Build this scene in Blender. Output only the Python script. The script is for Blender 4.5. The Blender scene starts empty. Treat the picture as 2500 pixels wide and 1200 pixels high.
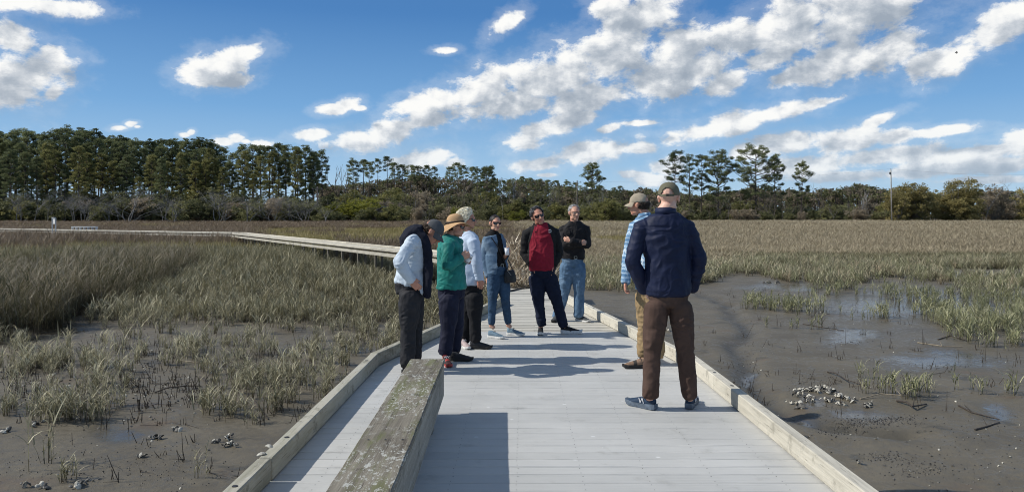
import bpy, bmesh, math, random
import numpy as np
from mathutils import Vector, Matrix, noise as mnoise

R = math.radians
random.seed(7)
rng = np.random.default_rng(11)
SC = bpy.context.scene
COL = SC.collection
F = 1780.0            # focal length, in pixels of a 2500 pixel wide photograph
HZ = 525.0            # row of the horizon
EYE = 1.63            # eye height above the deck
MUD = -1.45           # mud level below the deck

def at(px, py, Y):
    """world point seen at photo pixel (px,py) at distance Y"""
    return Vector(((px - 1250) / F * Y, Y, EYE - (py - HZ) / F * Y))
def on(px, py, z=0.0):
    """world point seen at (px,py) lying on the level z"""
    Y = F * (EYE - z) / max(py - HZ, 1e-3)
    return Vector(((px - 1250) / F * Y, Y, z))

def tag(o, label=None, cat=None, group=None, kind=None):
    if label: o['label'] = label
    if cat: o['category'] = cat
    if group: o['group'] = group
    if kind: o['kind'] = kind
    return o
def empty(name, loc=(0, 0, 0), rz=0.0, label=None, cat=None, group=None):
    o = bpy.data.objects.new(name, None)
    o.empty_display_size = 0.2
    o.location = loc
    o.rotation_euler = (0, 0, rz)
    COL.objects.link(o)
    return tag(o, label, cat, group)
def link(name, me, parent=None, loc=None, world=False):
    """world=True: the mesh is in world space, keep it there under its parent"""
    o = bpy.data.objects.new(name, me)
    COL.objects.link(o)
    if parent is not None:
        o.parent = parent
        if world:
            M = Matrix.LocRotScale(parent.location, parent.rotation_euler, parent.scale)
            me.transform(M.inverted())
    if loc is not None: o.location = loc
    return o
def copy_tree(o, parent=None):
    c = o.copy(); COL.objects.link(c)
    if parent is not None: c.parent = parent
    for ch in list(o.children): copy_tree(ch, c)
    return c
def mesh(name, verts, faces, mats=(), smooth=False, mi=None):
    me = bpy.data.meshes.new(name)
    verts = np.asarray(verts, dtype=np.float32).reshape(-1, 3)
    if isinstance(faces, np.ndarray):
        n, k = faces.shape
        me.vertices.add(len(verts)); me.vertices.foreach_set('co', verts.ravel())
        me.loops.add(n * k); me.loops.foreach_set('vertex_index', faces.astype(np.int32).ravel())
        me.polygons.add(n)
        me.polygons.foreach_set('loop_start', np.arange(0, n * k, k, dtype=np.int32))
        me.update(calc_edges=True)
    else:
        me.from_pydata([tuple(map(float, v)) for v in verts], [], faces)
    for m in (mats if isinstance(mats, (list, tuple)) else [mats]):
        me.materials.append(m)
    if mi is not None: me.polygons.foreach_set('material_index', np.asarray(mi, dtype=np.int32))
    if smooth: me.polygons.foreach_set('use_smooth', np.ones(len(me.polygons), dtype=bool))
    me.update()
    return me
def attr(me, name, vals, domain='POINT'):
    a = me.attributes.new(name, 'FLOAT', domain)
    a.data.foreach_set('value', np.asarray(vals, dtype=np.float32))

# ---- numpy value noise
def _hash(ix, iy, iz, seed):
    n = (ix * 374761393 + iy * 668265263 + iz * 2147483647 + seed * 1274126177) & 0xFFFFFFFF
    n = ((n ^ (n >> 13)) * 1274126177) & 0xFFFFFFFF
    n = n ^ (n >> 16)
    return (n & 0xFFFF) / 65535.0
def vnoise(p, seed=0):
    p = np.asarray(p, dtype=np.float64)
    i = np.floor(p).astype(np.int64); f = p - i
    f = f * f * (3 - 2 * f)
    r = 0
    for dx in (0, 1):
        for dy in (0, 1):
            for dz in (0, 1):
                w = (f[:, 0] if dx else 1 - f[:, 0]) * (f[:, 1] if dy else 1 - f[:, 1]) * (f[:, 2] if dz else 1 - f[:, 2])
                r = r + w * _hash(i[:, 0] + dx, i[:, 1] + dy, i[:, 2] + dz, seed)
    return r * 2 - 1
def fbm(p, oct=4, seed=0, gain=0.5):
    p = np.asarray(p, dtype=np.float64); r = 0; a = 1.0; t = 0
    for o in range(oct):
        r = r + a * vnoise(p * (2.03 ** o) + 17.3 * o, seed + o); t += a; a *= gain
    return r / t

# ---- shape buffer: boxes, tubes, ellipsoids in one mesh
class Buf:
    def __init__(s): s.v = []; s.f = []; s.m = []
    def add(s, vs, fs, m=0):
        b = len(s.v); s.v.extend([Vector(v) for v in vs]); s.f.extend([tuple(i + b for i in f) for f in fs]); s.m.extend([m] * len(fs))
        return s
    def box(s, c, d, rz=0.0, m=0, M=None, bev=0.0):
        c = Vector(c); h = Vector(d) / 2
        if bev > 0:
            bm = bmesh.new(); bmesh.ops.create_cube(bm, size=1.0)
            bmesh.ops.scale(bm, vec=Vector(d), verts=bm.verts)
            bmesh.ops.bevel(bm, geom=bm.edges[:], offset=bev, segments=1, affect='EDGES')
            vs = [v.co.copy() for v in bm.verts]; fs = [[v.index for v in f.verts] for f in bm.faces]; bm.free()
        else:
            vs = [Vector((x * h.x, y * h.y, z * h.z)) for x in (-1, 1) for y in (-1, 1) for z in (-1, 1)]
            fs = [(0, 1, 3, 2), (4, 6, 7, 5), (0, 4, 5, 1), (2, 3, 7, 6), (0, 2, 6, 4), (1, 5, 7, 3)]
        rot = M if M is not None else Matrix.Rotation(rz, 3, 'Z')
        return s.add([c + rot @ v for v in vs], fs, m)
    def beam(s, a, b, w, h, m=0, bev=0.0, up=Vector((0, 0, 1))):
        """box from a to b (centre line), w across, h tall"""
        a = Vector(a); b = Vector(b); y = (b - a); L = y.length; y = y.normalized(); x = y.cross(up).normalized(); z = x.cross(y)
        M = Matrix((x, y, z)).transposed()
        return s.box((a + b) / 2, (w, L, h), M=M, m=m, bev=bev)
    def tube(s, pts, rad, n=8, m=0, caps=True):
        pts = [Vector(p) for p in pts]; k = len(pts)
        if not isinstance(rad, (list, tuple)): rad = [rad] * k
        vs = []; fs = []
        prev = None
        for i, p in enumerate(pts):
            t = (pts[min(i + 1, k - 1)] - pts[max(i - 1, 0)]).normalized()
            if prev is None: u = t.orthogonal().normalized()
            else:
                u = prev - t * prev.dot(t)
                u = u.normalized() if u.length > 1e-5 else t.orthogonal().normalized()
            prev = u; w = t.cross(u)
            for j in range(n):
                a = 2 * math.pi * j / n
                vs.append(p + (u * math.cos(a) + w * math.sin(a)) * rad[i])
        for i in range(k - 1):
            for j in range(n):
                j2 = (j + 1) % n
                fs.append((i * n + j, i * n + j2, (i + 1) * n + j2, (i + 1) * n + j))
        if caps:
            fs.append(tuple(reversed(range(n)))); fs.append(tuple((k - 1) * n + j for j in range(n)))
        return s.add(vs, fs, m)
    def mesh(s, name, mats, smooth=False):
        return mesh(name, np.array([tuple(v) for v in s.v], dtype=np.float32), s.f, mats, smooth, s.m)
    def obj(s, name, mats, parent=None, smooth=False, world=True):
        return link(name, s.mesh(name, mats, smooth), parent, world=world and parent is not None)

# ---- node helpers
class NT:
    def __init__(s, tree): s.t = tree; s.L = tree.links
    def n(s, kind, ins=None, **kw):
        nd = s.t.nodes.new(kind)
        for k, v in kw.items(): setattr(nd, k, v)
        for k, v in (ins or {}).items():
            sk = nd.inputs[k]
            if isinstance(v, bpy.types.NodeSocket): s.L.new(v, sk)
            else:
                try: sk.default_value = v
                except Exception:
                    sk.default_value = (*v, 1.0) if hasattr(v, '__len__') and len(v) == 3 else v
        return nd
    def math(s, op, a, b=0.0, c=0.0, clamp=False):
        return s.n('ShaderNodeMath', {0: a, 1: b, 2: c}, operation=op, use_clamp=clamp).outputs[0]
    def mr(s, v, a, b, c=0.0, d=1.0, smooth=True):
        return s.n('ShaderNodeMapRange', {0: v, 1: a, 2: b, 3: c, 4: d}, interpolation_type='SMOOTHSTEP' if smooth else 'LINEAR').outputs[0]
    def mix(s, f, a, b, mode='MIX'):
        nd = s.n('ShaderNodeMix', data_type='RGBA', blend_type=mode)
        for i, v in ((0, f), (6, a), (7, b)):
            if isinstance(v, bpy.types.NodeSocket): s.L.new(v, nd.inputs[i])
            else: nd.inputs[i].default_value = v if i == 0 else ((*v, 1.0) if len(v) == 3 else v)
        return nd.outputs[2]
    def noise(s, vec, scale, detail=3.0, rough=0.5, dist=0.0, dim='3D'):
        d = {'Scale': scale, 'Detail': detail, 'Roughness': rough, 'Distortion': dist}
        if vec is not None: d['Vector'] = vec
        return s.n('ShaderNodeTexNoise', d, noise_dimensions=dim).outputs[0]
    def ramp(s, f, stops, interp='LINEAR'):
        nd = s.n('ShaderNodeValToRGB', {0: f}); cr = nd.color_ramp; cr.interpolation = interp
        while len(cr.elements) > 1: cr.elements.remove(cr.elements[0])
        cr.elements[0].position = stops[0][0]; cr.elements[0].color = (*stops[0][1], 1)
        for p, c in stops[1:]:
            e = cr.elements.new(p); e.color = (*c, 1)
        return nd.outputs[0]
    def scalev(s, vec, sc):
        return s.n('ShaderNodeMapping', {'Vector': vec, 'Scale': sc}).outputs[0]

def new_mat(name):
    m = bpy.data.materials.new(name); m.use_nodes = True
    m.node_tree.nodes.clear()
    n = NT(m.node_tree)
    out = n.n('ShaderNodeOutputMaterial'); p = n.n('ShaderNodeBsdfPrincipled')
    n.L.new(p.outputs[0], out.inputs[0])
    return m, n, p
def setp(n, p, **kw):
    names = dict(color='Base Color', rough='Roughness', spec='Specular IOR Level', metal='Metallic', normal='Normal', sheen='Sheen Weight', trans='Transmission Weight', ior='IOR', alpha='Alpha', coat='Coat Weight', sub='Subsurface Weight')
    for k, v in kw.items():
        sk = p.inputs[names[k]]
        if isinstance(v, bpy.types.NodeSocket): n.L.new(v, sk)
        else: sk.default_value = (*v, 1.0) if hasattr(v, '__len__') and len(v) == 3 else v
def simple(name, color, rough=0.7, var=0.12, scale=30.0, bump=0.0, spec=0.4, metal=0.0, bscale=None, sheen=0.0):
    m, n, p = new_mat(name)
    tc = n.n('ShaderNodeTexCoord').outputs['Object']
    ns = n.noise(tc, scale, 4, 0.6)
    f = n.mr(ns, 0.25, 0.75, 1 - var, 1 + var)
    c = n.mix(1.0, color, f, 'MULTIPLY')
    setp(n, p, color=c, rough=rough, spec=spec, metal=metal, sheen=sheen)
    if bump > 0:
        b = n.n('ShaderNodeBump', {'Height': n.noise(tc, bscale or scale * 2, 3, 0.6), 'Strength': 1.0, 'Distance': bump})
        setp(n, p, normal=b.outputs[0])
    return m
def srgb(r, g, b):
    return tuple(((c / 255) / 12.92 if c / 255 < 0.04045 else ((c / 255 + 0.055) / 1.055) ** 2.4) for c in (r, g, b))
# ================= camera, sun, sky =================
cam = bpy.data.cameras.new('camera'); camo = bpy.data.objects.new('camera', cam); COL.objects.link(camo)
camo.location = (0, 0, EYE); camo.rotation_euler = (R(90), 0, 0)
cam.sensor_width = 36; cam.sensor_fit = 'HORIZONTAL'; cam.lens = 36 * F / 2500
cam.shift_y = -(600 - HZ) / 2500
cam.clip_start = 0.05; cam.clip_end = 8000
SC.camera = camo
SC.view_settings.view_transform = 'Standard'; SC.view_settings.look = 'None'
SC.view_settings.exposure = 0.0; SC.view_settings.gamma = 1.0

SUN_EL = R(40.5); SUN_AZ = R(-92.0)      # azimuth from +Y, towards +X positive: the sun stands to the left
sd = Vector((math.sin(SUN_AZ) * math.cos(SUN_EL), math.cos(SUN_AZ) * math.cos(SUN_EL), math.sin(SUN_EL)))
sl = bpy.data.lights.new('sun', 'SUN'); so = bpy.data.objects.new('sun', sl); COL.objects.link(so)
sl.energy = 4.7; sl.angle = R(0.53); sl.color = (1.0, 0.955, 0.88)
so.rotation_euler = sd.to_track_quat('Z', 'Y').to_euler(); so.location = (-30, 0, 40)

w = bpy.data.worlds.new('World'); SC.world = w; w.use_nodes = True
w.node_tree.nodes.clear(); n = NT(w.node_tree)
wout = n.n('ShaderNodeOutputWorld')
sky = n.n('ShaderNodeTexSky', sky_type='NISHITA', sun_disc=False, sun_elevation=SUN_EL, sun_rotation=SUN_AZ)
sky.air_density = 1.0; sky.dust_density = 0.25; sky.ozone_density = 2.2
tc = n.n('ShaderNodeTexCoord').outputs['Generated']
sep = n.n('ShaderNodeSeparateXYZ', {0: tc}).outputs
az = n.math('ARCTAN2', sep[0], sep[1])
el = n.math('ARCSINE', sep[2])
uv = n.n('ShaderNodeCombineXYZ', {0: az, 1: el, 2: 0.0}).outputs[0]
CL = [ # photo pixel centre, half sizes, tilt in degrees, strength
 (1040,250,105,26,-14),(1180,215,120,46,-20),(1330,200,125,60,-10),(1440,240,160,36,-6),(1500,120,125,60,-15),(1400,160,80,45,-20),
 (1560,40,125,40,-18),(1490,20,60,30,0),(1660,110,95,50,-5),(1720,160,95,40,-10),(1620,200,115,45,-15),(1250,255,160,30,-8),
 (1800,95,95,42,-12),(1960,55,150,75,-20),(2090,40,150,60,-5),(2040,155,150,48,-18),(1930,190,75,22,-20),(2170,125,85,50,-20),(1770,200,80,26,-28),(2110,5,170,45,0),(1860,150,60,26,-15),
 (2330,135,120,34,-25),(2450,60,110,38,-32),(2250,155,60,25,-10),
 (80,12,150,22,-3),(40,100,68,48,10),(55,180,108,70,5),(-20,200,80,60,0),(125,130,32,24,-20),(130,225,34,18,-35),(20,240,60,18,0),
 (540,160,88,36,-20),(500,188,75,24,5),(605,128,62,20,-18),(560,195,60,20,-5),(815,268,36,13,-5),(850,255,34,16,-15),(880,264,20,8,0),
 (880,345,80,24,-6),(960,318,100,30,-20),(1040,290,60,24,-10),(765,328,62,13,-8),(290,311,24,7,-6),(318,303,20,8,-10),(335,309,10,4,0),
 (1055,382,60,20,0),(1000,400,50,12,0),(1110,398,30,12,0),(548,346,30,8,5),(578,338,22,10,-10),(600,346,16,6,0),(450,330,16,6,0),(466,323,12,7,-20),(640,350,40,9,0),
 (1232,62,52,20,-35),(1082,123,34,9,-3),
 (1350,308,108,24,-18),(1280,348,55,18,-5),(1415,285,50,14,-10),(1490,312,30,10,-15),(1560,300,60,8,0),
 (1440,372,115,22,-14),(1330,400,82,15,-4),(1565,362,40,13,0),(1340,427,32,5,0),
 (1860,285,150,24,-14),(1710,325,90,22,-8),(2000,252,78,12,-12),(1790,302,90,28,-10),
 (1900,350,110,20,-4),(1830,368,65,20,-5),(2080,345,110,24,-8),(2190,330,60,18,-10),(2290,320,130,12,-3),(2150,292,50,14,-25),
 (2485,345,52,28,-20),(2120,385,230,20,-4),(2350,378,160,14,-6),(2250,415,240,16,-4),(1960,405,140,20,-4),(1630,405,55,17,-10),(1590,440,60,14,0),(2450,405,90,14,-8),(2300,392,30,14,-30),(2050,430,160,12,0),(1560,425,40,9,0),(2400,440,120,9,0),
 (2750,200,160,60,-20),(-250,120,140,50,-10),(-350,300,120,30,0),(2800,380,200,30,-5),
]

def shifted(dx, dy, v=None):
    return n.n('ShaderNodeVectorMath', {0: v or uv, 1: (dx, dy, 0)}, operation='ADD').outputs[0]
clear = n.ramp(n.mr(el, 0.0, 1.5708, 0, 1, False), [(0.0, (0.46, 0.65, 0.82)), (0.035, (0.34, 0.56, 0.81)), (0.09, (0.17, 0.39, 0.71)), (0.17, (0.062, 0.215, 0.52)), (0.30, (0.075, 0.19, 0.43)), (0.5, (0.12, 0.21, 0.38)), (1.0, (0.10, 0.18, 0.34))])
skyc = n.n('ShaderNodeVectorMath', {0: sky.outputs[0], 1: (0.105, 0.105, 0.105)}, operation='MULTIPLY').outputs[0]
skyc = n.mix(0.88, skyc, clear)
oc = n.mr(n.noise(n.scalev(tc, (1, 1, 2.2)), 3.2, 4.0, 0.6, 0.3), 0.48, 0.66)
oc = n.math('MULTIPLY', oc, n.mr(el, 0.02, 0.10))
plain = n.n('ShaderNodeBackground', {'Color': n.mix(oc, skyc, (0.66, 0.69, 0.72)), 'Strength': 1.0}).outputs[0]
def cnoise(v):
    a = n.noise(n.scalev(v, (1.0, 1.5, 1.0)), 16.0, 10.0, 0.66, 0.15)
    return n.math('MULTIPLY_ADD', a, 2.55, -0.27)
def field(blobs, shift, nz):
    acc = None
    for (cx, cy, rx, ry, t) in blobs:
        ca = math.atan2(cx - 1250, F); ce = math.atan2(HZ - cy, math.hypot(F, cx - 1250)); k = math.cos(ca)
        v = n.n('ShaderNodeCombineXYZ', {0: az, 1: el, 2: 0.0 if acc is None else acc}).outputs[0]   # z only orders the nodes
        mp = n.n('ShaderNodeMapping', {'Vector': v, 'Location': (ca + shift[0], ce + shift[1], 0), 'Rotation': (0, 0, R(-t)),
                 'Scale': (1.20 * rx / F * k * k, (1.3 if cy < 330 else 1.55) * ry / F * k, 1e7)}, vector_type='TEXTURE')
        ln = n.n('ShaderNodeVectorMath', {0: mp.outputs[0]}, operation='LENGTH').outputs['Value']
        acc = ln if acc is None else n.n('ShaderNodeMath', {0: acc, 1: ln, 2: 0.22}, operation='SMOOTH_MIN').outputs[0]
    return n.math('SUBTRACT', nz, acc)
def sector(blobs):
    """one sector of sky as a node group of its own"""
    global n, az, el, uv
    keep = (n, az, el, uv, skyc)
    g = bpy.data.node_groups.new('cloud_sector', 'ShaderNodeTree')
    g.interface.new_socket('Sky', in_out='INPUT', socket_type='NodeSocketColor')
    g.interface.new_socket('Shader', in_out='OUTPUT', socket_type='NodeSocketShader')
    n = NT(g); gi = n.n('NodeGroupInput'); go = n.n('NodeGroupOutput')
    s3 = n.n('ShaderNodeSeparateXYZ', {0: n.n('ShaderNodeTexCoord').outputs['Generated']}).outputs
    az = n.math('ARCTAN2', s3[0], s3[1]); el = n.math('ARCSINE', s3[2])
    uv = n.n('ShaderNodeCombineXYZ', {0: az, 1: el, 2: 0.0}).outputs[0]
    sh = sector_shader(blobs, gi.outputs[0])
    n.L.new(sh, go.inputs[0])
    n, az, el, uv, _ = keep
    gn = n.n('ShaderNodeGroup', node_tree=g); n.L.new(skyc, gn.inputs[0])
    return gn.outputs[0]
def sector_shader(blobs, skyc):
    n0 = cnoise(uv)
    d0 = field(blobs, (0, 0), n0)
    d1 = field(blobs, (0.020, -0.022), cnoise(shifted(-0.014, 0.014)))
    cov = n.mr(d0, 0.0, 0.50, 0.0, 1.0)
    veil = n.mr(d0, -0.60, 0.15, 0.0, 0.16)
    cov = n.math('MAXIMUM', cov, veil)
    lit = n.mr(d1, -0.5, 1.30, 1.0, 0.05, False)                    # more cloud towards the sun: less light
    e1 = n.math('SUBTRACT', n0, cnoise(shifted(-0.005, 0.008)))
    lit = n.math('MULTIPLY_ADD', e1, 0.55, lit)
    b0 = n.noise(uv, 26.0, 2.5, 0.5); b1 = n.noise(shifted(-0.012, 0.016), 26.0, 2.5, 0.5)
    lit = n.math('MULTIPLY_ADD', n.math('SUBTRACT', b0, b1), 1.25, lit, clamp=True)
    ccol = n.ramp(lit, [(0.0, (0.34, 0.40, 0.48)), (0.3, (0.45, 0.505, 0.575)), (0.55, (0.62, 0.66, 0.71)), (0.8, (0.87, 0.885, 0.895)), (1.0, (0.98, 0.98, 0.96))])
    hz = n.mr(el, 0.0, 0.15, 0.35, 0.0)
    ccol = n.mix(hz, ccol, (0.50, 0.65, 0.80))
    return n.n('ShaderNodeBackground', {'Color': n.mix(cov, skyc, ccol), 'Strength': 1.0}).outputs[0]
# the clouds stand in six sectors of azimuth; only the sector a ray looks into is worked out
edges = [-0.95, -0.62, -0.46, -0.28, -0.12, 0.0, 0.10, 0.2, 0.3, 0.4, 0.5, 0.62, 0.95]
shader = plain
for i in range(len(edges) - 1):
    lo, hi = edges[i], edges[i + 1]; bl = []
    for b in CL:
        ca = math.atan2(b[0] - 1250, F); ext = 1.85 * (abs(b[2] * math.cos(R(b[4]))) + abs(b[3] * math.sin(R(b[4])))) / F * math.cos(ca) ** 2 + 0.03
        if ca + ext > lo and ca - ext < hi: bl.append(b)
    if not bl: continue
    fac = n.math('MULTIPLY', n.math('GREATER_THAN', az, lo), n.math('LESS_THAN', az, hi))
    fac = n.math('MULTIPLY', fac, n.math('MULTIPLY', n.math('GREATER_THAN', el, 0.0), n.math('LESS_THAN', el, 0.42)))
    mx = n.n('ShaderNodeMixShader', {0: fac}); n.L.new(shader, mx.inputs[1]); n.L.new(sector(bl), mx.inputs[2]); shader = mx.outputs[0]
n.L.new(shader, wout.inputs[0])
w.cycles.sampling_method = 'MANUAL'; w.cycles.sample_map_resolution = 512
# ================= mud, water =================
RUN = [on(x, y, MUD)[:2] for x, y in ((1560,680),(1700,712),(1775,742),(1793,775),(1830,808),(1790,845),(1822,880),(1815,915),(1850,950),(1880,985),(1925,1010),(2060,1040),(2200,1060))]
POOLS = [ # photo pixel centre, half sizes in pixels: shallow wet hollows in the mud
 (145,800,100,42),(290,1050,110,35),(15,985,50,40),(2390,668,130,14),(2230,745,380,60),(2080,820,130,28),(2300,880,230,36),(1990,975,60,25),
 (1815,918,28,22),(2100,1010,130,22),(2480,715,80,25),(1930,700,170,18),(60,830,50,20),(870,850,60,12),(1960,1020,60,14),(2420,1000,60,30)]
def _px(x, y):
    y = np.maximum(y, 0.5)
    return 1250 + F * x / y, HZ + F * (EYE - MUD) / y
def wet_at(x, y):
    px, py = _px(x, y); w_ = np.zeros_like(x)
    q_ = np.stack([x, y, 0 * x], 1); px = px + 60 * fbm(q_ * 0.8, 4, 51, 0.65); py = py + 22 * fbm(q_ * 1.1, 4, 52, 0.65)
    for cx, cy, rx, ry in POOLS:
        d = np.sqrt(((px - cx) / rx) ** 2 + ((py - cy) / ry) ** 2)
        w_ = np.maximum(w_, np.clip(1.25 - d, 0, 1) * 0.75)
    d = np.sqrt(((px - 2180) / 480) ** 2 + ((py - 785) / 120) ** 2); w_ = np.maximum(w_, 0.40 * np.clip(1.3 - d, 0, 1))
    return np.where(y > 3, w_, 0)
def run_at(x, y):
    best = np.full_like(x, 9.0)
    for (ax, ay), (bx, by) in zip(RUN[:-1], RUN[1:]):
        dx, dy = bx - ax, by - ay; L = dx * dx + dy * dy
        t = np.clip(((x - ax) * dx + (y - ay) * dy) / L, 0, 1)
        best = np.minimum(best, np.hypot(x - ax - t * dx, y - ay - t * dy))
    return best
def height(x, y):
    x = np.asarray(x, float); y = np.asarray(y, float)
    p = np.stack([x, y, np.zeros_like(x)], 1)
    near = np.clip(1 - (np.abs(y) - 20) / 25, 0, 1)
    h = 0.045 * fbm(p * 0.35, 3, 5) + 0.020 * fbm(p * 1.1, 2, 9)
    h += near * (0.012 * fbm(p * 3.1, 3, 21) + 0.007 * np.maximum(0, fbm(p * 11, 2, 31) - 0.1))
    r = run_at(x + 0.14 * vnoise(p * 1.7, 3), y + 0.14 * vnoise(p * 1.9, 4))
    h -= 0.10 * np.exp(-(r / 0.22) ** 2) - 0.025 * np.exp(-((r - 0.58) / 0.30) ** 2)
    wt = wet_at(x, y); h = h * (1 - 0.75 * wt) - 0.035 * wt
    far = np.clip((y - 80) / 75, 0, 1)
    return MUD + h + 1.10 * far * far * (3 - 2 * far)
def hz1(x, y): return float(height(np.array([x]), np.array([y]))[0])

rows = [-60, -25, -10, -4, 0]; yy = 1.5
while yy < 30: rows.append(yy); yy += 0.034 + 0.0026 * yy
while yy < 5200: rows.append(yy); yy *= 1.02
rows = np.array(rows); cols = np.linspace(-1, 1, 460); cols = np.sign(cols) * (0.95 * np.abs(cols) + 0.0 * cols)
YY, UU = np.meshgrid(rows, cols, indexing='ij')
XX = UU * (np.abs(YY) * 0.95 + 4.5)
gx, gy = XX.ravel(), YY.ravel(); gz = height(gx, gy)
nr, nc = len(rows), len(cols)
idx = np.arange(nr * nc).reshape(nr, nc)
q = np.stack([idx[:-1, :-1], idx[:-1, 1:], idx[1:, 1:], idx[1:, :-1]], -1).reshape(-1, 4)

m, n, p = new_mat('mud')
pos = n.n('ShaderNodeNewGeometry').outputs['Position']
wet = n.n('ShaderNodeAttribute', attribute_name='wet').outputs['Fac']
run = n.n('ShaderNodeAttribute', attribute_name='runnel').outputs['Fac']
a = n.noise(pos, 0.8, 5, 0.6); b = n.noise(pos, 9.0, 5, 0.65); c = n.noise(pos, 70.0, 4, 0.7)
w2 = n.mr(n.math('ADD', wet, n.math('MULTIPLY', n.math('SUBTRACT', b, 0.5), 1.3)), 0.20, 0.80)
col = n.ramp(n.math('ADD', n.math('MULTIPLY', a, 0.6), n.math('MULTIPLY', b, 0.4)), [(0.3, (0.080, 0.068, 0.047)), (0.5, (0.112, 0.097, 0.069)), (0.7, (0.146, 0.128, 0.093))])
rust = n.mr(n.noise(n.scalev(pos, (1, 1.6, 1)), 0.62, 4, 0.6), 0.58, 0.72)
col = n.mix(n.math('MULTIPLY', rust, 0.45), col, (0.115, 0.078, 0.048))
alg = n.mr(n.noise(n.scalev(pos, (1, 1.3, 1)), 0.9, 6, 0.7), 0.60, 0.66)
col = n.mix(n.math('MULTIPLY', alg, 0.5), col, (0.035, 0.034, 0.026))
speck = n.mr(c, 0.60, 0.68); col = n.mix(n.math('MULTIPLY', speck, 0.45), col, (0.028, 0.024, 0.019))
pale = n.mr(n.noise(pos, 130.0, 2, 0.5), 0.73, 0.78); col = n.mix(n.math('MULTIPLY', pale, 0.35), col, (0.22, 0.21, 0.18))
col = n.mix(n.math('MULTIPLY', run, 0.55), col, (0.040, 0.040, 0.036))
col = n.mix(n.math('MULTIPLY', w2, 0.45), col, (0.034, 0.032, 0.028))
rgh = n.mr(b, 0.3, 0.7, 0.50, 0.72); rgh = n.mix(w2, rgh, (0.17, 0.17, 0.17))
rgh = n.mix(n.mr(n.math('ABSOLUTE', n.math('SUBTRACT', n.noise(pos, 1.6, 4, 0.6), 0.5)), 0.0, 0.03, 0.5, 0.0), rgh, (0.24, 0.24, 0.24))
hgt = n.math('ADD', n.math('MULTIPLY', b, 0.5), n.math('MULTIPLY', c, 0.35))
bs = n.mr(w2, 0, 1, 1.0, 0.12)
bp = n.n('ShaderNodeBump', {'Height': hgt, 'Distance': 0.016, 'Strength': bs})
setp(n, p, color=col, rough=rgh, spec=0.35, normal=bp.outputs[0])
MUDM = m
me = mesh('mud_flat', np.stack([gx, gy, gz], 1), q, MUDM, smooth=True)
attr(me, 'wet', wet_at(gx, gy)); attr(me, 'runnel', np.exp(-(run_at(gx, gy) / 0.26) ** 2))
tag(link('ground', me), kind='structure', label='wet grey brown tidal mud flat under the marsh')
# ================= deck, walkways, bench =================
def wood_mat(name, dark, light, axis='Y', stain=(0.05, 0.045, 0.035), stain_amt=0.35, rough=0.8, fleck=0.0, green=0.0, bump=0.003, sc=1.0):
    m, n, p = new_mat(name)
    tc = n.n('ShaderNodeTexCoord').outputs['Object']
    s = {'X': (1.2, 26, 26), 'Y': (26, 1.2, 26), 'Z': (26, 26, 1.2)}[axis]
    g = n.noise(n.scalev(tc, tuple(v * sc for v in s)), 1.0, 5, 0.65, 0.4)
    g2 = n.noise(n.scalev(tc, tuple(v * 3.5 * sc for v in s)), 1.0, 3, 0.6)
    big = n.noise(tc, 1.7, 4, 0.6)
    tone = n.n('ShaderNodeAttribute', attribute_name='tone').outputs['Fac']
    f = n.math('ADD', n.math('MULTIPLY', g, 0.6), n.math('ADD', n.math('MULTIPLY', big, 0.35), n.math('MULTIPLY', g2, 0.15)))
    f = n.math('ADD', f, n.math('MULTIPLY', tone, 0.22))
    col = n.ramp(f, [(0.36, dark), (0.72, light)])
    st = n.mr(n.noise(tc, 5.5, 6, 0.7), 0.55, 0.68)
    col = n.mix(n.math('MULTIPLY', st, stain_amt), col, stain)
    crack = n.mr(g2, 0.30, 0.36, 0.7, 0.0); col = n.mix(crack, col, stain)
    if green: col = n.mix(n.math('MULTIPLY', n.mr(n.noise(n.scalev(tc, (9, 1.6, 9) if axis == 'Y' else (2, 2, 2)), 1.0, 5, 0.65), 0.47, 0.62), green), col, (0.115, 0.125, 0.045))
    if fleck:
        fl = n.math('MAXIMUM', n.mr(n.noise(n.scalev(tc, (1, 0.6, 1)), 26.0, 5, 0.72), 0.56, 0.62), n.mr(n.noise(n.scalev(tc, (1, 0.35, 1)), 75.0, 3, 0.7), 0.57, 0.64))
        fl2 = n.mr(n.noise(tc, 3.2, 4, 0.6), 0.36, 0.52); col = n.mix(n.math('MULTIPLY', n.math('MULTIPLY', fl, fl2), fleck), col, (0.42, 0.42, 0.38))
    h = n.math('ADD', n.math('MULTIPLY', g, 0.7), n.math('MULTIPLY', g2, 0.5))
    bp = n.n('ShaderNodeBump', {'Height': h, 'Distance': bump, 'Strength': 1.0})
    setp(n, p, color=col, rough=rough, spec=0.3, normal=bp.outputs[0])
    return m
M_PLANKW = wood_mat('weathered_planks', (0.19, 0.18, 0.155), (0.50, 0.48, 0.42), 'X', stain_amt=0.2)
M_KERB = wood_mat('kerb_timber', (0.26, 0.245, 0.20), (0.54, 0.51, 0.43), 'Y', stain=(0.15, 0.14, 0.11), stain_amt=0.45, fleck=0.25)
M_KERBG = wood_mat('grey_kerb_timber', (0.17, 0.16, 0.12), (0.40, 0.38, 0.31), 'Y', stain=(0.09, 0.085, 0.06), stain_amt=0.6, fleck=0.5, green=0.2)
M_FAR = wood_mat('bleached_timber', (0.26, 0.245, 0.20), (0.55, 0.52, 0.44), 'Y', stain_amt=0.15)
M_POST = wood_mat('post_timber', (0.10, 0.09, 0.07), (0.24, 0.22, 0.18), 'Z', stain_amt=0.3)
M_BENCHT = wood_mat('mossy_bench_top', (0.065, 0.054, 0.040), (0.26, 0.235, 0.185), 'Y', stain=(0.032, 0.026, 0.020), stain_amt=0.75, fleck=0.9, green=0.70, bump=0.005)
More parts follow.
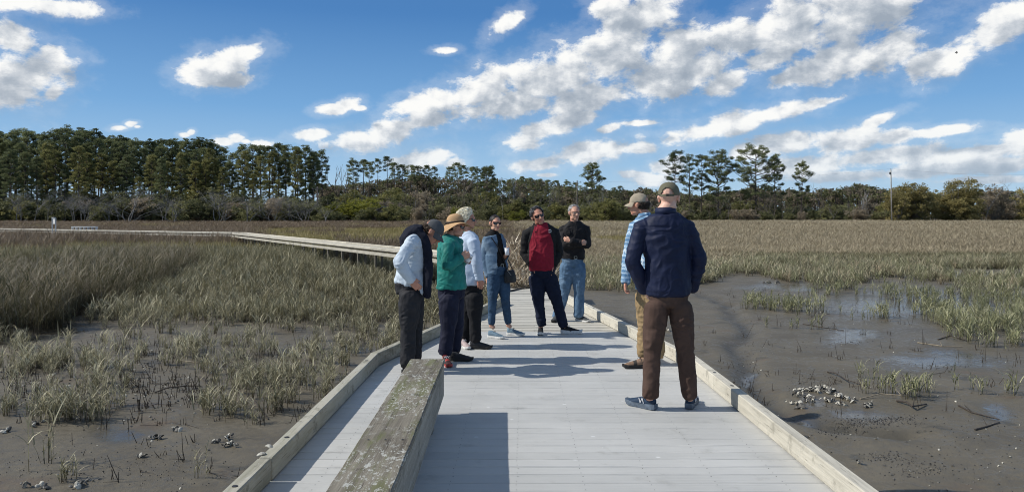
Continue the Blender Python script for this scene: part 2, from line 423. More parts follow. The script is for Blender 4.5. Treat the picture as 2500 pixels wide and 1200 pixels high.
M_BENCHS = wood_mat('grey_bench_side', (0.15, 0.14, 0.115), (0.36, 0.34, 0.29), 'Y', stain=(0.06, 0.055, 0.04), stain_amt=0.5, fleck=0.35, bump=0.004)
M_SCREW = simple('screw_head', (0.06, 0.055, 0.05), 0.5, metal=0.6)
# grey composite planks with an embossed grain
m, n, p = new_mat('composite_planks')
tc = n.n('ShaderNodeTexCoord').outputs['Object']; tone = n.n('ShaderNodeAttribute', attribute_name='tone').outputs['Fac']
v = n.n('ShaderNodeVectorMath', {0: tc, 1: n.n('ShaderNodeCombineXYZ', {0: n.math('MULTIPLY', tone, 31.0)}).outputs[0]}, operation='ADD').outputs[0]
g = n.noise(n.scalev(v, (5, 85, 1)), 1.0, 3, 0.6, 1.3)
wv = n.n('ShaderNodeTexWave', {'Vector': n.scalev(v, (1.5, 34, 1)), 'Scale': 1.0, 'Distortion': 9.0, 'Detail': 2.0, 'Detail Scale': 0.9}, wave_type='BANDS', bands_direction='Y').outputs['Fac']
big = n.noise(tc, 0.9, 5, 0.6)
col = n.ramp(n.math('ADD', n.math('MULTIPLY', big, 0.75), n.math('MULTIPLY', tone, 0.14)), [(0.25, (0.430, 0.430, 0.410)), (0.62, (0.560, 0.556, 0.530))])
col = n.mix(n.math('MULTIPLY', n.mr(wv, 0.0, 0.35, 1.0, 0.0), 0.20), col, (0.22, 0.24, 0.25))
dirt = n.mr(n.noise(tc, 3.1, 7, 0.7), 0.54, 0.72); col = n.mix(n.math('MULTIPLY', dirt, 0.42), col, (0.27, 0.265, 0.24))
vor = n.n('ShaderNodeTexVoronoi', {'Vector': n.scalev(tc, (0.75, 1.5, 1)), 'Scale': 4.5, 'Randomness': 1.0})
sp = n.math('MULTIPLY', n.mr(vor.outputs['Distance'], 0.035, 0.075, 1, 0), n.math('GREATER_THAN', n.n('ShaderNodeSeparateColor', {0: vor.outputs['Color']}).outputs[0], 0.25))
vor2 = n.n('ShaderNodeTexVoronoi', {'Vector': tc, 'Scale': 7.0})
sp2 = n.math('MULTIPLY', n.mr(n.math('ADD', vor2.outputs['Distance'], n.math('MULTIPLY', n.noise(tc, 40, 2), 0.2)), 0.13, 0.16, 1, 0), n.math('GREATER_THAN', n.n('ShaderNodeSeparateColor', {0: vor2.outputs['Color']}).outputs[1], 0.86))
col = n.mix(n.math('MULTIPLY', n.math('MAXIMUM', sp, sp2), 0.85), col, (0.80, 0.81, 0.80))
bp = n.n('ShaderNodeBump', {'Height': n.math('ADD', wv, n.math('MULTIPLY', g, 0.6)), 'Distance': 0.0018, 'Strength': 0.8})
setp(n, p, color=col, rough=0.55, spec=0.35, normal=bp.outputs[0])
M_COMP = m

LE = [(-4, -1.63), (7.85, -1.53), (13.3, -0.19), (25.2, -0.17)]     # outer left edge: (y, x)
RE = [(-4, 2.04), (7.73, 1.95), (13.74, 1.04), (24.0, 1.06)]
def edge(tab, y):
    return float(np.interp(y, [t[0] for t in tab], [t[1] for t in tab]))
deck = empty('boardwalk_deck', (0.2, 4, 0), label='grey plank viewing deck with pale kerb timbers that narrows into a walkway', cat='boardwalk')
def planks(name, y0, y1, mat, pitch, gap, jit=0.0, screws=True, seed=0):
    r = random.Random(seed); B = Buf(); tones = []
    y = y0; th = 0.028
    while y < y1 - 0.02:
        a, b = y + gap / 2, min(y + pitch - gap / 2, y1)
        xl0, xl1 = edge(LE, a) + 0.005, edge(LE, b) + 0.005; xr0, xr1 = edge(RE, a) - 0.005, edge(RE, b) - 0.005
        dz = r.uniform(-jit, jit); tl = r.random()
        cuts = [None]
        k0 = len(B.f)
        s = 0.0122  # plank ends run square to the deck's own axis
        def seg(x00, x01, x10, x11, dz):
            c = 0.003
            vs = [(x00, a, -th + dz), (x10, a, -th + dz), (x11, b, -th + dz), (x01, b, -th + dz),
                  (x00, a, -c + dz), (x10, a, -c + dz), (x11, b, -c + dz), (x01, b, -c + dz),
                  (x00, a + c, dz), (x10, a + c, dz), (x11, b - c, dz), (x01, b - c, dz)]
            fs = [(0, 3, 2, 1), (0, 1, 5, 4), (1, 2, 6, 5), (2, 3, 7, 6), (3, 0, 4, 7), (4, 5, 9, 8), (5, 6, 10, 9), (6, 7, 11, 10), (7, 4, 8, 11), (8, 9, 10, 11)]
            B.add(vs, fs, 0)
        if not screws and r.random() < 0.4:
            xc = (xl0 + xr0) / 2
            seg(xl0, xl1, xc - 0.0015, xc - 0.0015, dz); n1 = len(B.f); seg(xc + 0.0015, xc + 0.0015, xr0, xr1, dz + r.uniform(-jit, jit) * 0.5)
            tones += [tl] * (n1 - k0) + [r.random()] * (len(B.f) - n1)
        else:
            seg(xl0, xl1, xr0, xr1, dz); tones += [tl] * (len(B.f) - k0)
        if screws:
            k1 = len(B.f); x = -1.24
            while x < 2.0:
                if xl0 + 0.12 < x < xr0 - 0.12:
                    for yy_ in (a + 0.028, b - 0.028):
                        cx, cy = x + 0.0122 * y + r.uniform(-.006, .006), yy_; rr = 0.0042
                        B.add([(cx + rr * math.cos(t * math.pi / 3), cy + rr * math.sin(t * math.pi / 3), dz + 0.0006) for t in range(6)], [(0, 1, 2, 3, 4, 5)], 1)
                x += 0.406
            tones += [0.5] * (len(B.f) - k1)
        y += pitch
    me = B.mesh(name, [mat, M_SCREW]); attr(me, 'tone', tones, 'FACE')
    return link(name, me, deck, world=True)
planks('composite_decking', -3.0, 10.23, M_COMP, 0.1432, 0.0068, 0.0006, seed=3)
planks('wooden_decking', 10.235, 25.0, M_PLANKW, 0.1475, 0.009, 0.004, screws=False, seed=4)
# joists and posts under the deck
B = Buf()
for k in range(9):
    x = -1.45 + k * 0.40
    ye = 9.0 if x < -0.3 or x > 1.2 else 24.5
    B.beam((x, -2.8, -0.03 - 0.09), (x, ye, -0.03 - 0.09), 0.045, 0.175)
B.obj('joist', M_POST, deck)
for y in (-1.5, 1.2, 3.7, 6.3, 8.9, 11.4, 13.6, 16.0, 18.4, 20.8, 23.2):
    for t in (LE, RE):
        x = edge(t, y) + (0.10 if t is LE else -0.10)
        Buf().box((x, y, -0.95), (0.14, 0.14, 1.6), bev=0.006).obj('post', M_POST, deck)
# rim boards along the deck edge
for tab, sgn in ((LE, -1), (RE, 1)):
    for (ya, xa), (yb, xb) in zip(tab[:-1], tab[1:]):
        Buf().beam((xa + sgn * 0.022, ya, -0.115), (xb + sgn * 0.022, yb, -0.115), 0.038, 0.20, bev=0.003).obj('rim_board', M_KERBG if sgn < 0 else M_KERB, deck)
# kerb timbers, butted end to end
def kerb(tab, cuts, sgn, mat):
    r = random.Random(5 + sgn)
    for a, b in zip(cuts[:-1], cuts[1:]):
        w_, h_ = 0.088, 0.138
        xa, xb = edge(tab, a) - sgn * w_ / 2, edge(tab, b) - sgn * w_ / 2
        B = Buf(); ox = r.uniform(-.006, .006); oz = r.uniform(0, .006)
        B.beam((xa + ox, a + 0.004, h_ / 2 + 0.004 + oz), (xb + ox, b - 0.004, h_ / 2 + 0.004 + oz), w_, h_, bev=0.007)
        me = B.mesh('kerb_timber', mat); attr(me, 'tone', [r.random()] * len(me.polygons), 'FACE')
        k = link('kerb_timber', me, deck, world=True)
        for t in (0.12, 0.88):
            P0 = Vector((xa + ox, a, 0)).lerp(Vector((xb + ox, b, 0)), t)
            bo = Buf().tube([P0 + Vector((0, 0, h_ + oz + 0.003)), P0 + Vector((0, 0, h_ + oz + 0.0075))], 0.016, 10).obj('bolt', M_SCREW)
            bo.parent = k; bo.data.transform(Matrix.Translation(-deck.location))
kerb(LE, [-3, 0.6, 4.47, 7.85, 10.6, 13.3], -1, M_KERBG)
kerb(RE, [-3, 0.2, 3.2, 6.78, 7.73, 10.2, 11.9, 13.74], 1, M_KERB)
# shells left lying on the left kerb
M_SHELL = simple('oyster_shell', (0.42, 0.40, 0.34), 0.6, var=0.45, scale=22, bump=0.004)
M_SHELLD = simple('dark_oyster_shell', (0.09, 0.085, 0.075), 0.6, var=0.6, scale=18, bump=0.004)

def shell_buf(B, c, s, r, m=0, up=0.5):
    """one oyster shell: a cupped, tapering, uneven valve with real thickness"""
    c = Vector(c); M = (Matrix.Rotation(r.uniform(0, 6.28), 3, 'Z') @ Matrix.Rotation(r.uniform(-1, 1) * up, 3, 'Y') @ Matrix.Rotation(r.uniform(0.1, 1.0) * up * 1.6, 3, 'X'))
    nseg = 9; top = []; bot = []
    prof = [(0.0, 0.10), (0.25, 0.26), (0.55, 0.36), (0.85, 0.30), (1.0, 0.08)]
    vs = []
    for (t, w_) in prof:
        w_ *= r.uniform(0.85, 1.15); bend = 0.12 * math.sin(t * 3)
        for j in range(4):
            u = -1 + 2 * j / 3
            vs.append(M @ Vector((u * w_ * s, (t - 0.5) * s, (0.20 * (1 - u * u) * w_ * 1.6 + bend + r.uniform(-.02, .02)) * s)))
    nt = len(vs)
    vs += [v - M @ Vector((0, 0, 0.07 * s)) for v in vs]
    fs = []
    for i in range(4):
        for j in range(3):
            a = i * 4 + j; fs.append((a, a + 1, a + 5, a + 4)); fs.append((nt + a, nt + a + 4, nt + a + 5, nt + a + 1))
    for i in range(4):
        a = i * 4; fs.append((a, a + 4, nt + a + 4, nt + a)); b = a + 3; fs.append((b, nt + b, nt + b + 4, b + 4))
    fs.append((0, nt, nt + 1, 1)); fs.append((1, nt + 1, nt + 2, 2)); fs.append((2, nt + 2, nt + 3, 3))
    e = 16; fs.append((e, e + 1, nt + e + 1, nt + e)); fs.append((e + 1, e + 2, nt + e + 2, nt + e + 1)); fs.append((e + 2, e + 3, nt + e + 3, nt + e + 2))
    B.add([c + v for v in vs], fs, m)
for i, (px_, py_, lab) in enumerate(((638, 1111, 'white shell lying on the grey kerb just before its joint'), (657, 1092, 'white shell lying on the grey kerb just past its joint'))):
    c = on(px_, py_, 0.142); B = Buf(); shell_buf(B, c + Vector((0, 0, .008)), 0.055, random.Random(i), 0, 0.1)
    tag(B.obj('shell', [M_SHELL]), lab, 'shell', 'shells on the kerb')

# ---- far walkways
def walkway(name, A, Bp, width, label, posts=True, spacing=2.4, zt=0.0, kerb_gap=0.06):
    A = Vector((*A, zt)); Bp = Vector((*Bp, zt)); d = (Bp - A); L = d.length; d.normalize(); s_ = Vector((d.y, -d.x, 0))
    root = empty(name, A, label=label, cat='boardwalk')
    B = Buf(); tones = []; t = 0.0; r = random.Random(9)
    while t < L - 0.1:
        B.beam(A + d * (t + 0.069) - s_ * width / 2 + Vector((0, 0, -0.015 + r.uniform(-.003, .003))), A + d * (t + 0.069) + s_ * width / 2 + Vector((0, 0, -0.015)), 0.138, 0.03)
        tones += [r.random()] * 6; t += 0.147
    me = B.mesh('decking', M_FAR); attr(me, 'tone', tones, 'FACE'); link('decking', me, root, world=True)
    for sg in (-1, 1):
        off = s_ * sg * (width / 2 - 0.045); t = 0.0
        while t < L - 0.2:
            e = min(t + 3.6, L); B = Buf()
            B.beam(A + d * (t + .004) + off + Vector((0, 0, 0.052)), A + d * (e - .004) + off + Vector((0, 0, 0.052)), 0.085, 0.095, bev=0.006)
            me = B.mesh('kerb_timber', M_FAR); attr(me, 'tone', [r.random()] * len(me.polygons), 'FACE'); link('kerb_timber', me, root, world=True); t = e
        B = Buf(); B.beam(A + off + s_ * sg * 0.065 + Vector((0, 0, -0.19)), A + d * L + off + s_ * sg * 0.065 + Vector((0, 0, -0.19)), 0.04, 0.15, bev=0.004)
        B.obj('rim_board', M_FAR, root)
    if posts:
        t = 0.6
        while t < L:
            for sg in (-1, 1):
                c = A + d * t + s_ * sg * (width / 2 - 0.04); Buf().box(c + Vector((0, 0, -0.95)), (0.10, 0.10, 1.36), rz=math.atan2(d.y, d.x), bev=0.005).obj('post', M_POST, root)
            t += spacing
    return root
walkway('boardwalk', (-0.55, 26.3), (-23.7, 63.6), 1.35, 'long pale plank boardwalk on posts running away behind the people in profile')
walkway('boardwalk', (-23.9, 64.6), (-62.5, 86.5), 1.35, 'farthest pale boardwalk leading left past a white sign and bench', spacing=3.2)
root = empty('boardwalk_landing', (0, 25.6, 0), label='small plank landing where the walkway turns, buried under reed wrack', cat='boardwalk')
B = Buf(); t = 0
while t < 11: B.box((0.25, 25.15 + t * 0.147, -0.015), (1.9, 0.138, 0.03)); t += 1
B.obj('decking', M_FAR, root)
for sx in (-0.62, 1.12):
    for sy in (25.2, 26.6): Buf().box((sx, sy, -0.80), (0.13, 0.13, 1.50)).obj('post', M_FAR, root)

# ---- the bench in front
bench = empty('plank_bench', (-0.69, 4.0, 0), label='long low bench with mossy lichen flecked top and deep grey side boards', cat='bench')
bd = Vector((-0.0125, 1, 0)).normalized(); bx = Vector((1, 0.0125, 0)).normalized()
def bp_(u, v, z): return Vector((-0.695, 6.02, 0)) + bx * u + bd * (v - 6.02) + Vector((0, 0, z))
B = Buf(); B.beam(bp_(0, 1.6, 0.426), bp_(0, 6.02, 0.426), 0.285, 0.04, bev=0.006)
# split the top finely so its edge can be worn
me = B.mesh('seat', M_BENCHT); bmx = bmesh.new(); bmx.from_mesh(me)
bmesh.ops.subdivide_edges(bmx, edges=[e for e in bmx.edges if e.calc_length() > 1], cuts=160, use_grid_fill=True)
for v_ in bmx.verts:
    k = v_.co * 7.0; v_.co += Vector((mnoise.noise(k), mnoise.noise(k + Vector((9, 0, 0))) * 0.4, mnoise.noise(k + Vector((0, 7, 0))) * 0.6)) * 0.004
bmx.to_mesh(me); bmx.free(); link('seat', me, bench, world=True)
for sx in (-0.116, 0.116):
    B = Buf(); B.beam(bp_(sx, 1.6, 0.277), bp_(sx, 6.00 if sx > 0 else 5.97, 0.277), 0.038, 0.262, bev=0.004); B.obj('side_board', M_BENCHS, bench)
B = Buf(); B.beam(bp_(-0.095, 5.955, 0.272), bp_(0.095, 5.955, 0.272), 0.04, 0.25, bev=0.003); B.obj('end_board', M_BENCHS, bench)
for v in (2.2, 3.85, 5.45):
    for sx in (-0.055, 0.055):
        B = Buf(); B.box(bp_(sx, v, 0.19), (0.088, 0.088, 0.372), bev=0.005); B.obj('leg', M_BENCHS, bench)
B = Buf()
for v in (2.0, 3.0, 3.85, 4.7, 5.45, 5.9):
    for u in (-0.09, 0.0, 0.09): B.tube([bp_(u, v, 0.4455), bp_(u, v, 0.4485)], 0.006, 6)
B.obj('screw', M_SCREW, bench)

# ---- far bench and far sign on the distant boardwalk
M_WHITE = wood_mat('white_painted_timber', (0.68, 0.67, 0.64), (0.84, 0.83, 0.80), 'X', stain_amt=0.1)
Yb = 78.0; zc = 0.0
fb = empty('plank_bench', at(206, 561, Yb) * 1.0, label='tiny far white bench on many legs standing on the farthest boardwalk', cat='bench')
P0, P1 = at(176, 553.5, Yb), at(237, 553.5, Yb)
z1 = P0.z; z0 = 0.0
P0.z = P1.z = z1
Buf().beam(P0, P1, 0.36, 0.10, bev=0.01).obj('seat', M_WHITE, fb)
for i in range(7):
    c = P0.lerp(P1, 0.02 + 0.96 * i / 6); Buf().box((c.x, c.y, (z1 - 0.06) / 2), (0.09, 0.30, z1 - 0.045), bev=0.005).obj('leg', M_WHITE, fb)
sg = empty('notice_board', (0, 0, 0), label='small white notice board on two posts beside the farthest boardwalk', cat='sign')
Ys = 74.5
a, b = at(126.5, 532, Ys), at(137, 532, Ys)
sg.location = (a.x, Ys, hz1(a.x, Ys))
for c in (at(127.5, 532, Ys), at(136, 532, Ys)):
    zb = hz1(c.x, Ys) - 0.1; Buf().box((c.x, Ys, (c.z + zb) / 2), (0.075, 0.075, c.z - zb), bev=0.004).obj('post', M_WHITE, sg)
zt_, zb_ = at(130, 531.5, Ys).z, at(130, 546.5, Ys).z
B = Buf(); B.box(((a.x + b.x) / 2, Ys - 0.055, (zt_ + zb_) / 2), (b.x - a.x + 0.20, 0.025, zt_ - zb_), rz=R(-38), bev=0.004); B.obj('board', M_WHITE, sg)
B = Buf(); B.box(((a.x + b.x) / 2, Ys - 0.03, zt_ + 0.03), (b.x - a.x + 0.14, 0.24, 0.05), rz=R(-38), bev=0.006); B.obj('cap_board', M_WHITE, sg)
# ================= marsh grass =================
def grass_mat(name, cols, scale=0.25, rough=0.6, trans=0.25):
    m, n, p = new_mat(name)
    geo = n.n('ShaderNodeNewGeometry').outputs['Position']
    tone = n.n('ShaderNodeAttribute', attribute_name='tone').outputs['Fac']
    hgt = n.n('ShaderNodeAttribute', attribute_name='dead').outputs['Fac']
    f = n.math('ADD', n.math('MULTIPLY', tone, 0.6), n.math('MULTIPLY', n.noise(n.scalev(geo, (0.35, 1, 1)), scale, 4, 0.6), 0.55))
    c = n.ramp(f, [(0.2 + 0.6 * i / (len(cols) - 1), k) for i, k in enumerate(cols)])
    c = n.mix(hgt, c, (0.060, 0.047, 0.032))       # blades mix towards dark brown near the root
    setp(n, p, color=c, rough=rough, spec=0.3)
    tr = n.n('ShaderNodeBsdfTranslucent', {'Color': c}); mx = n.n('ShaderNodeMixShader', {0: trans})
    out = [x for x in m.node_tree.nodes if x.type == 'OUTPUT_MATERIAL'][0]
    n.L.new(p.outputs[0], mx.inputs[1]); n.L.new(tr.outputs[0], mx.inputs[2]); n.L.new(mx.outputs[0], out.inputs[0])
    return m
M_G_NEARL = grass_mat('grey_green_cordgrass', [(0.106, 0.092, 0.056), (0.179, 0.168, 0.101), (0.297, 0.280, 0.174), (0.560, 0.515, 0.347)])
M_G_NEARR = grass_mat('fresh_green_cordgrass', [(0.12, 0.118, 0.062), (0.19, 0.195, 0.098), (0.29, 0.295, 0.155), (0.46, 0.44, 0.28)])
M_G_OLIVE = grass_mat('olive_marsh_grass', [(0.095, 0.082, 0.045), (0.157, 0.143, 0.078), (0.230, 0.211, 0.118), (0.381, 0.347, 0.213)], 0.09)
M_G_RED = grass_mat('reddish_brown_rush', [(0.090, 0.066, 0.046), (0.156, 0.118, 0.078), (0.228, 0.174, 0.114), (0.324, 0.252, 0.168)], 0.12)
M_G_YEL = grass_mat('yellow_olive_grass', [(0.156, 0.134, 0.048), (0.240, 0.206, 0.077), (0.324, 0.276, 0.114), (0.408, 0.336, 0.168)], 0.08)
M_G_TAN = grass_mat('tan_marsh_grass', [(0.180, 0.150, 0.094), (0.282, 0.234, 0.150), (0.384, 0.324, 0.210), (0.504, 0.432, 0.300)], 0.10)
M_G_RUSH = grass_mat('tall_dark_rush', [(0.056, 0.054, 0.025), (0.106, 0.099, 0.047), (0.179, 0.157, 0.090), (0.336, 0.286, 0.202)], 0.25)

def ribbons(rg, base, direction, length, width, bend, seg, droop=0.0):
    """numpy grass ribbons: base (N,3), lean direction (N,2) ... -> verts, quads"""
    N = len(base); t = np.linspace(0, 1, seg + 1)
    az_ = direction; dx = np.cos(az_); dy = np.sin(az_)
    V = np.zeros((N, seg + 1, 2, 3))
    pos = base.copy(); ang = bend[:, 0].copy()          # angle from vertical
    wx = -dy; wy = dx
    tw = rg.uniform(-0.8, 0.8, N); wx = wx * np.cos(tw) + dx * np.sin(tw); wy = wy * np.cos(tw) + dy * np.sin(tw)
    for i in range(seg + 1):
        wd = width * (1 - t[i] ** 2.2) * 0.5 + 0.0006
        off = np.stack([wx * wd, wy * wd, np.zeros(N)], 1)
        V[:, i, 0] = pos - off; V[:, i, 1] = pos + off
        if i < seg:
            st = length / seg
            pos = pos + np.stack([np.sin(ang) * dx * st, np.sin(ang) * dy * st, np.cos(ang) * st], 1)
            ang = ang + bend[:, 1] / seg * (1 + droop * t[i])
    k = np.arange(N)[:, None] * (seg + 1) * 2 + np.arange(seg)[None, :] * 2
    Q = np.stack([k, k + 1, k + 3, k + 2], -1).reshape(-1, 4)
    tt = np.repeat(((t[:-1] + t[1:]) / 2)[None], N, 0).reshape(-1)
    return V.reshape(-1, 3), Q, tt
def tuft(seed, stems, R_, h0, h1, mat, leaves=3, w=0.010, stiff=1.0, square=False, leafw=0.011, nm='tuft'):
    rg = np.random.default_rng(seed)
    if square: bx_ = rg.uniform(-R_, R_, stems); by_ = rg.uniform(-R_, R_, stems)
    else:
        a = rg.uniform(0, 6.28, stems); q = R_ * np.abs(rg.normal(0, 0.5, stems)); bx_ = q * np.cos(a); by_ = q * np.sin(a)
    H = rg.uniform(h0, h1, stems); base = np.stack([bx_, by_, np.full(stems, -0.03)], 1)
    az_ = rg.uniform(0, 6.28, stems); lean = np.abs(rg.normal(0, 0.14, stems)) * stiff
    V, Q, T = ribbons(rg, base, az_, H, np.full(stems, w), np.stack([lean, rg.normal(0.1, 0.2, stems)], 1), 3)
    Vs, Qs, Ts, tone = [V], [Q], [T], [np.repeat(rg.random(stems) * 0.7, 3)]
    k = len(V)
    if leaves:
        n_ = stems * leaves; par = np.repeat(np.arange(stems), leaves); f = rg.uniform(0.25, 0.95, n_)
        d = np.stack([np.sin(lean[par]) * np.cos(az_[par]), np.sin(lean[par]) * np.sin(az_[par]), np.cos(lean[par])], 1)
        b2 = base[par] + d * (H[par] * f)[:, None]
        L = H[par] * rg.uniform(0.35, 0.8, n_)
        V, Q, T = ribbons(rg, b2, rg.uniform(0, 6.28, n_), L, leafw * rg.uniform(0.6, 1.3, n_), np.stack([rg.uniform(0.2, 0.7, n_), rg.uniform(0.3, 2.2, n_)], 1), 4)
        Vs.append(V); Qs.append(Q + k); Ts.append(f.repeat(4) * 0.8 + T * 0.3); tone.append(np.repeat(rg.random(n_), 4))
    T = np.concatenate(Ts)
    me = mesh(nm, np.concatenate(Vs), np.concatenate(Qs), mat)
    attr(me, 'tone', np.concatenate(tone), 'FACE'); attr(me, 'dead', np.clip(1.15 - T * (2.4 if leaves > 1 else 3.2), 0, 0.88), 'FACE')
    return me
def scatter(name, label, tufts, pts, scl, seed=1, sclz=None):
    """one uncountable mass: points carrying grass tufts through geometry nodes"""
    rg = np.random.default_rng(seed); N = len(pts)
    col = bpy.data.collections.new(name + '_kinds')
    for i, t in enumerate(tufts):
        o = bpy.data.objects.new('%s_kind' % name, t); col.objects.link(o)
    me = bpy.data.meshes.new(name); me.vertices.add(N); me.vertices.foreach_set('co', np.asarray(pts, dtype=np.float32).ravel()); me.update()
    attr(me, 'yaw', rg.uniform(0, 6.283, N)); attr(me, 'grow', scl); attr(me, 'grow_z', scl if sclz is None else sclz)
    a = me.attributes.new('kind_no', 'INT', 'POINT'); a.data.foreach_set('value', rg.integers(0, len(tufts), N).astype(np.int32))
    ob = link(name, me); tag(ob, label, kind='stuff')
    g = bpy.data.node_groups.new(name + '_nodes', 'GeometryNodeTree'); g.is_modifier = True
    g.interface.new_socket('Geometry', in_out='INPUT', socket_type='NodeSocketGeometry'); g.interface.new_socket('Geometry', in_out='OUTPUT', socket_type='NodeSocketGeometry')
    q = NT(g); gi = q.n('NodeGroupInput'); go = q.n('NodeGroupOutput')
    ci = q.n('GeometryNodeCollectionInfo', {'Collection': col, 'Separate Children': True, 'Reset Children': True})
    ya = q.n('GeometryNodeInputNamedAttribute', {'Name': 'yaw'}, data_type='FLOAT').outputs['Attribute']
    gr = q.n('GeometryNodeInputNamedAttribute', {'Name': 'grow'}, data_type='FLOAT').outputs['Attribute']
    gz = q.n('GeometryNodeInputNamedAttribute', {'Name': 'grow_z'}, data_type='FLOAT').outputs['Attribute']
    kn = q.n('GeometryNodeInputNamedAttribute', {'Name': 'kind_no'}, data_type='INT').outputs['Attribute']
    rot = q.n('ShaderNodeCombineXYZ', {2: ya}).outputs[0]
    io = q.n('GeometryNodeInstanceOnPoints', {'Points': gi.outputs[0], 'Instance': ci.outputs[0], 'Pick Instance': True, 'Instance Index': kn, 'Rotation': rot, 'Scale': q.n('ShaderNodeCombineXYZ', {0: gr, 1: gr, 2: gz}).outputs[0]})
    q.L.new(io.outputs[0], go.inputs[0])
    md = ob.modifiers.new('scatter', 'NODES'); md.node_group = g
    return ob

KS = (EYE - MUD) / 2.23     # size of everything on the mud
def px_of(x, y):
    return 1250 + F * x / y, HZ + F * (EYE - MUD) / y
def px_top(x, y):
    return 1250 + F * x / y, HZ + F * 2.23 / y
def cloudy(x, y, s, seed):
    s = s / KS
    return fbm(np.stack([x * s, y * s, np.zeros_like(x)], 1), 3, seed)
def deck_clear(x, y):
    """true where no deck or walkway stands"""
    xl = np.interp(y, [t[0] for t in LE], [t[1] for t in LE]) - 0.10; xr = np.interp(y, [t[0] for t in RE], [t[1] for t in RE]) + 0.10
    ok = ~((y < 27) & (x > xl) & (x < xr))
    for (A, Bp, w_) in (((-0.55, 26.3), (-23.7, 63.6), 0.95), ((-23.9, 64.6), (-62.5, 86.5), 0.95)):
        dx, dy = Bp[0] - A[0], Bp[1] - A[1]; L = dx * dx + dy * dy
        t = np.clip(((x - A[0]) * dx + (y - A[1]) * dy) / L, 0, 1)
        ok &= np.hypot(x - A[0] - t * dx, y - A[1] - t * dy) > w_
    return ok
def ell(px, py, lst):
    r_ = np.zeros_like(px)
    for cx, cy, rx, ry, s_ in lst:
        d = np.sqrt(((px - cx) / rx) ** 2 + ((py - cy) / ry) ** 2); r_ = np.maximum(r_, s_ * np.clip(1.6 - d, 0, 1))
    return r_
def keep(x, y, dens, seed):
    rg = np.random.default_rng(seed); k = (rg.random(len(x)) < dens) & deck_clear(x, y); return x[k], y[k]
def sample(seed, per_m2, y0, y1, x0=None, x1=None, umax=0.80, ks=None):
    ks = KS if ks is None else ks; y0 *= ks; y1 *= ks; per_m2 /= ks * ks
    rg = np.random.default_rng(seed)
    A = umax * (y1 ** 2 - y0 ** 2)
    N = int(A * per_m2); y = np.sqrt(rg.random(N) * (y1 ** 2 - y0 ** 2) + y0 ** 2); x = rg.uniform(-umax, umax, N) * y
    return x, y

# -- left, near: thinning cordgrass on mud
RUSH_EDGE_X = [-200, 0, 60, 140, 200, 260, 330, 380, 425, 470, 520]
RUSH_EDGE_Y = [850, 835, 822, 802, 775, 760, 742, 722, 700, 672, 640]
def left_density(px, py, x, y):
    c = cloudy(x, y, 0.9, 40) * 0.9 + cloudy(x, y, 2.6, 41) * 0.5
    base = np.interp(py, [640, 730, 775, 815, 855, 900], [0.95, 0.95, 0.74, 0.42, 0.16, 0.0])
    base = base + np.interp(px, [500, 800, 950], [0.0, 0.10, 0.25]) * np.interp(py, [760, 840, 880], [0, 1, 0.3])
    d = base + c * np.interp(py, [680, 780], [0.35, 0.85])
    d = np.maximum(d, ell(px, py, [(110,1010,95,30,1),(230,1000,60,26,1),(60,960,60,30,.8),(200,945,120,26,.8),(340,905,160,22,.75),(120,900,120,20,.8),(560,1015,70,26,1),(690,1000,70,22,1),(760,940,90,30,1),(640,940,80,28,1),(800,900,90,30,1),(560,900,80,25,.8),(560,860,160,26,.8),(30,1035,30,10,.6),(455,960,20,8,.3),(385,1025,8,5,.5),(820,850,120,25,.8)]) + c * 0.5)
    d = d - 1.6 * ell(px, py, [(155,812,95,26,1),(20,940,20,20,.5),(440,940,55,34,.9),(330,1075,260,34,1),(390,970,60,25,.6)])
    return np.clip(d, 0, 1) ** 1.5 * 0.85
x, y = sample(1, 22, 6.0, 17.5); px, py = px_of(x, y); s = (x < 0); x, y, px, py = x[s], y[s], px[s], py[s]
re = np.interp(px, RUSH_EDGE_X, RUSH_EDGE_Y)
d = left_density(px, py, x, y) * (py > re)
x, y = keep(x, y, d, 2); z = height(x, y)
rg = np.random.default_rng(3)
NEARL = [tuft(500 + i, st, 0.15, 0.16, h_, M_G_NEARL, 4, 0.006, leafw=0.0085) for i, (st, h_) in enumerate([(12, 0.34), (15, 0.31), (8, 0.40), (13, 0.35), (18, 0.29)])]
scatter('near_marsh_grass', 'curled grey green marsh grass thinning out over the mud left of the deck', NEARL, np.stack([x, y, z], 1), KS * rg.uniform(0.6, 1.2, len(x)))
x, y = sample(4, 19, 15.0, 34.0); px, py = px_of(x, y); s = (x < 0.6); x, y, px, py = x[s], y[s], px[s], py[s]
re = np.interp(px, RUSH_EDGE_X, RUSH_EDGE_Y); d = np.clip(0.62 + 0.7 * cloudy(x, y, 0.5, 43), 0.08, 1) * (py > re) * np.interp(y + 3 * cloudy(x, y, 0.4, 49), [20, 29], [0.30, 1.0])
x, y = keep(x, y, d, 5); z = height(x, y)
MIDL = [tuft(520 + i, 17, 0.22, 0.22, 0.42, M_G_NEARL if i % 2 else M_G_OLIVE, 3, 0.008, leafw=0.011) for i in range(5)]
scatter('middle_marsh_grass', 'dense grey green marsh grass in the middle distance left of the walkway', MIDL, np.stack([x, y, z], 1), KS * np.random.default_rng(6).uniform(0.75, 1.35, len(x)), 1, KS * np.random.default_rng(6).uniform(0.75, 1.35, len(x)) * np.interp(y, [24, 34, 46], [1.0, 1.25, 1.6]))
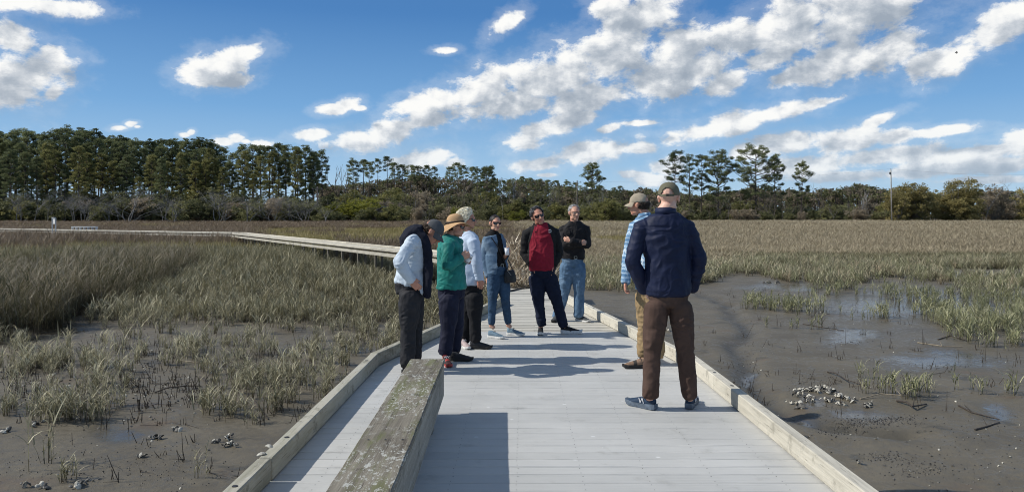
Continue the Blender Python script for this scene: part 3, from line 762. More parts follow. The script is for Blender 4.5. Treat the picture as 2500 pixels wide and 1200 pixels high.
# tall rush clump at the far left
x, y = sample(7, 26, 12.5, 30.0); px, py = px_of(x, y); s = (x < -3); x, y, px, py = x[s], y[s], px[s], py[s]
re = np.interp(px, RUSH_EDGE_X, RUSH_EDGE_Y) + 10 * cloudy(x, y, 0.8, 44)
d = ((py < re) & (py > re - np.interp(px, [0, 300, 450, 520], [125, 90, 45, 0]))) * np.clip(0.75 + 0.6 * cloudy(x, y, 0.6, 45), 0.15, 1)
x, y = keep(x, y, d, 8); z = height(x, y)
RUSH = [tuft(540 + i, 22, 0.22, 0.55, 1.05, M_G_RUSH, 2, 0.008, stiff=1.3, leafw=0.011) for i in range(5)]
scatter('tall_rush', 'tall dark rush clump standing over the mud pool at the far left', RUSH, np.stack([x, y, z], 1), KS * np.random.default_rng(9).uniform(0.6, 1.1, len(x)) * np.interp(-x, [3, 9], [0.75, 1.0]))
# -- left and centre, beyond: bands of olive, yellow and reddish grass
def fieldmesh(seed, mat, n_, Rh, h0, h1, w, lv=1): return tuft(seed, n_, Rh, h0, h1, mat, lv, w, square=True, leafw=w * 1.1, stiff=1.2)
FO = [fieldmesh(560 + i, M_G_OLIVE, 130, 0.55, 0.30, 0.62, 0.016) for i in range(4)]
FY = [fieldmesh(570 + i, M_G_YEL, 130, 0.55, 0.30, 0.60, 0.018) for i in range(4)]
FR = [fieldmesh(580 + i, M_G_RED, 130, 0.55, 0.45, 0.95, 0.018) for i in range(4)]
FT = [fieldmesh(590 + i, M_G_TAN, 130, 0.55, 0.35, 0.72, 0.018) for i in range(4)]
def band(px, py, x, y):
    """0 olive, 1 yellow, 2 reddish, 3 tan, chosen by where it grows in the marsh"""
    c = cloudy(x, y, 0.06, 60) * 1.1 + cloudy(x, y, 0.25, 61) * 0.5
    k = np.zeros(len(px), int)
    left = px < 1250 + 200 * c
    k[~left] = 3
    k[left & (py < 605 + 22 * c)] = 1
    k[left & (py < 592 + 14 * c) & (px < 620 + 300 * c) & (c > -0.10)] = 2
    k[left & (py < 587) & (py > 566) & (px < 430 + 60 * c)] = 2
    k[left & (py < 559)] = np.where(c[left & (py < 559)] > 0.15, 1, 2)
    k[left & (c > 0.32) & (py < 640)] = 2
    k[(px > 1000) & (px < 1600) & (py < 600) & (c < -0.12)] = 1
    k[~left & (py > 600) & (c < 0.0)] = 0
    return k
P = {0: [], 1: [], 2: [], 3: []}; G = {0: [], 1: [], 2: [], 3: []}; GZ = {0: [], 1: [], 2: [], 3: []}
for (seed, dens, ya, yb, s_) in ((10, 2.4, 42, 74, 1.1), (11, 1.1, 72, 120, 1.5), (12, 0.42, 116, 215, 2.1)):
    x, y = sample(seed, dens, ya, yb, umax=0.86, ks=1.0); px, py = px_of(x, y); c = cloudy(x, y, 0.15, 62)
    d = np.clip(0.85 + 0.5 * c, 0.2, 1)
    right = (px > 1500)
    bare = np.zeros(len(x), bool)
    for cx, cy, rx, ry in ((2390, 668, 135, 8), (2180, 650, 90, 5)):
        bare |= ((px - cx) / rx) ** 2 + ((py - cy) / ry) ** 2 < 1
    d = np.where(bare, 0, d)
    lim = np.interp(y, [58, 66], [1, 0])      # keep grass under the walkway posts short
    x2, y2 = keep(x, y, d, seed + 100); px2, py2 = px_top(x2, y2); kk = band(px2, py2, x2, y2); z2 = height(x2, y2)
    g = np.random.default_rng(seed).uniform(0.8, 1.2, len(x2)) * s_
    zs = z2; gz = g / s_ * np.interp(y2, [42, 60, 80, 92, 110, 150], [1.65, 1.55, 1.50, 1.45, 1.1, 0.95]) * np.where(px2 > 1330, np.interp(y2, [42, 60, 95, 120], [0.42, 0.55, 0.85, 1.0]), 1.0)
    gz = np.where(kk == 2, gz * 0.85, gz)
    for i in range(4):
        P[i].append(np.stack([x2, y2, zs], 1)[kk == i]); G[i].append(g[kk == i]); GZ[i].append(gz[kk == i])
for i, (nm, lb, T_) in enumerate((('olive_marsh_grass', 'flat olive green marsh grass field', FO), ('yellow_marsh_grass', 'yellowish olive bands of marsh grass', FY), ('reddish_rush', 'reddish brown rush bands along the marsh edge', FR), ('tan_marsh_grass', 'wide tan field of dry marsh grass on the right', FT))):
    scatter(nm, lb, T_, np.concatenate(P[i]), np.concatenate(G[i]), 70 + i, np.concatenate(GZ[i]))
# -- right: dense edge, then islands on the mud
RE_X = [1395, 1430, 1530, 1600, 1700, 1780, 1850, 1930, 2000, 2080, 2150, 2250, 2350, 2430, 2500, 2700]
RE_Y = [668, 712, 718, 706, 692, 682, 678, 690, 700, 706, 712, 716, 722, 725, 740, 745]
x, y = sample(20, 15, 16.0, 34.0); px, py = px_of(x, y); s = (px > 1380); x, y, px, py = x[s], y[s], px[s], py[s]
c = cloudy(x, y, 0.7, 46); d = np.clip(0.70 + 0.8 * c, 0.05, 1) * (py < np.interp(px, RE_X, RE_Y) + 9 * c)
d = d * np.where((px > 2080) & (py > 690), np.clip(0.2 + 1.6 * c, 0, 1), 1)
d = d - 1.5 * ell(px, py, [(2400, 668, 110, 9, 1), (2200, 690, 90, 8, .5), (1960, 700, 90, 8, .5)])
x, y = keep(x, y, np.clip(d, 0, 1), 21); z = height(x, y)
MIDR = [tuft(600 + i, 18, 0.24, 0.20, 0.40, M_G_NEARR if i in (0, 2) else (M_G_TAN if i == 1 else M_G_NEARL), 3, 0.009, leafw=0.013) for i in range(5)]
scatter('middle_right_grass', 'dense greenish tan marsh grass behind the right mudflat', MIDR, np.stack([x, y, z], 1), KS * np.random.default_rng(22).uniform(0.65, 1.2, len(x)))
x, y = sample(23, 34, 7.5, 22.0); px, py = px_of(x, y); s = (px > 1600); x, y, px, py = x[s], y[s], px[s], py[s]
d = ell(px, py, [(1900,750,75,9,1),(1960,762,60,7,.9),(1850,742,30,8,.8),(2090,786,34,7,.45),(2070,762,20,5,.3),(2145,775,26,7,.8),(2185,748,20,5,.6),(2290,765,60,12,1),(2360,785,80,13,1),(2430,800,70,16,1),(2380,820,60,12,1),(2450,838,50,12,1),(2320,775,60,10,1),(2480,770,30,10,.8),
   (2150,960,36,11,1),(2215,968,45,11,1),(2270,955,40,9,.9),(2130,940,18,8,.5),(2350,955,40,8,.45),(2440,965,40,10,.35),(2480,1040,30,16,1),(2500,1060,25,10,.9),(2080,925,22,6,.5),(1985,800,30,5,.2),(2250,890,12,4,.12),(2400,890,14,4,.15),(1910,800,50,6,.15),(1785,760,15,5,.2),(1730,700,60,5,.4),(2150,715,150,8,.5),(2300,728,120,9,.6),(2420,740,90,12,.8),(2050,700,90,6,.5),(2470,700,60,12,.6),(2250,745,60,6,.4)])
c = cloudy(x, y, 1.8, 47); d = np.clip((d + 0.45 * c * (d > 0)) * 1.0, 0, 1) ** 1.6
x, y = keep(x, y, d, 24); z = height(x, y)
NEARR = [tuft(620 + i, st, 0.10, 0.22, h_, M_G_NEARR, 3, 0.008, leafw=0.013) for i, (st, h_) in enumerate([(6, 0.42), (8, 0.36), (4, 0.48), (7, 0.40)])]
scatter('island_grass', 'fresh green grass tufts growing in islands on the right mudflat', NEARR, np.stack([x, y, z], 1), KS * np.random.default_rng(25).uniform(0.55, 1.1, len(x)))
# ================= trees =================
def foliage_mat(name, dark, light, scale=0.35):
    m, n, p = new_mat(name)
    geo = n.n('ShaderNodeNewGeometry').outputs['Position']
    tone = n.n('ShaderNodeAttribute', attribute_name='tone').outputs['Fac']
    oi = n.n('ShaderNodeObjectInfo').outputs['Random']
    f = n.math('ADD', n.math('MULTIPLY', tone, 0.55), n.math('MULTIPLY', n.noise(geo, scale, 3, 0.6), 0.5))
    f = n.math('ADD', f, n.math('MULTIPLY', n.math('SUBTRACT', oi, 0.5), 0.35))
    c = n.ramp(f, [(0.25, dark), (0.85, light)])
    setp(n, p, color=c, rough=0.65, spec=0.25)
    # leaves let a little light through
    tr = n.n('ShaderNodeBsdfTranslucent', {'Color': c}); mx = n.n('ShaderNodeMixShader', {0: 0.42})
    out = [x for x in m.node_tree.nodes if x.type == 'OUTPUT_MATERIAL'][0]
    n.L.new(p.outputs[0], mx.inputs[1]); n.L.new(tr.outputs[0], mx.inputs[2]); n.L.new(mx.outputs[0], out.inputs[0])
    return m
M_PINE = foliage_mat('pine_needles', (0.058, 0.077, 0.036), (0.256, 0.275, 0.122))
M_PINE2 = foliage_mat('olive_pine_needles', (0.096, 0.102, 0.033), (0.314, 0.294, 0.109))
M_BUSH = foliage_mat('dark_evergreen_leaves', (0.061, 0.069, 0.033), (0.288, 0.284, 0.128), 0.8)
M_YGREEN = foliage_mat('yellow_green_leaves', (0.070, 0.083, 0.015), (0.256, 0.256, 0.045), 0.8)
M_OLIVE = foliage_mat('olive_spring_leaves', (0.173, 0.151, 0.059), (0.474, 0.403, 0.166), 0.5)
M_BROWN = foliage_mat('brown_twiggy_leaves', (0.134, 0.113, 0.079), (0.384, 0.320, 0.224), 0.5)
M_BARK = simple('pine_bark', (0.085, 0.068, 0.055), 0.9, var=0.35, scale=2.5)
M_BARKL = simple('pale_bark', (0.20, 0.18, 0.15), 0.9, var=0.3, scale=2.5)
M_DEAD = simple('dead_grey_wood', (0.21, 0.20, 0.185), 0.85, var=0.6, scale=1.2)
M_DEADB = simple('brown_twigs', (0.12, 0.10, 0.082), 0.9, var=0.3, scale=3)

def leaf_quads(rg, centers, radii, per, size, flat=0.5, aspect=0.45, droop=0.0):
    """numpy quads scattered through ellipsoidal clumps -> verts, quads, tone per face"""
    C = np.repeat(centers, per, axis=0); Rr = np.repeat(radii, per, axis=0); N = len(C)
    d = rg.normal(size=(N, 3)); d /= np.linalg.norm(d, axis=1)[:, None]
    r = rg.random(N) ** (1 / 2.2)
    P = C + d * r[:, None] * Rr
    u = rg.normal(size=(N, 3)) * np.array([1, 1, flat]); u[:, 2] -= droop; u /= np.linalg.norm(u, axis=1)[:, None]
    t = rg.normal(size=(N, 3)); v = np.cross(u, t); v /= np.linalg.norm(v, axis=1)[:, None]
    s = size * (0.6 + 0.8 * rg.random(N))[:, None]
    a = u * s; b = v * s * aspect
    V = np.stack([P - a * 0.5, P - b * 0.5 + a * 0.1, P + a * 0.5, P + b * 0.5 + a * 0.1], 1).reshape(-1, 3)
    Q = np.arange(N * 4).reshape(-1, 4)
    ct = np.repeat(rg.random(len(centers)), per)
    return V, Q, 0.55 * ct + 0.45 * rg.random(N)
def leaf_mesh(name, mat, parts):
    V = []; Q = []; T = []; k = 0
    for v, q_, t in parts:
        V.append(v); Q.append(q_ + k); T.append(t); k += len(v)
    me = mesh(name, np.concatenate(V), np.concatenate(Q), mat); attr(me, 'tone', np.concatenate(T), 'FACE')
    return me
def pine_meshes(seed, H=22.0, base=0.5, spread=3.6, nb=34, per=42, top_round=1.0, mat=None, bare=0, lean=0.3, clump=0.95, leaf=0.42):
    r = random.Random(seed); rg = np.random.default_rng(seed)
    B = Buf(); rad = 0.012 * H
    bx_, by_ = r.uniform(-1, 1) * lean, r.uniform(-1, 1) * lean
    def tp(t): return Vector((bx_ * math.sin(t * 2.2), by_ * math.sin(t * 1.7), H * 0.96 * t))
    B.tube([tp(i / 9) for i in range(10)], [rad * (1 - 0.88 * (i / 9) ** 1.2) for i in range(10)], 7)
    cs = []; rs = []
    ph = r.uniform(0, 6.28)
    for i in range(nb):
        k = (i + r.random() * 0.8) / nb; t = base + (1 - base) * k * 0.99
        prof = (math.sin(math.pi * (0.22 + 0.68 * k)) ** 0.8) * (1.0 if k < 0.85 else 0.85)
        L = spread * prof * r.uniform(0.55, 1.15)
        ph += 2.4 + r.uniform(-.5, .5)
        p0 = tp(t); up = 0.10 + 0.65 * k
        dr = Vector((math.cos(ph), math.sin(ph), up + r.uniform(-.2, .2))).normalized()
        p1 = p0 + dr * L * 0.55 + Vector((0, 0, -0.05 * L)); p2 = p0 + dr * L + Vector((0, 0, 0.12 * L))
        br = 0.05 + 0.02 * L
        B.tube([p0, p1, p2], [br, br * 0.6, br * 0.25], 4, caps=False)
        n_c = 1 + int(L * 0.9)
        for j in range(n_c):
            f = 1.0 - 0.5 * j / max(n_c, 1) * r.uniform(0.6, 1.2)
            side = Vector((-dr.y, dr.x, 0)) * r.uniform(-1, 1) * L * 0.34 * (1 if j else 0.3)
            c = p0.lerp(p2, f) + side + Vector((0, 0, r.uniform(0.0, 0.5)))
            B.tube([p0.lerp(p2, f * 0.72), c], [0.035, 0.015], 3, caps=False)
            s = clump * r.uniform(0.65, 1.2)
            cs.append(tuple(c)); rs.append((s, s, s * 0.52))
    for j in range(4):
        c = tp(0.985) + Vector((r.uniform(-.8, .8), r.uniform(-.8, .8), r.uniform(-.3, .5))); cs.append(tuple(c)); s = clump * r.uniform(.8, 1.1); rs.append((s, s, s * .6))
    for j in range(bare):   # dead stubs below the crown
        t = r.uniform(0.25, base); a = r.uniform(0, 6.28); p0 = tp(t); L = r.uniform(0.6, 2.2)
        B.tube([p0, p0 + Vector((math.cos(a) * L, math.sin(a) * L, r.uniform(-.1, .5)))], [0.05, 0.015], 3, caps=False)
    tm = B.mesh('trunk', M_BARK, smooth=True)
    cm = leaf_mesh('crown', mat or M_PINE, [leaf_quads(rg, np.array(cs), np.array(rs), per, leaf, 0.7, 0.5)])
    return tm, cm, H
def bush_meshes(seed, Rx=3.0, H=5.0, n_=90, per=46, mat=None, leaf=0.26, low=0.05, clump=0.62, lump=0.35, spreadz=0.5):
    r = random.Random(seed); rg = np.random.default_rng(seed); cs = []; rs = []
    lob = [(r.uniform(-.45, .45) * Rx, r.uniform(-.45, .45) * Rx, r.uniform(.25, .72) * H, r.uniform(.40, .75)) for _ in range(8)]
    B = Buf()
    tr = 0
    while len(cs) < n_:
        lx, ly, lz, ls = r.choice(lob)
        d = Vector((r.gauss(0, 1), r.gauss(0, 1), r.gauss(0, 1))).normalized() * (r.random() ** 0.4)
        c = Vector((lx + d.x * Rx * ls, ly + d.y * Rx * ls, lz + d.z * H * spreadz * ls + r.uniform(-lump, lump)))
        tr += 1
        if c.z < low * H or c.z > H: continue
        s = clump * r.uniform(0.6, 1.25); cs.append(tuple(c)); rs.append((s, s, s * 0.7))
        if len(cs) % 4 == 0: B.tube([Vector((lx * .15, ly * .15, 0)), Vector((c.x * .45, c.y * .45, c.z * .55)), c], [0.11, 0.06, 0.02], 4, caps=False)
    tm = B.mesh('trunk', M_BARKL if mat in (M_OLIVE, M_BROWN) else M_BARK, smooth=True)
    cm = leaf_mesh('crown', mat or M_BUSH, [leaf_quads(rg, np.array(cs), np.array(rs), per, leaf, 1.0, 0.55)])
    return tm, cm, H
def snag_meshes(seed, H=7.0, wide=0.7, levels=5, mat=None, trunks=3, thick=0.10):
    r = random.Random(seed); B = Buf()
    def grow(p, d, L, rad, lv):
        pts = [p]; q = p.copy(); dd = d.copy()
        for i in range(3):
            dd = (dd + Vector((r.uniform(-.3, .3), r.uniform(-.3, .3), r.uniform(-.12, .2)))).normalized(); q = q + dd * L / 3; pts.append(q.copy())
        B.tube(pts, [rad, rad * .85, rad * .7, rad * .5], 4 if lv > 1 else 5, caps=False)
        if lv >= levels: return
        for i in range(r.choice([2, 3, 3, 4])):
            t = r.uniform(0.35, 1.0); k = min(int(t * 3), 2); pp = pts[k].lerp(pts[k + 1], t * 3 - k)
            a = r.uniform(0, 6.28); sd_ = Vector((math.cos(a), math.sin(a), r.uniform(-.1, .7))).normalized()
            grow(pp, (dd * (1 - wide * 0.55) + sd_ * wide).normalized(), L * r.uniform(.5, .72), rad * .5, lv + 1)
    for i in range(trunks):
        a = r.uniform(0, 6.28); k = 0.15 + 0.5 * (trunks > 1) * r.random()
        grow(Vector((math.cos(a) * .15, math.sin(a) * .15, 0)), Vector((math.cos(a) * k, math.sin(a) * k, 1)).normalized(), H * r.uniform(.42, .6), thick * r.uniform(.6, 1), 0)
    zmax = max(v.z for v in B.v)
    tm = B.mesh('trunk', mat or M_DEAD)
    return tm, None, zmax
_made = {}
def plant(name, key, meshes, loc, H, rz, label, cat, group=None, wide=1.0, child=('trunk', 'crown')):
    tm, cm, H0 = meshes
    root = empty(name, loc, rz, label, cat, group)
    s = H / H0; root.scale = (s * wide, s * wide, s)
    o = bpy.data.objects.new(child[0], tm); COL.objects.link(o); o.parent = root
    if cm is not None:
        o = bpy.data.objects.new(child[1], cm); COL.objects.link(o); o.parent = root
    return root

PINES = [pine_meshes(100 + i, 22, b_, s_, nb_, 84, mat=mt_, bare=12, clump=0.85, leaf=0.30) for i, (b_, s_, nb_, mt_) in enumerate(
    [(0.42, 2.6, 42, M_PINE), (0.48, 2.3, 34, M_PINE), (0.36, 2.9, 50, M_PINE), (0.56, 2.4, 27, M_PINE), (0.30, 2.8, 50, M_PINE2), (0.72, 2.3, 17, M_PINE), (0.48, 2.3, 30, M_PINE2), (0.78, 1.9, 13, M_PINE)])]
TOPS = [(-200,330),(0,318),(50,311),(100,322),(150,309),(225,310),(262,331),(300,326),(345,337),(400,334),(455,336),(500,331),(535,352),(570,366),(600,346),(650,350),(690,344),(745,345),(785,357),(806,380)]
def top_at(px): return float(np.interp(px, [t[0] for t in TOPS], [t[1] for t in TOPS]))
r = random.Random(21)
def pine_at(px, top, Y, k, label, group=None, wide=1.0, meshes=None, cat='pine tree', name='pine_tree'):
    X = (px - 1250) / F * Y; zg = hz1(X, Y) - 0.1
    H = EYE + (HZ - top) / F * Y - zg
    return plant(name, k, meshes or PINES[k], (X, Y, zg), H, r.uniform(0, 6.28), label, cat, group, wide)
LW = 'tall bare trunked pine crowded among others in the dense wood behind the white notice board'
px = -170.0
while px < 808:
    t = top_at(px)
    pine_at(px, t + abs(r.gauss(0, 5)), r.uniform(186, 205), r.choice([0, 0, 1, 2, 2, 3, 5]), LW, 'pines of the dense wood on the left', wide=r.uniform(.85, 1.1))
    px += r.uniform(12, 22) * (1.25 if px > 560 else 1)
px = -170.0
while px < 800:
    pine_at(px, top_at(px) + 14 + abs(r.gauss(0, 14)), r.uniform(176, 192), r.choice([0, 1, 1, 3, 4, 5, 6]), LW, 'pines of the dense wood on the left', wide=r.uniform(.8, 1.0))
    px += r.uniform(15, 28) * (1.7 if px > 560 else 1)
px = -150.0
while px < 700:
    pine_at(px, top_at(px) + (34 if px < 560 else 60) + abs(r.gauss(0, 30)), r.uniform(166, 178), r.choice([4, 6, 4, 2, 0]), LW, 'pines of the dense wood on the left', wide=r.uniform(.8, 1.05))
    px += r.uniform(19, 36)
# the thinner row of pines in the middle
LC = 'slim small crowned pine in the lower far row behind the standing people'
for px, tp_ in ((862,388),(884,386),(905,392),(925,384),(943,378),(962,394),(985,399),(1003,400),(1022,402),(1040,400),(1058,404),(1098,404),(1118,394),(1134,400),(1152,404),(1170,409),(1186,406),(1205,432),(1228,438),(1250,436),(1275,428),(1292,432),(1316,436),(1340,437),(1362,438),(1385,440),(1402,444),(1470,452),(1500,456),(1516,452),(1545,466),(1570,470)):
    pine_at(px + r.uniform(-3, 3), tp_, r.uniform(228, 262), r.choice([3, 5, 5, 7, 7]), LC, 'slim pines of the middle row', wide=r.uniform(.85, 1.1))
for px, tp_ in ((830,398),(848,410),(812,395),(1112,410),(1060,415)):
    X = (px - 1250) / F * 215; zg = hz1(X, 215)
    plant('dead_tree', 0, snag_meshes(300 + px, 16, 0.3, 2, M_DEADB, 1, 0.2), (X, 215, zg), EYE + (HZ - tp_) / F * 215 - zg, 1.0, 'leafless grey trunk with short twigs in the gap between the two pine rows', 'dead tree', 'leafless trunks in the gap')
# pines standing free
FREE = [ # px, top, base fraction, spread, branches, seed, width, label
 (1446,401,0.20,5.4,48,501,0.95,'dark full crowned pine standing alone beside the left utility pole'),
 (1190,407,0.52,4.2,30,502,0.85,'round headed pine rising above the low wood behind the denim jacket'),
 (1648,374,0.58,4.4,20,503,0.95,'broad topped open pine, first of the free standing row, above the tan cap'),
 (1684,378,0.42,3.0,22,504,0.90,'narrow leaning pine, second of the free standing pine row'),
 (1711,377,0.45,3.0,22,505,0.90,'slender pine close against the left side of the fullest free standing pine'),
 (1755,372,0.24,5.4,46,506,1.00,'fullest and darkest free standing pine with a dense low crown'),
 (1846,361,0.30,6.2,34,507,1.00,'tallest free standing pine with wide separate tiers of branches'),
 (1892,378,0.34,3.6,28,508,0.90,'slim open pine just right of the tallest free standing pine'),
 (1956,394,0.36,3.9,28,509,0.90,'small pine standing apart at the end of the row with one long low branch'),
]
for px, tp_, bs_, sp_, nb_, sd_, wd_, lab in FREE:
    ms = pine_meshes(sd_, 20, bs_, sp_, nb_, 95, bare=14, lean=0.5, clump=0.95, leaf=0.30)
    pine_at(px, tp_, 212 + r.uniform(-6, 6), 0, lab, None, wd_, ms)
# understory
BUSH = [bush_meshes(200 + i, Rx_, 5.0, n_, 44, mat=mt_) for i, (Rx_, n_, mt_) in enumerate([(2.6, 90, M_BUSH), (3.2, 110, M_BUSH), (2.2, 70, M_BUSH), (2.8, 90, M_BROWN), (2.7, 90, M_YGREEN), (3.0, 100, M_PINE2)])]
def bush_at(px, top, Y, k, label, group, wide=1.0, meshes=None):
    X = (px - 1250) / F * Y; zg = hz1(X, Y) - 0.15; H = EYE + (HZ - top) / F * Y - zg
    return plant('shrub', k, meshes or BUSH[k], (X, Y, zg), H, r.uniform(0, 6.28), label, 'shrub', group, wide)
LU = 'dark evergreen shrub filling the foot of the tree line beyond the marsh'
for (x0, x1, step, tlo, thi, Ya, Yb_, ks) in (
    (-140, 820, 21, 446, 492, 168, 184, (0, 1, 2, 1, 5)), (-140, 830, 25, 470, 505, 158, 166, (0, 1, 2, 3, 5)),
    (820, 1500, 21, 448, 476, 205, 226, (0, 1, 1, 3, 5)), (820, 1560, 24, 478, 505, 172, 196, (0, 1, 2, 3, 5)),
    (1430, 2230, 26, 482, 500, 205, 222, (0, 1, 3, 5, 2)), (1500, 2230, 30, 502, 514, 192, 204, (0, 1, 2, 3)), (2380, 2660, 24, 470, 498, 200, 222, (0, 1, 3, 5, 2))):
    px = x0
    while px < x1:
        bush_at(px, r.uniform(tlo, thi), r.uniform(Ya, Yb_), r.choice(ks), LU, 'evergreen shrubs along the wood edge', r.uniform(.9, 1.35)); px += step * r.uniform(.7, 1.3)
for px, tp_, lab, w_ in ((872, 474, 'bright yellow green shrub left of the half hidden grey roof', 1.7), (848, 486, 'low yellow green shrub at the left foot of the brightest shrub', 1.3), (1128, 500, 'small yellow green shrub above the white haired head', 1.1), (1262, 508, 'low olive shrub at the marsh edge between the denim and maroon tops', 1.2)):
    bush_at(px, tp_, 168, 4, lab, None, w_)
ms = bush_meshes(260, 5.6, 10, 520, 60, mat=M_OLIVE, leaf=0.26, clump=0.8, lump=0.9, low=0.0, spreadz=0.62)
bush_at(2248, 436, 190, 0, 'large rounded olive tree right of the tall pole, left half of the big clump', None, 1.25, ms)
ms = bush_meshes(261, 5.4, 10, 500, 60, mat=M_OLIVE, leaf=0.26, clump=0.8, lump=0.9, low=0.0, spreadz=0.62)
bush_at(2338, 437, 192, 0, 'large rounded olive tree forming the right half of the big clump', None, 1.25, ms)
ms = bush_meshes(262, 3.6, 8, 170, 50, mat=M_OLIVE, leaf=0.3, clump=0.7, lump=0.5)
bush_at(2192, 470, 186, 0, 'lower olive bush at the foot of the big round clump, beside the pole', None, 1.0, ms)
ms = bush_meshes(263, 3.8, 8, 150, 50, mat=M_BROWN, leaf=0.28, clump=0.7, lump=0.6)
bush_at(2432, 452, 196, 0, 'brownish half bare tree right of the big olive clump', None, 1.0, ms)
ms = bush_meshes(264, 3.2, 8, 150, 50, mat=M_OLIVE, leaf=0.28, clump=0.7, lump=0.6)
bush_at(2502, 455, 194, 0, 'olive green tree cut by the right end of the view', None, 1.0, ms)
SN = [snag_meshes(400 + i, 7, w_, 5, None, t_, th_) for i, (w_, t_, th_) in enumerate([(0.8, 3, .085), (0.65, 2, .10), (0.95, 4, .075), (1.05, 3, .07), (0.5, 1, .11)])]
LS = 'bleached leafless tree with spreading grey twigs at the foot of the dense wood'
for px, tp_, k in ((12,455,0),(48,448,1),(92,472,2),(128,460,0),(152,452,1),(205,470,2),(238,468,0),(268,462,1),(322,448,0),(372,466,2),(402,455,2),(436,472,1),(512,450,0),(540,455,1),(606,462,2),(652,470,0),(700,474,2),(742,478,0),(800,480,1)):
    X = (px - 1250) / F * 153; zg = hz1(X, 153) - 0.1
    plant('dead_tree', 0, SN[(k + int(px)) % 5], (X, r.uniform(150, 158), zg), (EYE + (HZ - tp_) / F * 153 - zg), r.uniform(0, 6.28), LS, 'dead tree', 'bleached trees at the foot of the dense wood', r.uniform(.8, 1.5))
for i, (px, tp_, Y, lab) in enumerate(((968,486,166,'bleached grey leafless tree just right of the half hidden roof'),(1042,502,165,'small bleached snag above the straw hat'),(1265,434,214,'tall pale dead trunk standing in the middle wood'),(2405,430,190,'bare crooked branched tree behind the brownish tree right of the olive clump'),(2488,434,198,'bare thin tree at the right end of the view'),(2105,460,205,'slim dead trunk in the low wood left of the tall pole'),(1990,446,214,'thin bare stem leaning over the low wood right of the last free pine'),(2120,452,212,'pale bare stem just left of the tall pole'),(1380,450,225,'pale bare stem in the wood above the grey haired person'))):
    X = (px - 1250) / F * Y; zg = hz1(X, Y) - 0.1; thin = i in (2, 5, 6, 7, 8)
    ms = snag_meshes(430 + i, 9, 0.35 if thin else 0.7, 2 if thin else 4, M_DEAD, 1 if thin else 2, 0.12)
    plant('dead_tree', 0, ms, (X, Y, zg), EYE + (HZ - tp_) / F * Y - zg, 0.4 * i, lab, 'dead tree')
BR = [snag_meshes(460 + i, 9, 0.42, 4, M_DEADB if i % 2 else M_DEAD, 1 + i % 2, 0.085) for i in range(4)]
for (x0, x1, st_, t0, t1, Ya, Yb_) in ((815, 1560, 17, 438, 486, 176, 200), (1560, 2180, 19, 462, 498, 190, 205), (2395, 2560, 22, 442, 490, 190, 204)):
    px = x0
    while px < x1:
        Y = r.uniform(Ya, Yb_); X = (px - 1250) / F * Y; zg = hz1(X, Y) - .1
        plant('bare_tree', 0, r.choice(BR), (X, Y, zg), EYE + (HZ - r.uniform(t0, t1)) / F * Y - zg, r.uniform(0, 6.28), 'slim leafless brown grey tree in the low wood right of the dense pines', 'bare tree', 'leafless trees in the low wood', r.uniform(.8, 1.2)); px += st_ * r.uniform(.5, 1.5)
# far woods behind everything: one mass
rg = np.random.default_rng(77); cs = []; rs = []; B = Buf()
def farband(x0, x1, f_top, Y0, Y1, count, seedj):
    for i in range(count):
        px = rg.uniform(x0, x1); Y = rg.uniform(Y0, Y1); top = f_top(px) + abs(rg.normal() * 6.0) + 6 * math.sin(px * .023) + 5 * math.sin(px * .0083 + 1) + 3 * math.sin(px * .071)
        X = (px - 1250) / F * Y; zt = EYE + (HZ - top) / F * Y; H = zt + 0.2
        B.tube([(X, Y, -0.3), (X + rg.uniform(-.4, .4), Y, zt - 1)], [0.22, 0.1], 4, caps=False)
        for j in range(7):
            z = zt - 0.6 - abs(rg.normal()) * H * 0.33
            if z < 0.5: z = rg.uniform(0.5, zt)
            s = rg.uniform(0.9, 1.9); cs.append((X + rg.normal() * 1.5, Y + rg.normal(), z)); rs.append((s, s, s * 0.65))
farband(780, 1600, lambda p_: np.interp(p_, (780, 900, 1200, 1300, 1450, 1600), (448, 430, 436, 446, 455, 462)), 262, 300, 330, 1)
farband(1500, 2750, lambda p_: np.interp(p_, (1500, 1700, 1950, 2060, 2110, 2170, 2400, 2750), (466, 464, 465, 458, 456, 462, 462, 462)), 250, 330, 620, 2)
B.obj('x', M_BARK); bpy.data.objects.remove(bpy.data.objects['x'])
V1, Q1, T1 = leaf_quads(rg, np.array(cs), np.array(rs), 26, 0.75, 0.9, 0.6)
tm = B.mesh('t', M_BARK)
me = mesh('distant_woods', V1, Q1, [M_BUSH, M_BROWN, M_BARK], mi=(np.repeat(rg.random(len(cs)), 26) > 0.5).astype(int)); attr(me, 'tone', T1, 'FACE')
bmx = bmesh.new(); bmx.from_mesh(me); k0 = len(bmx.faces); bmx.from_mesh(tm); bmx.faces.ensure_lookup_table()
for f in bmx.faces[k0:]: f.material_index = 2
bmx.to_mesh(me); bmx.free()
tag(link('distant_woods', me), 'low far off wood of pines and brown trees closing the marsh', 'woods', kind='stuff')
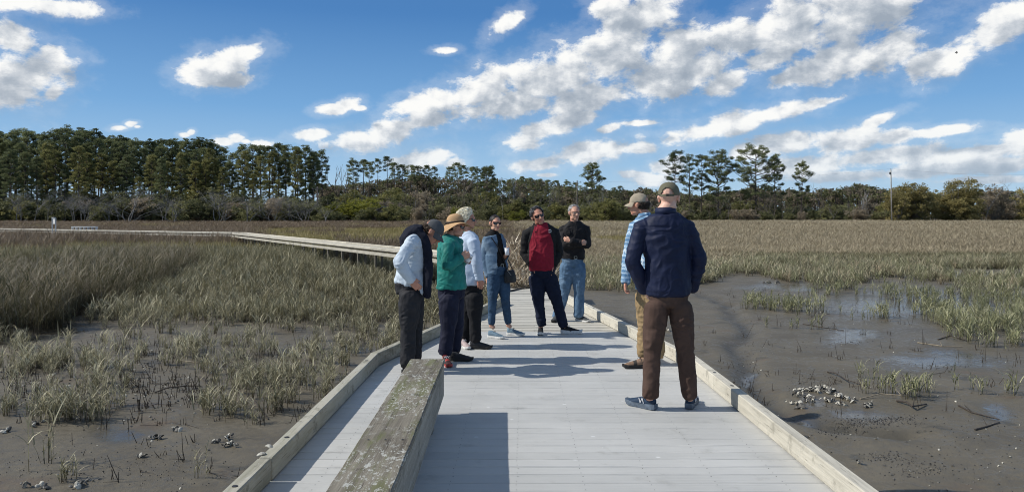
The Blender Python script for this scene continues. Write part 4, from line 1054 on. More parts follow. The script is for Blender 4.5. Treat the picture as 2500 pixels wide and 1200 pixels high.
# ================= people =================
def cloth(name, color, var=0.12, rough=0.85, weave=350.0, bump=0.0006, sheen=0.0, worn=None):
    m, n, p = new_mat(name)
    tc = n.n('ShaderNodeTexCoord').outputs['Object']
    f = n.mr(n.noise(tc, 9.0, 5, 0.65), 0.25, 0.75, 1 - var, 1 + var)
    c = n.mix(1.0, color, f, 'MULTIPLY')
    if worn: c = n.mix(n.math('MULTIPLY', n.mr(n.noise(tc, 5.0, 3, 0.6), 0.5, 0.72), 0.5), c, worn)
    bp = n.n('ShaderNodeBump', {'Height': n.math('ADD', n.noise(tc, weave, 2, 0.5), n.math('MULTIPLY', n.noise(tc, 45, 3, 0.6), 1.6)), 'Distance': bump, 'Strength': 1.0})
    setp(n, p, color=c, rough=rough, spec=0.25, sheen=sheen, normal=bp.outputs[0])
    return m
def skin(name, color, red=(0.50, 0.16, 0.11)):
    m, n, p = new_mat(name)
    tc = n.n('ShaderNodeTexCoord').outputs['Object']
    c = n.mix(n.mr(n.noise(tc, 14, 4, 0.6), 0.42, 0.72, 0.0, 0.5), color, red)
    setp(n, p, color=c, rough=0.5, spec=0.4, sub=0.06)
    p.inputs['Subsurface Radius'].default_value = (0.012, 0.005, 0.003)
    return m
SK = skin('skin_fair', (0.56, 0.32, 0.22)); SKR = skin('skin_ruddy', (0.50, 0.25, 0.165)); SKP = skin('skin_pale_scalp', (0.66, 0.40, 0.30))
M_LENS = simple('dark_lens', (0.008, 0.008, 0.010), 0.12, var=0, spec=0.6)
M_EYE = simple('eye_white', (0.55, 0.53, 0.50), 0.3, var=0)
M_IRIS = simple('iris_dark', (0.03, 0.02, 0.015), 0.2, var=0)
M_LIP = simple('lip_skin', (0.42, 0.15, 0.12), 0.5, var=0.1)
M_BLACKC = cloth('black_cloth', (0.012, 0.012, 0.014)); M_RUBW = simple('white_sole', (0.62, 0.62, 0.60), 0.6, var=0.15); M_RUBB = simple('black_sole', (0.02, 0.02, 0.02), 0.7)
M_METAL = simple('buckle_metal', (0.45, 0.43, 0.38), 0.35, metal=1.0)

class Body:
    """closed rounded tubes and ellipsoids that are fused into one skin by a voxel remesh"""
    def __init__(s): s.v = []; s.f = []
    def ring_tube(s, pts, lat, n=18, round_=0.6):
        """pts: (centre, half width along lat, half depth)"""
        C = [Vector(p[0]) for p in pts]; k = len(C); base = len(s.v); lat = Vector(lat)
        rings = []
        for i in range(k):
            t = (C[min(i + 1, k - 1)] - C[max(i - 1, 0)]).normalized()
            u = lat - t * lat.dot(t)
            if u.length < 0.15: u = Vector((0, 1, 0)) - t * t.y
            if u.length < 0.15: u = Vector((0, 0, 1)) - t * t.z
            u.normalize(); rings.append((C[i], u, t.cross(u), pts[i][1], pts[i][2], t))
        full = []
        c, u, w_, a, b, t = rings[0]
        for f in (0.35, 0.75, 0.95): 
            hgt = min(a, b) * round_; full.append((c - t * hgt * (1 - f), u, w_, a * math.sqrt(1 - (1 - f) ** 2), b * math.sqrt(1 - (1 - f) ** 2)))
        full += [(c, u, w_, a, b) for c, u, w_, a, b, t in rings]
        c, u, w_, a, b, t = rings[-1]
        for f in (0.95, 0.75, 0.35):
            hgt = min(a, b) * round_; full.append((c + t * hgt * (1 - f), u, w_, a * math.sqrt(1 - (1 - f) ** 2), b * math.sqrt(1 - (1 - f) ** 2)))
        for c, u, w_, a, b in full:
            for j in range(n):
                an = 2 * math.pi * j / n; s.v.append(c + u * a * math.cos(an) + w_ * b * math.sin(an))
        for i in range(len(full) - 1):
            for j in range(n):
                j2 = (j + 1) % n; s.f.append((base + i * n + j, base + i * n + j2, base + (i + 1) * n + j2, base + (i + 1) * n + j))
        s.f.append(tuple(base + j for j in reversed(range(n)))); e = base + (len(full) - 1) * n; s.f.append(tuple(e + j for j in range(n)))
        return s
    def limb(s, pts, n=14):
        """pts: (point, radius)"""
        d = (Vector(pts[-1][0]) - Vector(pts[0][0])); lat = d.orthogonal().normalized()
        return s.ring_tube([(p, r_, r_) for p, r_ in pts], lat, n, 0.8)
    def ell(s, c, rad, M=None, n=14):
        M = M or Matrix.Identity(3); c = Vector(c); base = len(s.v); m_ = n // 2 + 1
        for i in range(1, m_):
            th = math.pi * i / m_
            for j in range(n):
                ph = 2 * math.pi * j / n
                s.v.append(c + M @ Vector((rad[0] * math.sin(th) * math.cos(ph), rad[1] * math.sin(th) * math.sin(ph), rad[2] * math.cos(th))))
        top = len(s.v); s.v.append(c + M @ Vector((0, 0, rad[2]))); s.v.append(c + M @ Vector((0, 0, -rad[2])))
        for i in range(m_ - 2):
            for j in range(n):
                j2 = (j + 1) % n; s.f.append((base + i * n + j, base + (i + 1) * n + j, base + (i + 1) * n + j2, base + i * n + j2))
        for j in range(n):
            j2 = (j + 1) % n; s.f.append((top, base + j, base + j2)); l = base + (m_ - 2) * n; s.f.append((top + 1, l + j2, l + j))
        return s
    def fuse(s, name, mats, voxel=0.007, smooth=4, disp=None, cut=None, zone=None, fold=0.0, fscale=(7, 7, 16), seed=0):
        me = mesh('tmp', np.array([tuple(v) for v in s.v]), s.f)
        bm = bmesh.new(); bm.from_mesh(me); bmesh.ops.recalc_face_normals(bm, faces=bm.faces); bm.to_mesh(me); bm.free()
        o = bpy.data.objects.new('tmp', me); COL.objects.link(o)
        md = o.modifiers.new('r', 'REMESH'); md.mode = 'VOXEL'; md.voxel_size = voxel
        if smooth: ms_ = o.modifiers.new('s', 'SMOOTH'); ms_.factor = 0.6; ms_.iterations = smooth
        dg = bpy.context.evaluated_depsgraph_get(); ev = o.evaluated_get(dg)
        nm_ = bpy.data.meshes.new_from_object(ev)
        bpy.data.objects.remove(o); bpy.data.meshes.remove(me)
        N = len(nm_.vertices); co = np.zeros(N * 3, np.float32); nm_.vertices.foreach_get('co', co); co = co.reshape(-1, 3)
        no = np.zeros(N * 3, np.float32); nm_.vertices.foreach_get('normal', no); no = no.reshape(-1, 3)
        if fold > 0:
            fs = np.array(fscale); w0 = fbm(co * 5.0, 2, seed + 50)
            q = co * fs + w0[:, None] * 1.2
            f1 = 1 - np.abs(fbm(q, 2, seed)) * 3.2; f2 = 1 - np.abs(fbm(q * np.array([2.1, 2.1, 1.5]), 2, seed + 9)) * 3.0
            f1 = np.clip(f1, -0.3, 1); f2 = np.clip(f2, -0.3, 1)
            co = co + no * ((f1 * 0.7 + f2 * 0.35) * fold)[:, None]
        if disp is not None: co = co + no * disp(co)[:, None]
        nm_.vertices.foreach_set('co', co.astype(np.float32).ravel())
        if cut is not None:
            bm = bmesh.new(); bm.from_mesh(nm_)
            dead = [f for f in bm.faces if cut(f.calc_center_median())]
            bmesh.ops.delete(bm, geom=dead, context='FACES'); bm.to_mesh(nm_); bm.free()
        nm_.materials.clear()
        for m_ in (mats if isinstance(mats, (list, tuple)) else [mats]): nm_.materials.append(m_)
        if zone is not None: nm_.polygons.foreach_set('material_index', np.array([zone(pl.center) for pl in nm_.polygons], dtype=np.int32))
        nm_.polygons.foreach_set('use_smooth', np.ones(len(nm_.polygons), dtype=bool)); nm_.name = name; nm_.update()
        return nm_

def hand(B, wrist, d, side, palm, curl=0.35, thumb=0.5, s=1.0, spread=0.05, grip=None):
    """palm, four separate bent fingers and a thumb; d points to the fingers, side to the thumb, palm out of the palm"""
    d = Vector(d).normalized(); side = (Vector(side) - d * Vector(side).dot(d)).normalized(); palm = d.cross(side).normalized() * (1 if d.cross(side).dot(Vector(palm)) > 0 else -1)
    W = Vector(wrist)
    B.ring_tube([(W, .026 * s, .019 * s), (W + d * .03 * s, .036 * s, .017 * s), (W + d * .07 * s, .042 * s, .015 * s), (W + d * .09 * s, .040 * s, .012 * s)], side, 14, 0.5)
    for i, (o, L) in enumerate(((.031, .072), (.0105, .080), (-.0105, .074), (-.031, .058))):
        p = W + d * (.086 - (0.006 if i == 3 else 0)) * s + side * o * s; c = curl * (1 + 0.12 * i); dd = (d + side * (o * spread * 20)).normalized(); pts = [(p - d * .012 * s, .0088 * s)]
        a = 0
        for k, f in enumerate((.44, .31, .25)):
            a += c * (0.7 + 0.5 * k); q = (dd * math.cos(a) + palm * math.sin(a)).normalized(); pts.append((p, (.0090 - .0008 * k) * s)); p = p + q * L * f * s
        pts.append((p, .0065 * s)); B.limb(pts, 8)
    p = W + d * .022 * s + side * .026 * s
    t1 = (d * 0.75 + side * 0.75 + palm * 0.25 * thumb).normalized(); t2 = (d * 0.95 + side * 0.25 * (1 - thumb) + palm * 0.55 * thumb).normalized()
    B.limb([(p, .013 * s), (p + t1 * .032 * s, .0115 * s), (p + t1 * .032 * s + t2 * .028 * s, .0100 * s), (p + t1 * .032 * s + t2 * .050 * s, .0075 * s)], 8)

def head(B, C, fwd, up, s=1.0, jaw=1.0, nose=1.0, male=True):
    """C = middle of the head; returns the frame matrix"""
    up = Vector(up).normalized(); fwd = (Vector(fwd) - up * Vector(fwd).dot(up)).normalized(); rt = fwd.cross(up)
    M = Matrix((rt, fwd, up)).transposed(); C = Vector(C)
    P_ = lambda x, y, z: C + M @ Vector((x, y, z)) * s
    E = lambda c, r_: B.ell(P_(*c), tuple(k * s for k in r_), M)
    E((0, -.012, .034), (.074, .096, .084)); E((0, .022, .012), (.067, .073, .085)); E((0, .030, -.040), (.056 * jaw, .058, .066))
    E((0, .062, -.088), (.028 * jaw, .024, .022)); E((.038 * jaw, .018, -.070), (.020, .036, .026)); E((-.038 * jaw, .018, -.070), (.020, .036, .026))
    E((0, .083, .028), (.050, .016, .012))
    E((.036, .066, -.022), (.022, .020, .020)); E((-.036, .066, -.022), (.022, .020, .020))
    B.limb([(P_(0, .086, .016), .0085 * s), (P_(0, .102, -.012), .0105 * s), (P_(0, .110 + .004 * nose, -.030), .0130 * s)], 10)
    E((.012, .098, -.032), (.009, .011, .008)); E((-.012, .098, -.032), (.009, .011, .008))
    E((0, .083, -.054), (.024, .014, .008)); E((0, .082, -.066), (.021, .013, .008))
    for sx in (-1, 1): E((sx * .077, -.006, -.004), (.010, .019, .030)); E((sx * .080, -.012, .008), (.011, .018, .016))
    return M, P_
def face_parts(root, M, P_, s=1.0, eyes=True, lip=M_LIP):
    B = Buf(); 
    b2 = Body(); b2.ell(P_(0, .094, -.055), (.021 * s, .005 * s, .0045 * s), M); b2.ell(P_(0, .092, -.063), (.018 * s, .006 * s, .0055 * s), M)
    link('lips', b2.fuse('lips', lip, 0.0025, 2), root, world=True)
    if eyes:
        for sx in (-1, 1):
            b = Body(); b.ell(P_(sx * .031, .076, .006), (.0125 * s, .0115 * s, .0085 * s), M, 12)
            me = mesh('eye', np.array([tuple(v) for v in b.v]), b.f, [M_EYE, M_IRIS], smooth=True)
            c = P_(sx * .031, .090, .006)
            me.polygons.foreach_set('material_index', np.array([1 if (p_.center - c).length < .0065 * s else 0 for p_ in me.polygons], dtype=np.int32)); link('eye', me, root, world=True)
def sunglasses(root, M, P_, s=1.0, clear=False, frame=None, wide=1.0):
    g = empty('sunglasses' if not clear else 'eyeglasses', root.location); g.parent = root; g.location = (0, 0, 0)
    fr = frame or M_LENS
    def o(name, Bf, mat): 
        x = link(name, Bf.mesh(name, mat, smooth=False)); x.data.transform(Matrix.Translation(-root.location)); x.parent = g
    B = Buf()
    for sx in (-1, 1):
        L = Buf(); pts = []
        for (a, b) in ((-.026, .014), (.024, .016), (.028, .004), (.020, -.017), (-.012, -.019), (-.026, -.008)):
            pts.append((sx * (.034 + a * wide), b))
        fv = [P_(x, .098 - 8.5 * (abs(x)) ** 2, z + .006) for x, z in pts]; bv = [v - M @ Vector((0, .003 * s, 0)) for v in fv]; k = len(fv)
        L.add(fv + bv, [tuple(range(k)), tuple(range(2 * k - 1, k - 1, -1))] + [(i, (i + 1) % k, k + (i + 1) % k, k + i) for i in range(k)])
        if not clear: o('lens', L, M_LENS)
        B.tube(fv + [fv[0]], .0022 * s if clear else .003 * s, 6)
        B.tube([fv[1], P_(sx * .076, .055, .012), P_(sx * .080, .0, .012), P_(sx * .078, -.012, .000)], .0024 * s, 6)
    B.tube([P_(-.008, .101, .012), P_(.008, .101, .012)], .0025 * s, 6)
    o('frame', B, fr)
def hair_cap(root, M, P_, mat, s=1.0, front=.055, low=-.06, thick=.012, ztop=None, seed=0, strands=260, slen=.05, rough_=.004, top=True, puff=1.0, side=None, droop=.5, mats2=None, lowfront=None):
    """hair mass hugging the skull behind the hairline, with loose locks on it"""
    b = Body()
    b.ell(P_(0, -.014, .036), ((.074 + thick) * s * puff, (.096 + thick) * s * puff, (.084 + thick) * s * puff), M, 24)
    C0 = P_(0, 0, 0); Mi = M.inverted(); r = random.Random(seed)
    def hid(l):
        z = l.z; y = l.y
        if ztop is not None and z > ztop: return True
        lim = front - 0.6 * max(0, .075 - z) if z > -.01 else (-.002 if z > -.035 else -.025)
        if y > lim: return True
        return z < low + (0.012 if y > -.05 else 0)
    def cut(c):
        l = (Mi @ (c - C0)) / s
        l2 = l + Vector((0, 0.010 * mnoise.noise(l * 60), 0.010 * mnoise.noise(l * 50 + Vector((5, 5, 5)))))
        return hid(l2) or (not top and l.z > .078 + .01 * mnoise.noise(l * 40))
    me = b.fuse('hair', [mat] + (mats2 or []), 0.004, 1, disp=lambda co: (rough_ * 2.2 * fbm((co - np.array(C0)) * np.array([38, 38, 38]), 3, seed)).astype(np.float32), cut=cut)
    # locks
    B = Buf(); k = 0; tries = 0
    while k < strands and tries < strands * 20:
        tries += 1
        d = Vector((r.gauss(0, 1), r.gauss(0, 1), r.gauss(0, 1))).normalized()
        l = Vector((0, -.014, .036)) + Vector((d.x * (.076 + thick) * puff, d.y * (.098 + thick) * puff, d.z * (.086 + thick) * puff))
        if hid(l) or (not top and l.z > .07): continue
        k += 1
        nrm = d; fl = Vector((r.uniform(-.5, .5), -0.5 + r.uniform(-.5, .5), -droop)); fl = (fl - nrm * fl.dot(nrm)).normalized()
        L = slen * r.uniform(.6, 1.3); w_ = .004 * r.uniform(.6, 1.4)
        pts = [l - nrm * .004, l + fl * L * .35 + nrm * .006 * puff, l + fl * L * .7 + nrm * .004, l + fl * L + nrm * r.uniform(-.004, .010)]
        sd2 = nrm.cross(fl).normalized(); vs = []
        for i, q in enumerate(pts):
            ww = w_ * (1, .9, .6, .1)[i]; vs += [P_(*(q - sd2 * ww)), P_(*(q + sd2 * ww)), P_(*(q + nrm * ww * .7))]
        fs = []
        for i in range(3):
            a = i * 3; fs += [(a, a + 1, a + 4, a + 3), (a + 1, a + 2, a + 5, a + 4), (a + 2, a, a + 3, a + 5)]
        B.add(vs, fs, 0 if not mats2 else r.choice([0, 0, 1]))
    bm = bmesh.new(); bm.from_mesh(me); t = B.mesh('t', [mat] + (mats2 or [])); bm.from_mesh(t); bm.to_mesh(me); bm.free(); bpy.data.meshes.remove(t)
    return link('hair', me, root, world=True)
def cap(root, M, P_, mat, s=1.0, back_open=True, brim_dir=1, brim_drop=.25, strap=None, low=.030, tilt=0.0, puff=1.0):
    """baseball cap: six panel crown, curved peak, strap"""
    c = empty('cap', (0, 0, 0)); c.parent = root
    def put(name, me):
        me.transform(Matrix.Translation(-root.location)); o = bpy.data.objects.new(name, me); COL.objects.link(o); o.parent = c; return o
    T = Matrix.Rotation(tilt, 3, 'X')
    Q = lambda x, y, z: P_(*(T @ Vector((x, y, z - .03)) + Vector((0, 0, .03))))
    nb_, nr_ = 48, 14; vs = []; fs = []
    def pt(i, j, off):
        th = 2 * math.pi * j / nb_; t = i / nr_
        el_ = t * math.pi / 2; panel = 1 + 0.012 * math.cos(6 * th + math.pi) * math.cos(el_)
        x = (.083 + off) * math.cos(el_) ** .80 * math.cos(th) * panel * puff; y = -.010 + (.104 + off) * math.cos(el_) ** .80 * math.sin(th) * panel * puff
        z = low + (.100 + off) * math.sin(el_) ** .95 + (-.012 if math.sin(th) < 0 else 0) * math.cos(el_) * abs(math.sin(th)) * 0.8
        nz = mnoise.noise(Vector((x, y, z)) * 30 + Vector((root.location.x, 0, 0))) * .003
        return Q(x + nz, y + nz, z + nz)
    def hole(i, j):
        if not back_open: return False
        th = 2 * math.pi * (j + .5) / nb_; d_ = abs(((th - 1.5 * math.pi + math.pi) % (2 * math.pi)) - math.pi)
        return i < 6 and (d_ / .62) ** 2 + (i / 5.6) ** 2 < 1
    for off in (0, -.004):
        for i in range(nr_ + 1):
            for j in range(nb_): vs.append(pt(i, j, off))
    n1 = (nr_ + 1) * nb_
    for i in range(nr_):
        for j in range(nb_):
            if hole(i, j): continue
            j2 = (j + 1) % nb_; a = (i * nb_ + j, i * nb_ + j2, (i + 1) * nb_ + j2, (i + 1) * nb_ + j); fs.append(a); fs.append(tuple(n1 + k for k in reversed(a)))
    for j in range(nb_):
        if not hole(0, j): j2 = (j + 1) % nb_; fs.append((j2, j, n1 + j, n1 + j2))
    put('crown', mesh('crown', np.array([tuple(v) for v in vs]), fs, mat, smooth=True))
    B = Buf(); vs = []; nn = 16; K = 5
    for lay in (0, -.004):
        for a in range(K + 1):
            for j in range(nn + 1):
                th = math.pi * (0.5 + 0.40 * (1 - 2 * j / nn)); e = a / K
                x = .082 * math.cos(th) * (1 + .10 * e); y = -.010 + .103 * math.sin(th) + e * .070 * max(0, math.sin(th * 1.0) - .18) ** .5
                z = low + .006 - e * (.010 + brim_drop * .05) - (abs(x) / .08) ** 2 * .022 * e + lay
                vs.append(Q(x, y, z))
    m1 = (K + 1) * (nn + 1); fs = []
    for a in range(K):
        for j in range(nn):
            q = (a * (nn + 1) + j, a * (nn + 1) + j + 1, (a + 1) * (nn + 1) + j + 1, (a + 1) * (nn + 1) + j); fs.append(q); fs.append(tuple(m1 + k for k in reversed(q)))
    for j in range(nn): q = K * (nn + 1) + j; fs.append((q, q + 1, m1 + q + 1, m1 + q))
    put('peak', mesh('peak', np.array([tuple(v) for v in vs]), fs, mat, smooth=True))
    if back_open:
        B = Buf(); vs = []; k = 10
        for i in range(k + 1):
            th = 1.5 * math.pi + (-.66 + 1.32 * i / k)
            for dz, do in ((-.002, .001), (.014, .001), (.014, -.003), (-.002, -.003)):
                vs.append(Q((.084 + do) * math.cos(th), -.010 + (.106 + do) * math.sin(th), low - .012 + dz))
        fs = []
        for i in range(k):
            for j in range(4): fs.append((i * 4 + j, i * 4 + (j + 1) % 4, i * 4 + 4 + (j + 1) % 4, i * 4 + 4 + j))
        put('strap', mesh('strap', np.array([tuple(v) for v in vs]), fs, strap or mat))
        B = Buf(); B.box(Q(.004, -.118, low - .005), (.020, .006, .020), M=M); put('buckle', B.mesh('buckle', M_RUBB))
    B = Buf(); b = Body(); b.ell(Q(0, -.010, low + .1), (.007 * s, .007 * s, .004 * s), M, 10); put('button', mesh('button', np.array([tuple(v) for v in b.v]), b.f, mat, smooth=True))
    return c
def shoe(root, heel, toe_dir, mat, sole_mat, s=1.0, L=.29, thick=.030, lace=None, rocker=.012, accent=None, high=.0, emblem=None):
    """trainer: sole with a rounded outline, moulded upper, laces"""
    h = Vector(heel); f = Vector((toe_dir[0], toe_dir[1], 0)).normalized(); sd_ = f.cross(Vector((0, 0, 1)))
    M = Matrix((sd_, f, Vector((0, 0, 1)))).transposed()
    P_ = lambda x, y, z: h + M @ Vector((x, y, z)) * s
    sh = empty('shoe', (0, 0, 0)); sh.parent = root
    def put(name, me): me.transform(Matrix.Translation(-root.location)); o = bpy.data.objects.new(name, me); COL.objects.link(o); o.parent = sh; return o
    prof = [(0.0, .026), (.02, .034), (.07, .036), (.13, .033), (.19, .043), (.23, .044), (.265, .033), (.285, .016)]
    prof = [(a * L / .29, b) for a, b in prof]
    out = [(b, a) for a, b in prof] + [(-b, a) for a, b in reversed(prof)]
    k = len(out); vs = []; lv = [(0.0, .94), (.006, 1.0), (thick * .6, 1.03), (thick, 1.0)]
    for z, g in lv:
        for x, y in out:
            t = y / L; lift = rocker * (max(0, t - .72) / .28) ** 2 * 1.6 + rocker * .4 * max(0, .1 - t) / .1
            vs.append(P_(x * g, (y - L / 2) * (1 + (g - 1) * .4) + L / 2, z + lift + (thick * .28 * (1 - t) if z == thick else 0)))
    fs = [tuple(range(k - 1, -1, -1)), tuple(3 * k + i for i in range(k))]
    for l in range(3):
        for i in range(k): fs.append((l * k + i, l * k + (i + 1) % k, (l + 1) * k + (i + 1) % k, (l + 1) * k + i))
    put('sole', mesh('sole', np.array([tuple(v) for v in vs]), fs, sole_mat, smooth=False))
    b = Body()
    b.ring_tube([(P_(0, .022, .055), .030 * s, .040 * s), (P_(0, .07, .060), .034 * s, .048 * s), (P_(0, .13, .050), .035 * s, .036 * s), (P_(0, .19, .040), .041 * s, .027 * s), (P_(0, .235 * L / .29, .034), .038 * s, .021 * s), (P_(0, .265 * L / .29, .030), .026 * s, .014 * s)], sd_, 16, .7)
    b.ring_tube([(P_(0, .045, .06), .031 * s, .046 * s), (P_(0, .050, .100 + high), .031 * s, .042 * s)], sd_, 14, .2)
    zc_ = (lambda c: 1 if ((c - h).dot(f) / s < .055 or abs((c - h).dot(f) / s - .16) < .018) else 0) if accent else None
    put('upper', b.fuse('upper', [mat] + ([accent] if accent else []), .005, 2, zone=zc_, fold=.0012, fscale=(30, 30, 30)))
    B = Buf()
    for i in range(4):
        y = .100 + i * .022; z = .098 - i * .010
        B.tube([P_(-.020, y, z - .008), P_(0, y + .004, z + .001), P_(.020, y, z - .008)], .0028 * s, 5)
    B.tube([P_(0, .098, .100), P_(.016, .108, .110), P_(.030, .118, .094)], .0022 * s, 5); B.tube([P_(0, .098, .100), P_(-.016, .106, .111), P_(-.028, .120, .094)], .0022 * s, 5)
    put('laces', B.mesh('laces', lace or mat))
    if emblem:   # a slanted letter N sewn on both outer sides
        B = Buf()
        for sx in (-1, 1):
            q = lambda y, z: P_(sx * (.0385 + .0), y, z)
            for a, b_ in (((.090, .045), (.104, .083)), ((.104, .083), (.122, .045)), ((.122, .045), (.136, .083))):
                B.tube([P_(sx * .0385, *a), P_(sx * .036, *b_)], .0032 * s, 6)
        put('emblem', B.mesh('emblem', emblem))
    return sh
def collar(root, c, up, rad, h, mat, open_=0.0, fwd=(0, -1, 0), thick=.006, flare=.012, name='collar', dep=None):
    """a stand or fold collar round the neck, open at the front by an angle"""
    up = Vector(up).normalized(); f = (Vector(fwd) - up * Vector(fwd).dot(up)).normalized(); sd_ = f.cross(up); c = Vector(c); N = 28; vs = []; dep = dep or rad
    prof = [(rad, -h * .3), (rad - .002, h * .45), (rad + .004, h), (rad + flare, h * .45), (rad + flare * 1.3, -h * .25), (rad + .002, -h * .35)]
    a0 = open_ / 2; k = len(prof)
    for i in range(N + 1):
        th = a0 + (2 * math.pi - open_) * i / N
        dr = f * math.cos(th) + sd_ * math.sin(th)
        droop = -h * .7 * max(0, math.cos(th)) ** 2
        for r_, z in prof: vs.append(c + Vector(dr) * 1.0 * (r_ * (1 if True else 1)) + up * (z + droop))
    fs = []
    for i in range(N):
        for j in range(k): fs.append((i * k + j, i * k + (j + 1) % k, (i + 1) * k + (j + 1) % k, (i + 1) * k + j))
    fs.append(tuple(range(k))); fs.append(tuple(N * k + j for j in reversed(range(k))))
    return link(name, mesh(name, np.array([tuple(v) for v in vs]), fs, mat, smooth=True), root, world=True)
def belt(root, c, lat, a, b, mat, h=.035, buckle=True, fwd=(0, -1, 0)):
    lat = Vector(lat).normalized(); f = Vector((0, 0, 1)).cross(lat); N = 40; vs = []; c = Vector(c)
    for i in range(N):
        th = 2 * math.pi * i / N
        for o, z in ((.0, -h / 2), (.004, -h / 2), (.004, h / 2), (.0, h / 2)):
            vs.append(c + lat * (a + o) * math.cos(th) + f * (b + o) * math.sin(th) + Vector((0, 0, z)))
    fs = [(i * 4 + j, i * 4 + (j + 1) % 4, ((i + 1) % N) * 4 + (j + 1) % 4, ((i + 1) % N) * 4 + j) for i in range(N) for j in range(4)]
    o = link('belt', mesh('belt', np.array([tuple(v) for v in vs]), fs, mat), root, world=True)
    if buckle:
        g = Vector(fwd).normalized(); B = Buf(); k = c + g * (b + .008); B.beam(k - lat * .022 + Vector((0, 0, .018)), k + lat * .022 + Vector((0, 0, .018)), .005, .005); B.beam(k - lat * .022 - Vector((0, 0, .018)), k + lat * .022 - Vector((0, 0, .018)), .005, .005)
        for sx in (-1, 1): B.tube([k + lat * .022 * sx - Vector((0, 0, .018)), k + lat * .022 * sx + Vector((0, 0, .018))], .003, 6)
        q = link('buckle', B.mesh('buckle', M_METAL)); q.data.transform(Matrix.Translation(-root.location)); q.parent = o
    return o

class Person:
    """joints are world points; builds the skin body and offers garment tubes around it"""
    def __init__(s, base, label, lat, fwd, **J):
        s.root = empty('person', base, label=label, cat='person'); s.lat = Vector(lat).normalized(); s.fwd = Vector(fwd).normalized(); s.__dict__.update(J)
    # torso: list of (centre, half width, half depth)
    def torso(s, B, g=0.0, upto=None, frm=0, gd=None):
        T = s.spine[frm:upto]; B.ring_tube([(c, a + g, b + (g if gd is None else gd)) for c, a, b in T], s.lat, 24, 0.35)
    def arm(s, B, side, g=0.0, end=1.0, k=1.0, flare=0.0):
        sh, el_, wr = s.arms[side]; sh, el_, wr = Vector(sh), Vector(el_), Vector(wr); r_ = s.ar
        inn = Vector(s.spine[-1][0]).lerp(sh, .45) - Vector((0, 0, .02))
        pts = [(inn, r_[0] * .95 + g), (sh, r_[0] + g), (sh.lerp(el_, .3), r_[0] * .90 + g), (sh.lerp(el_, .7), r_[1] * 1.05 + g), (el_, r_[1] + g), (el_.lerp(wr, .3), r_[1] * .98 + g), (el_.lerp(wr, .7), (r_[1] + r_[2]) / 2 * .98 + g), (el_.lerp(wr, end), r_[2] + g + flare)]
        B.limb(pts[:5], 14); B.limb([(el_.lerp(sh, .05), r_[1] + g)] + pts[4:], 14)
    def leg(s, B, side, g=0.0, end=1.0, cuff=0.0, knee=0.0):
        hp, kn, an = s.legs[side]; hp, kn, an = Vector(hp), Vector(kn), Vector(an); r_ = s.lr
        B.limb([(hp, r_[0] + g), (hp.lerp(kn, .3), r_[0] * .96 + g), (hp.lerp(kn, .7), (r_[0] + r_[1]) / 2 * .98 + g), (kn, r_[1] + g + knee)], 16)
        B.limb([(kn.lerp(hp, .04), r_[1] + g + knee), (kn, r_[1] + g + knee), (kn.lerp(an, .3), r_[2] + g + cuff * .3), (kn.lerp(an, .7), (r_[2] + r_[3]) / 2 + g + cuff * .7), (kn.lerp(an, end), r_[3] + g + cuff)], 16)
    def body(s, mat, hands, headpos, hfwd, hup, hs=1.0, voxel=.0055, neckr=.054, jaw=1.0, nose=1.0):
        B = Body(); s.torso(B, -.012)
        for i in (0, 1): s.arm(B, i, -.006)
        for i in (0, 1):
            s.leg(B, i, -.008)
            an = Vector(s.legs[i][2]); fd = Vector(s.feet[i]).normalized()
            B.limb([(an + Vector((0, 0, .02)), .036), (an - Vector((0, 0, .03)), .034), (an - Vector((0, 0, .045)) + fd * .03, .028)], 10)
        for i, hd in enumerate(hands):
            if hd: hand(B, s.arms[i][2], **hd)
        s.M, s.P_ = head(B, headpos, hfwd, hup, hs, jaw, nose); s.hs = hs
        nb_ = Vector(s.spine[-1][0]) + Vector((0, 0, .02)); hp = s.P_(0, -.022, -.055)
        B.ring_tube([(nb_, neckr * 1.15, neckr * 1.15), (nb_.lerp(hp, .4), neckr, neckr), (hp, neckr * .95, neckr * .98), (s.P_(0, -.01, -.01), neckr * .9, neckr * .9)], s.lat, 16, .4)
        return link('body', B.fuse('body', mat, voxel, 2), s.root, world=True)
def stand(Y0):
    """helper: pixel + depth offset -> world point for somebody standing at distance Y0"""
    return lambda px, py, dy=0.0: at(px, py, Y0 + dy)
UP = Vector((0, 0, 1))
# ---------- the man in the navy shirt, seen from behind ----------
q = stand(6.12)
gx0 = q(1632, 990).x
p8 = Person((gx0, 6.12, 0), 'bald person seen from behind in navy shirt, brown trousers and olive cap, hands in pockets', (1, 0, 0), (0, 1, 0),
    spine=[(q(1632, 742), .148, .103), (q(1632, 715), .163, .114), (q(1631, 672), .168, .118), (q(1630, 625), .172, .120), (q(1626, 580), .195, .122), (q(1622, 548), .190, .108), (q(1620, 528), .120, .085)],
    arms=[(q(1563, 560), q(1545, 638, -.02), q(1573, 705, .08)), (q(1681, 560), q(1708, 635, -.02), q(1688, 702, .08))], ar=(.062, .050, .034),
    legs=[(q(1603, 752), q(1592, 858), q(1588, 962)), (q(1661, 752), q(1673, 858), q(1684, 962))], lr=(.090, .060, .053, .040),
    feet=[(-.45, 1, 0), (.30, 1, 0)])
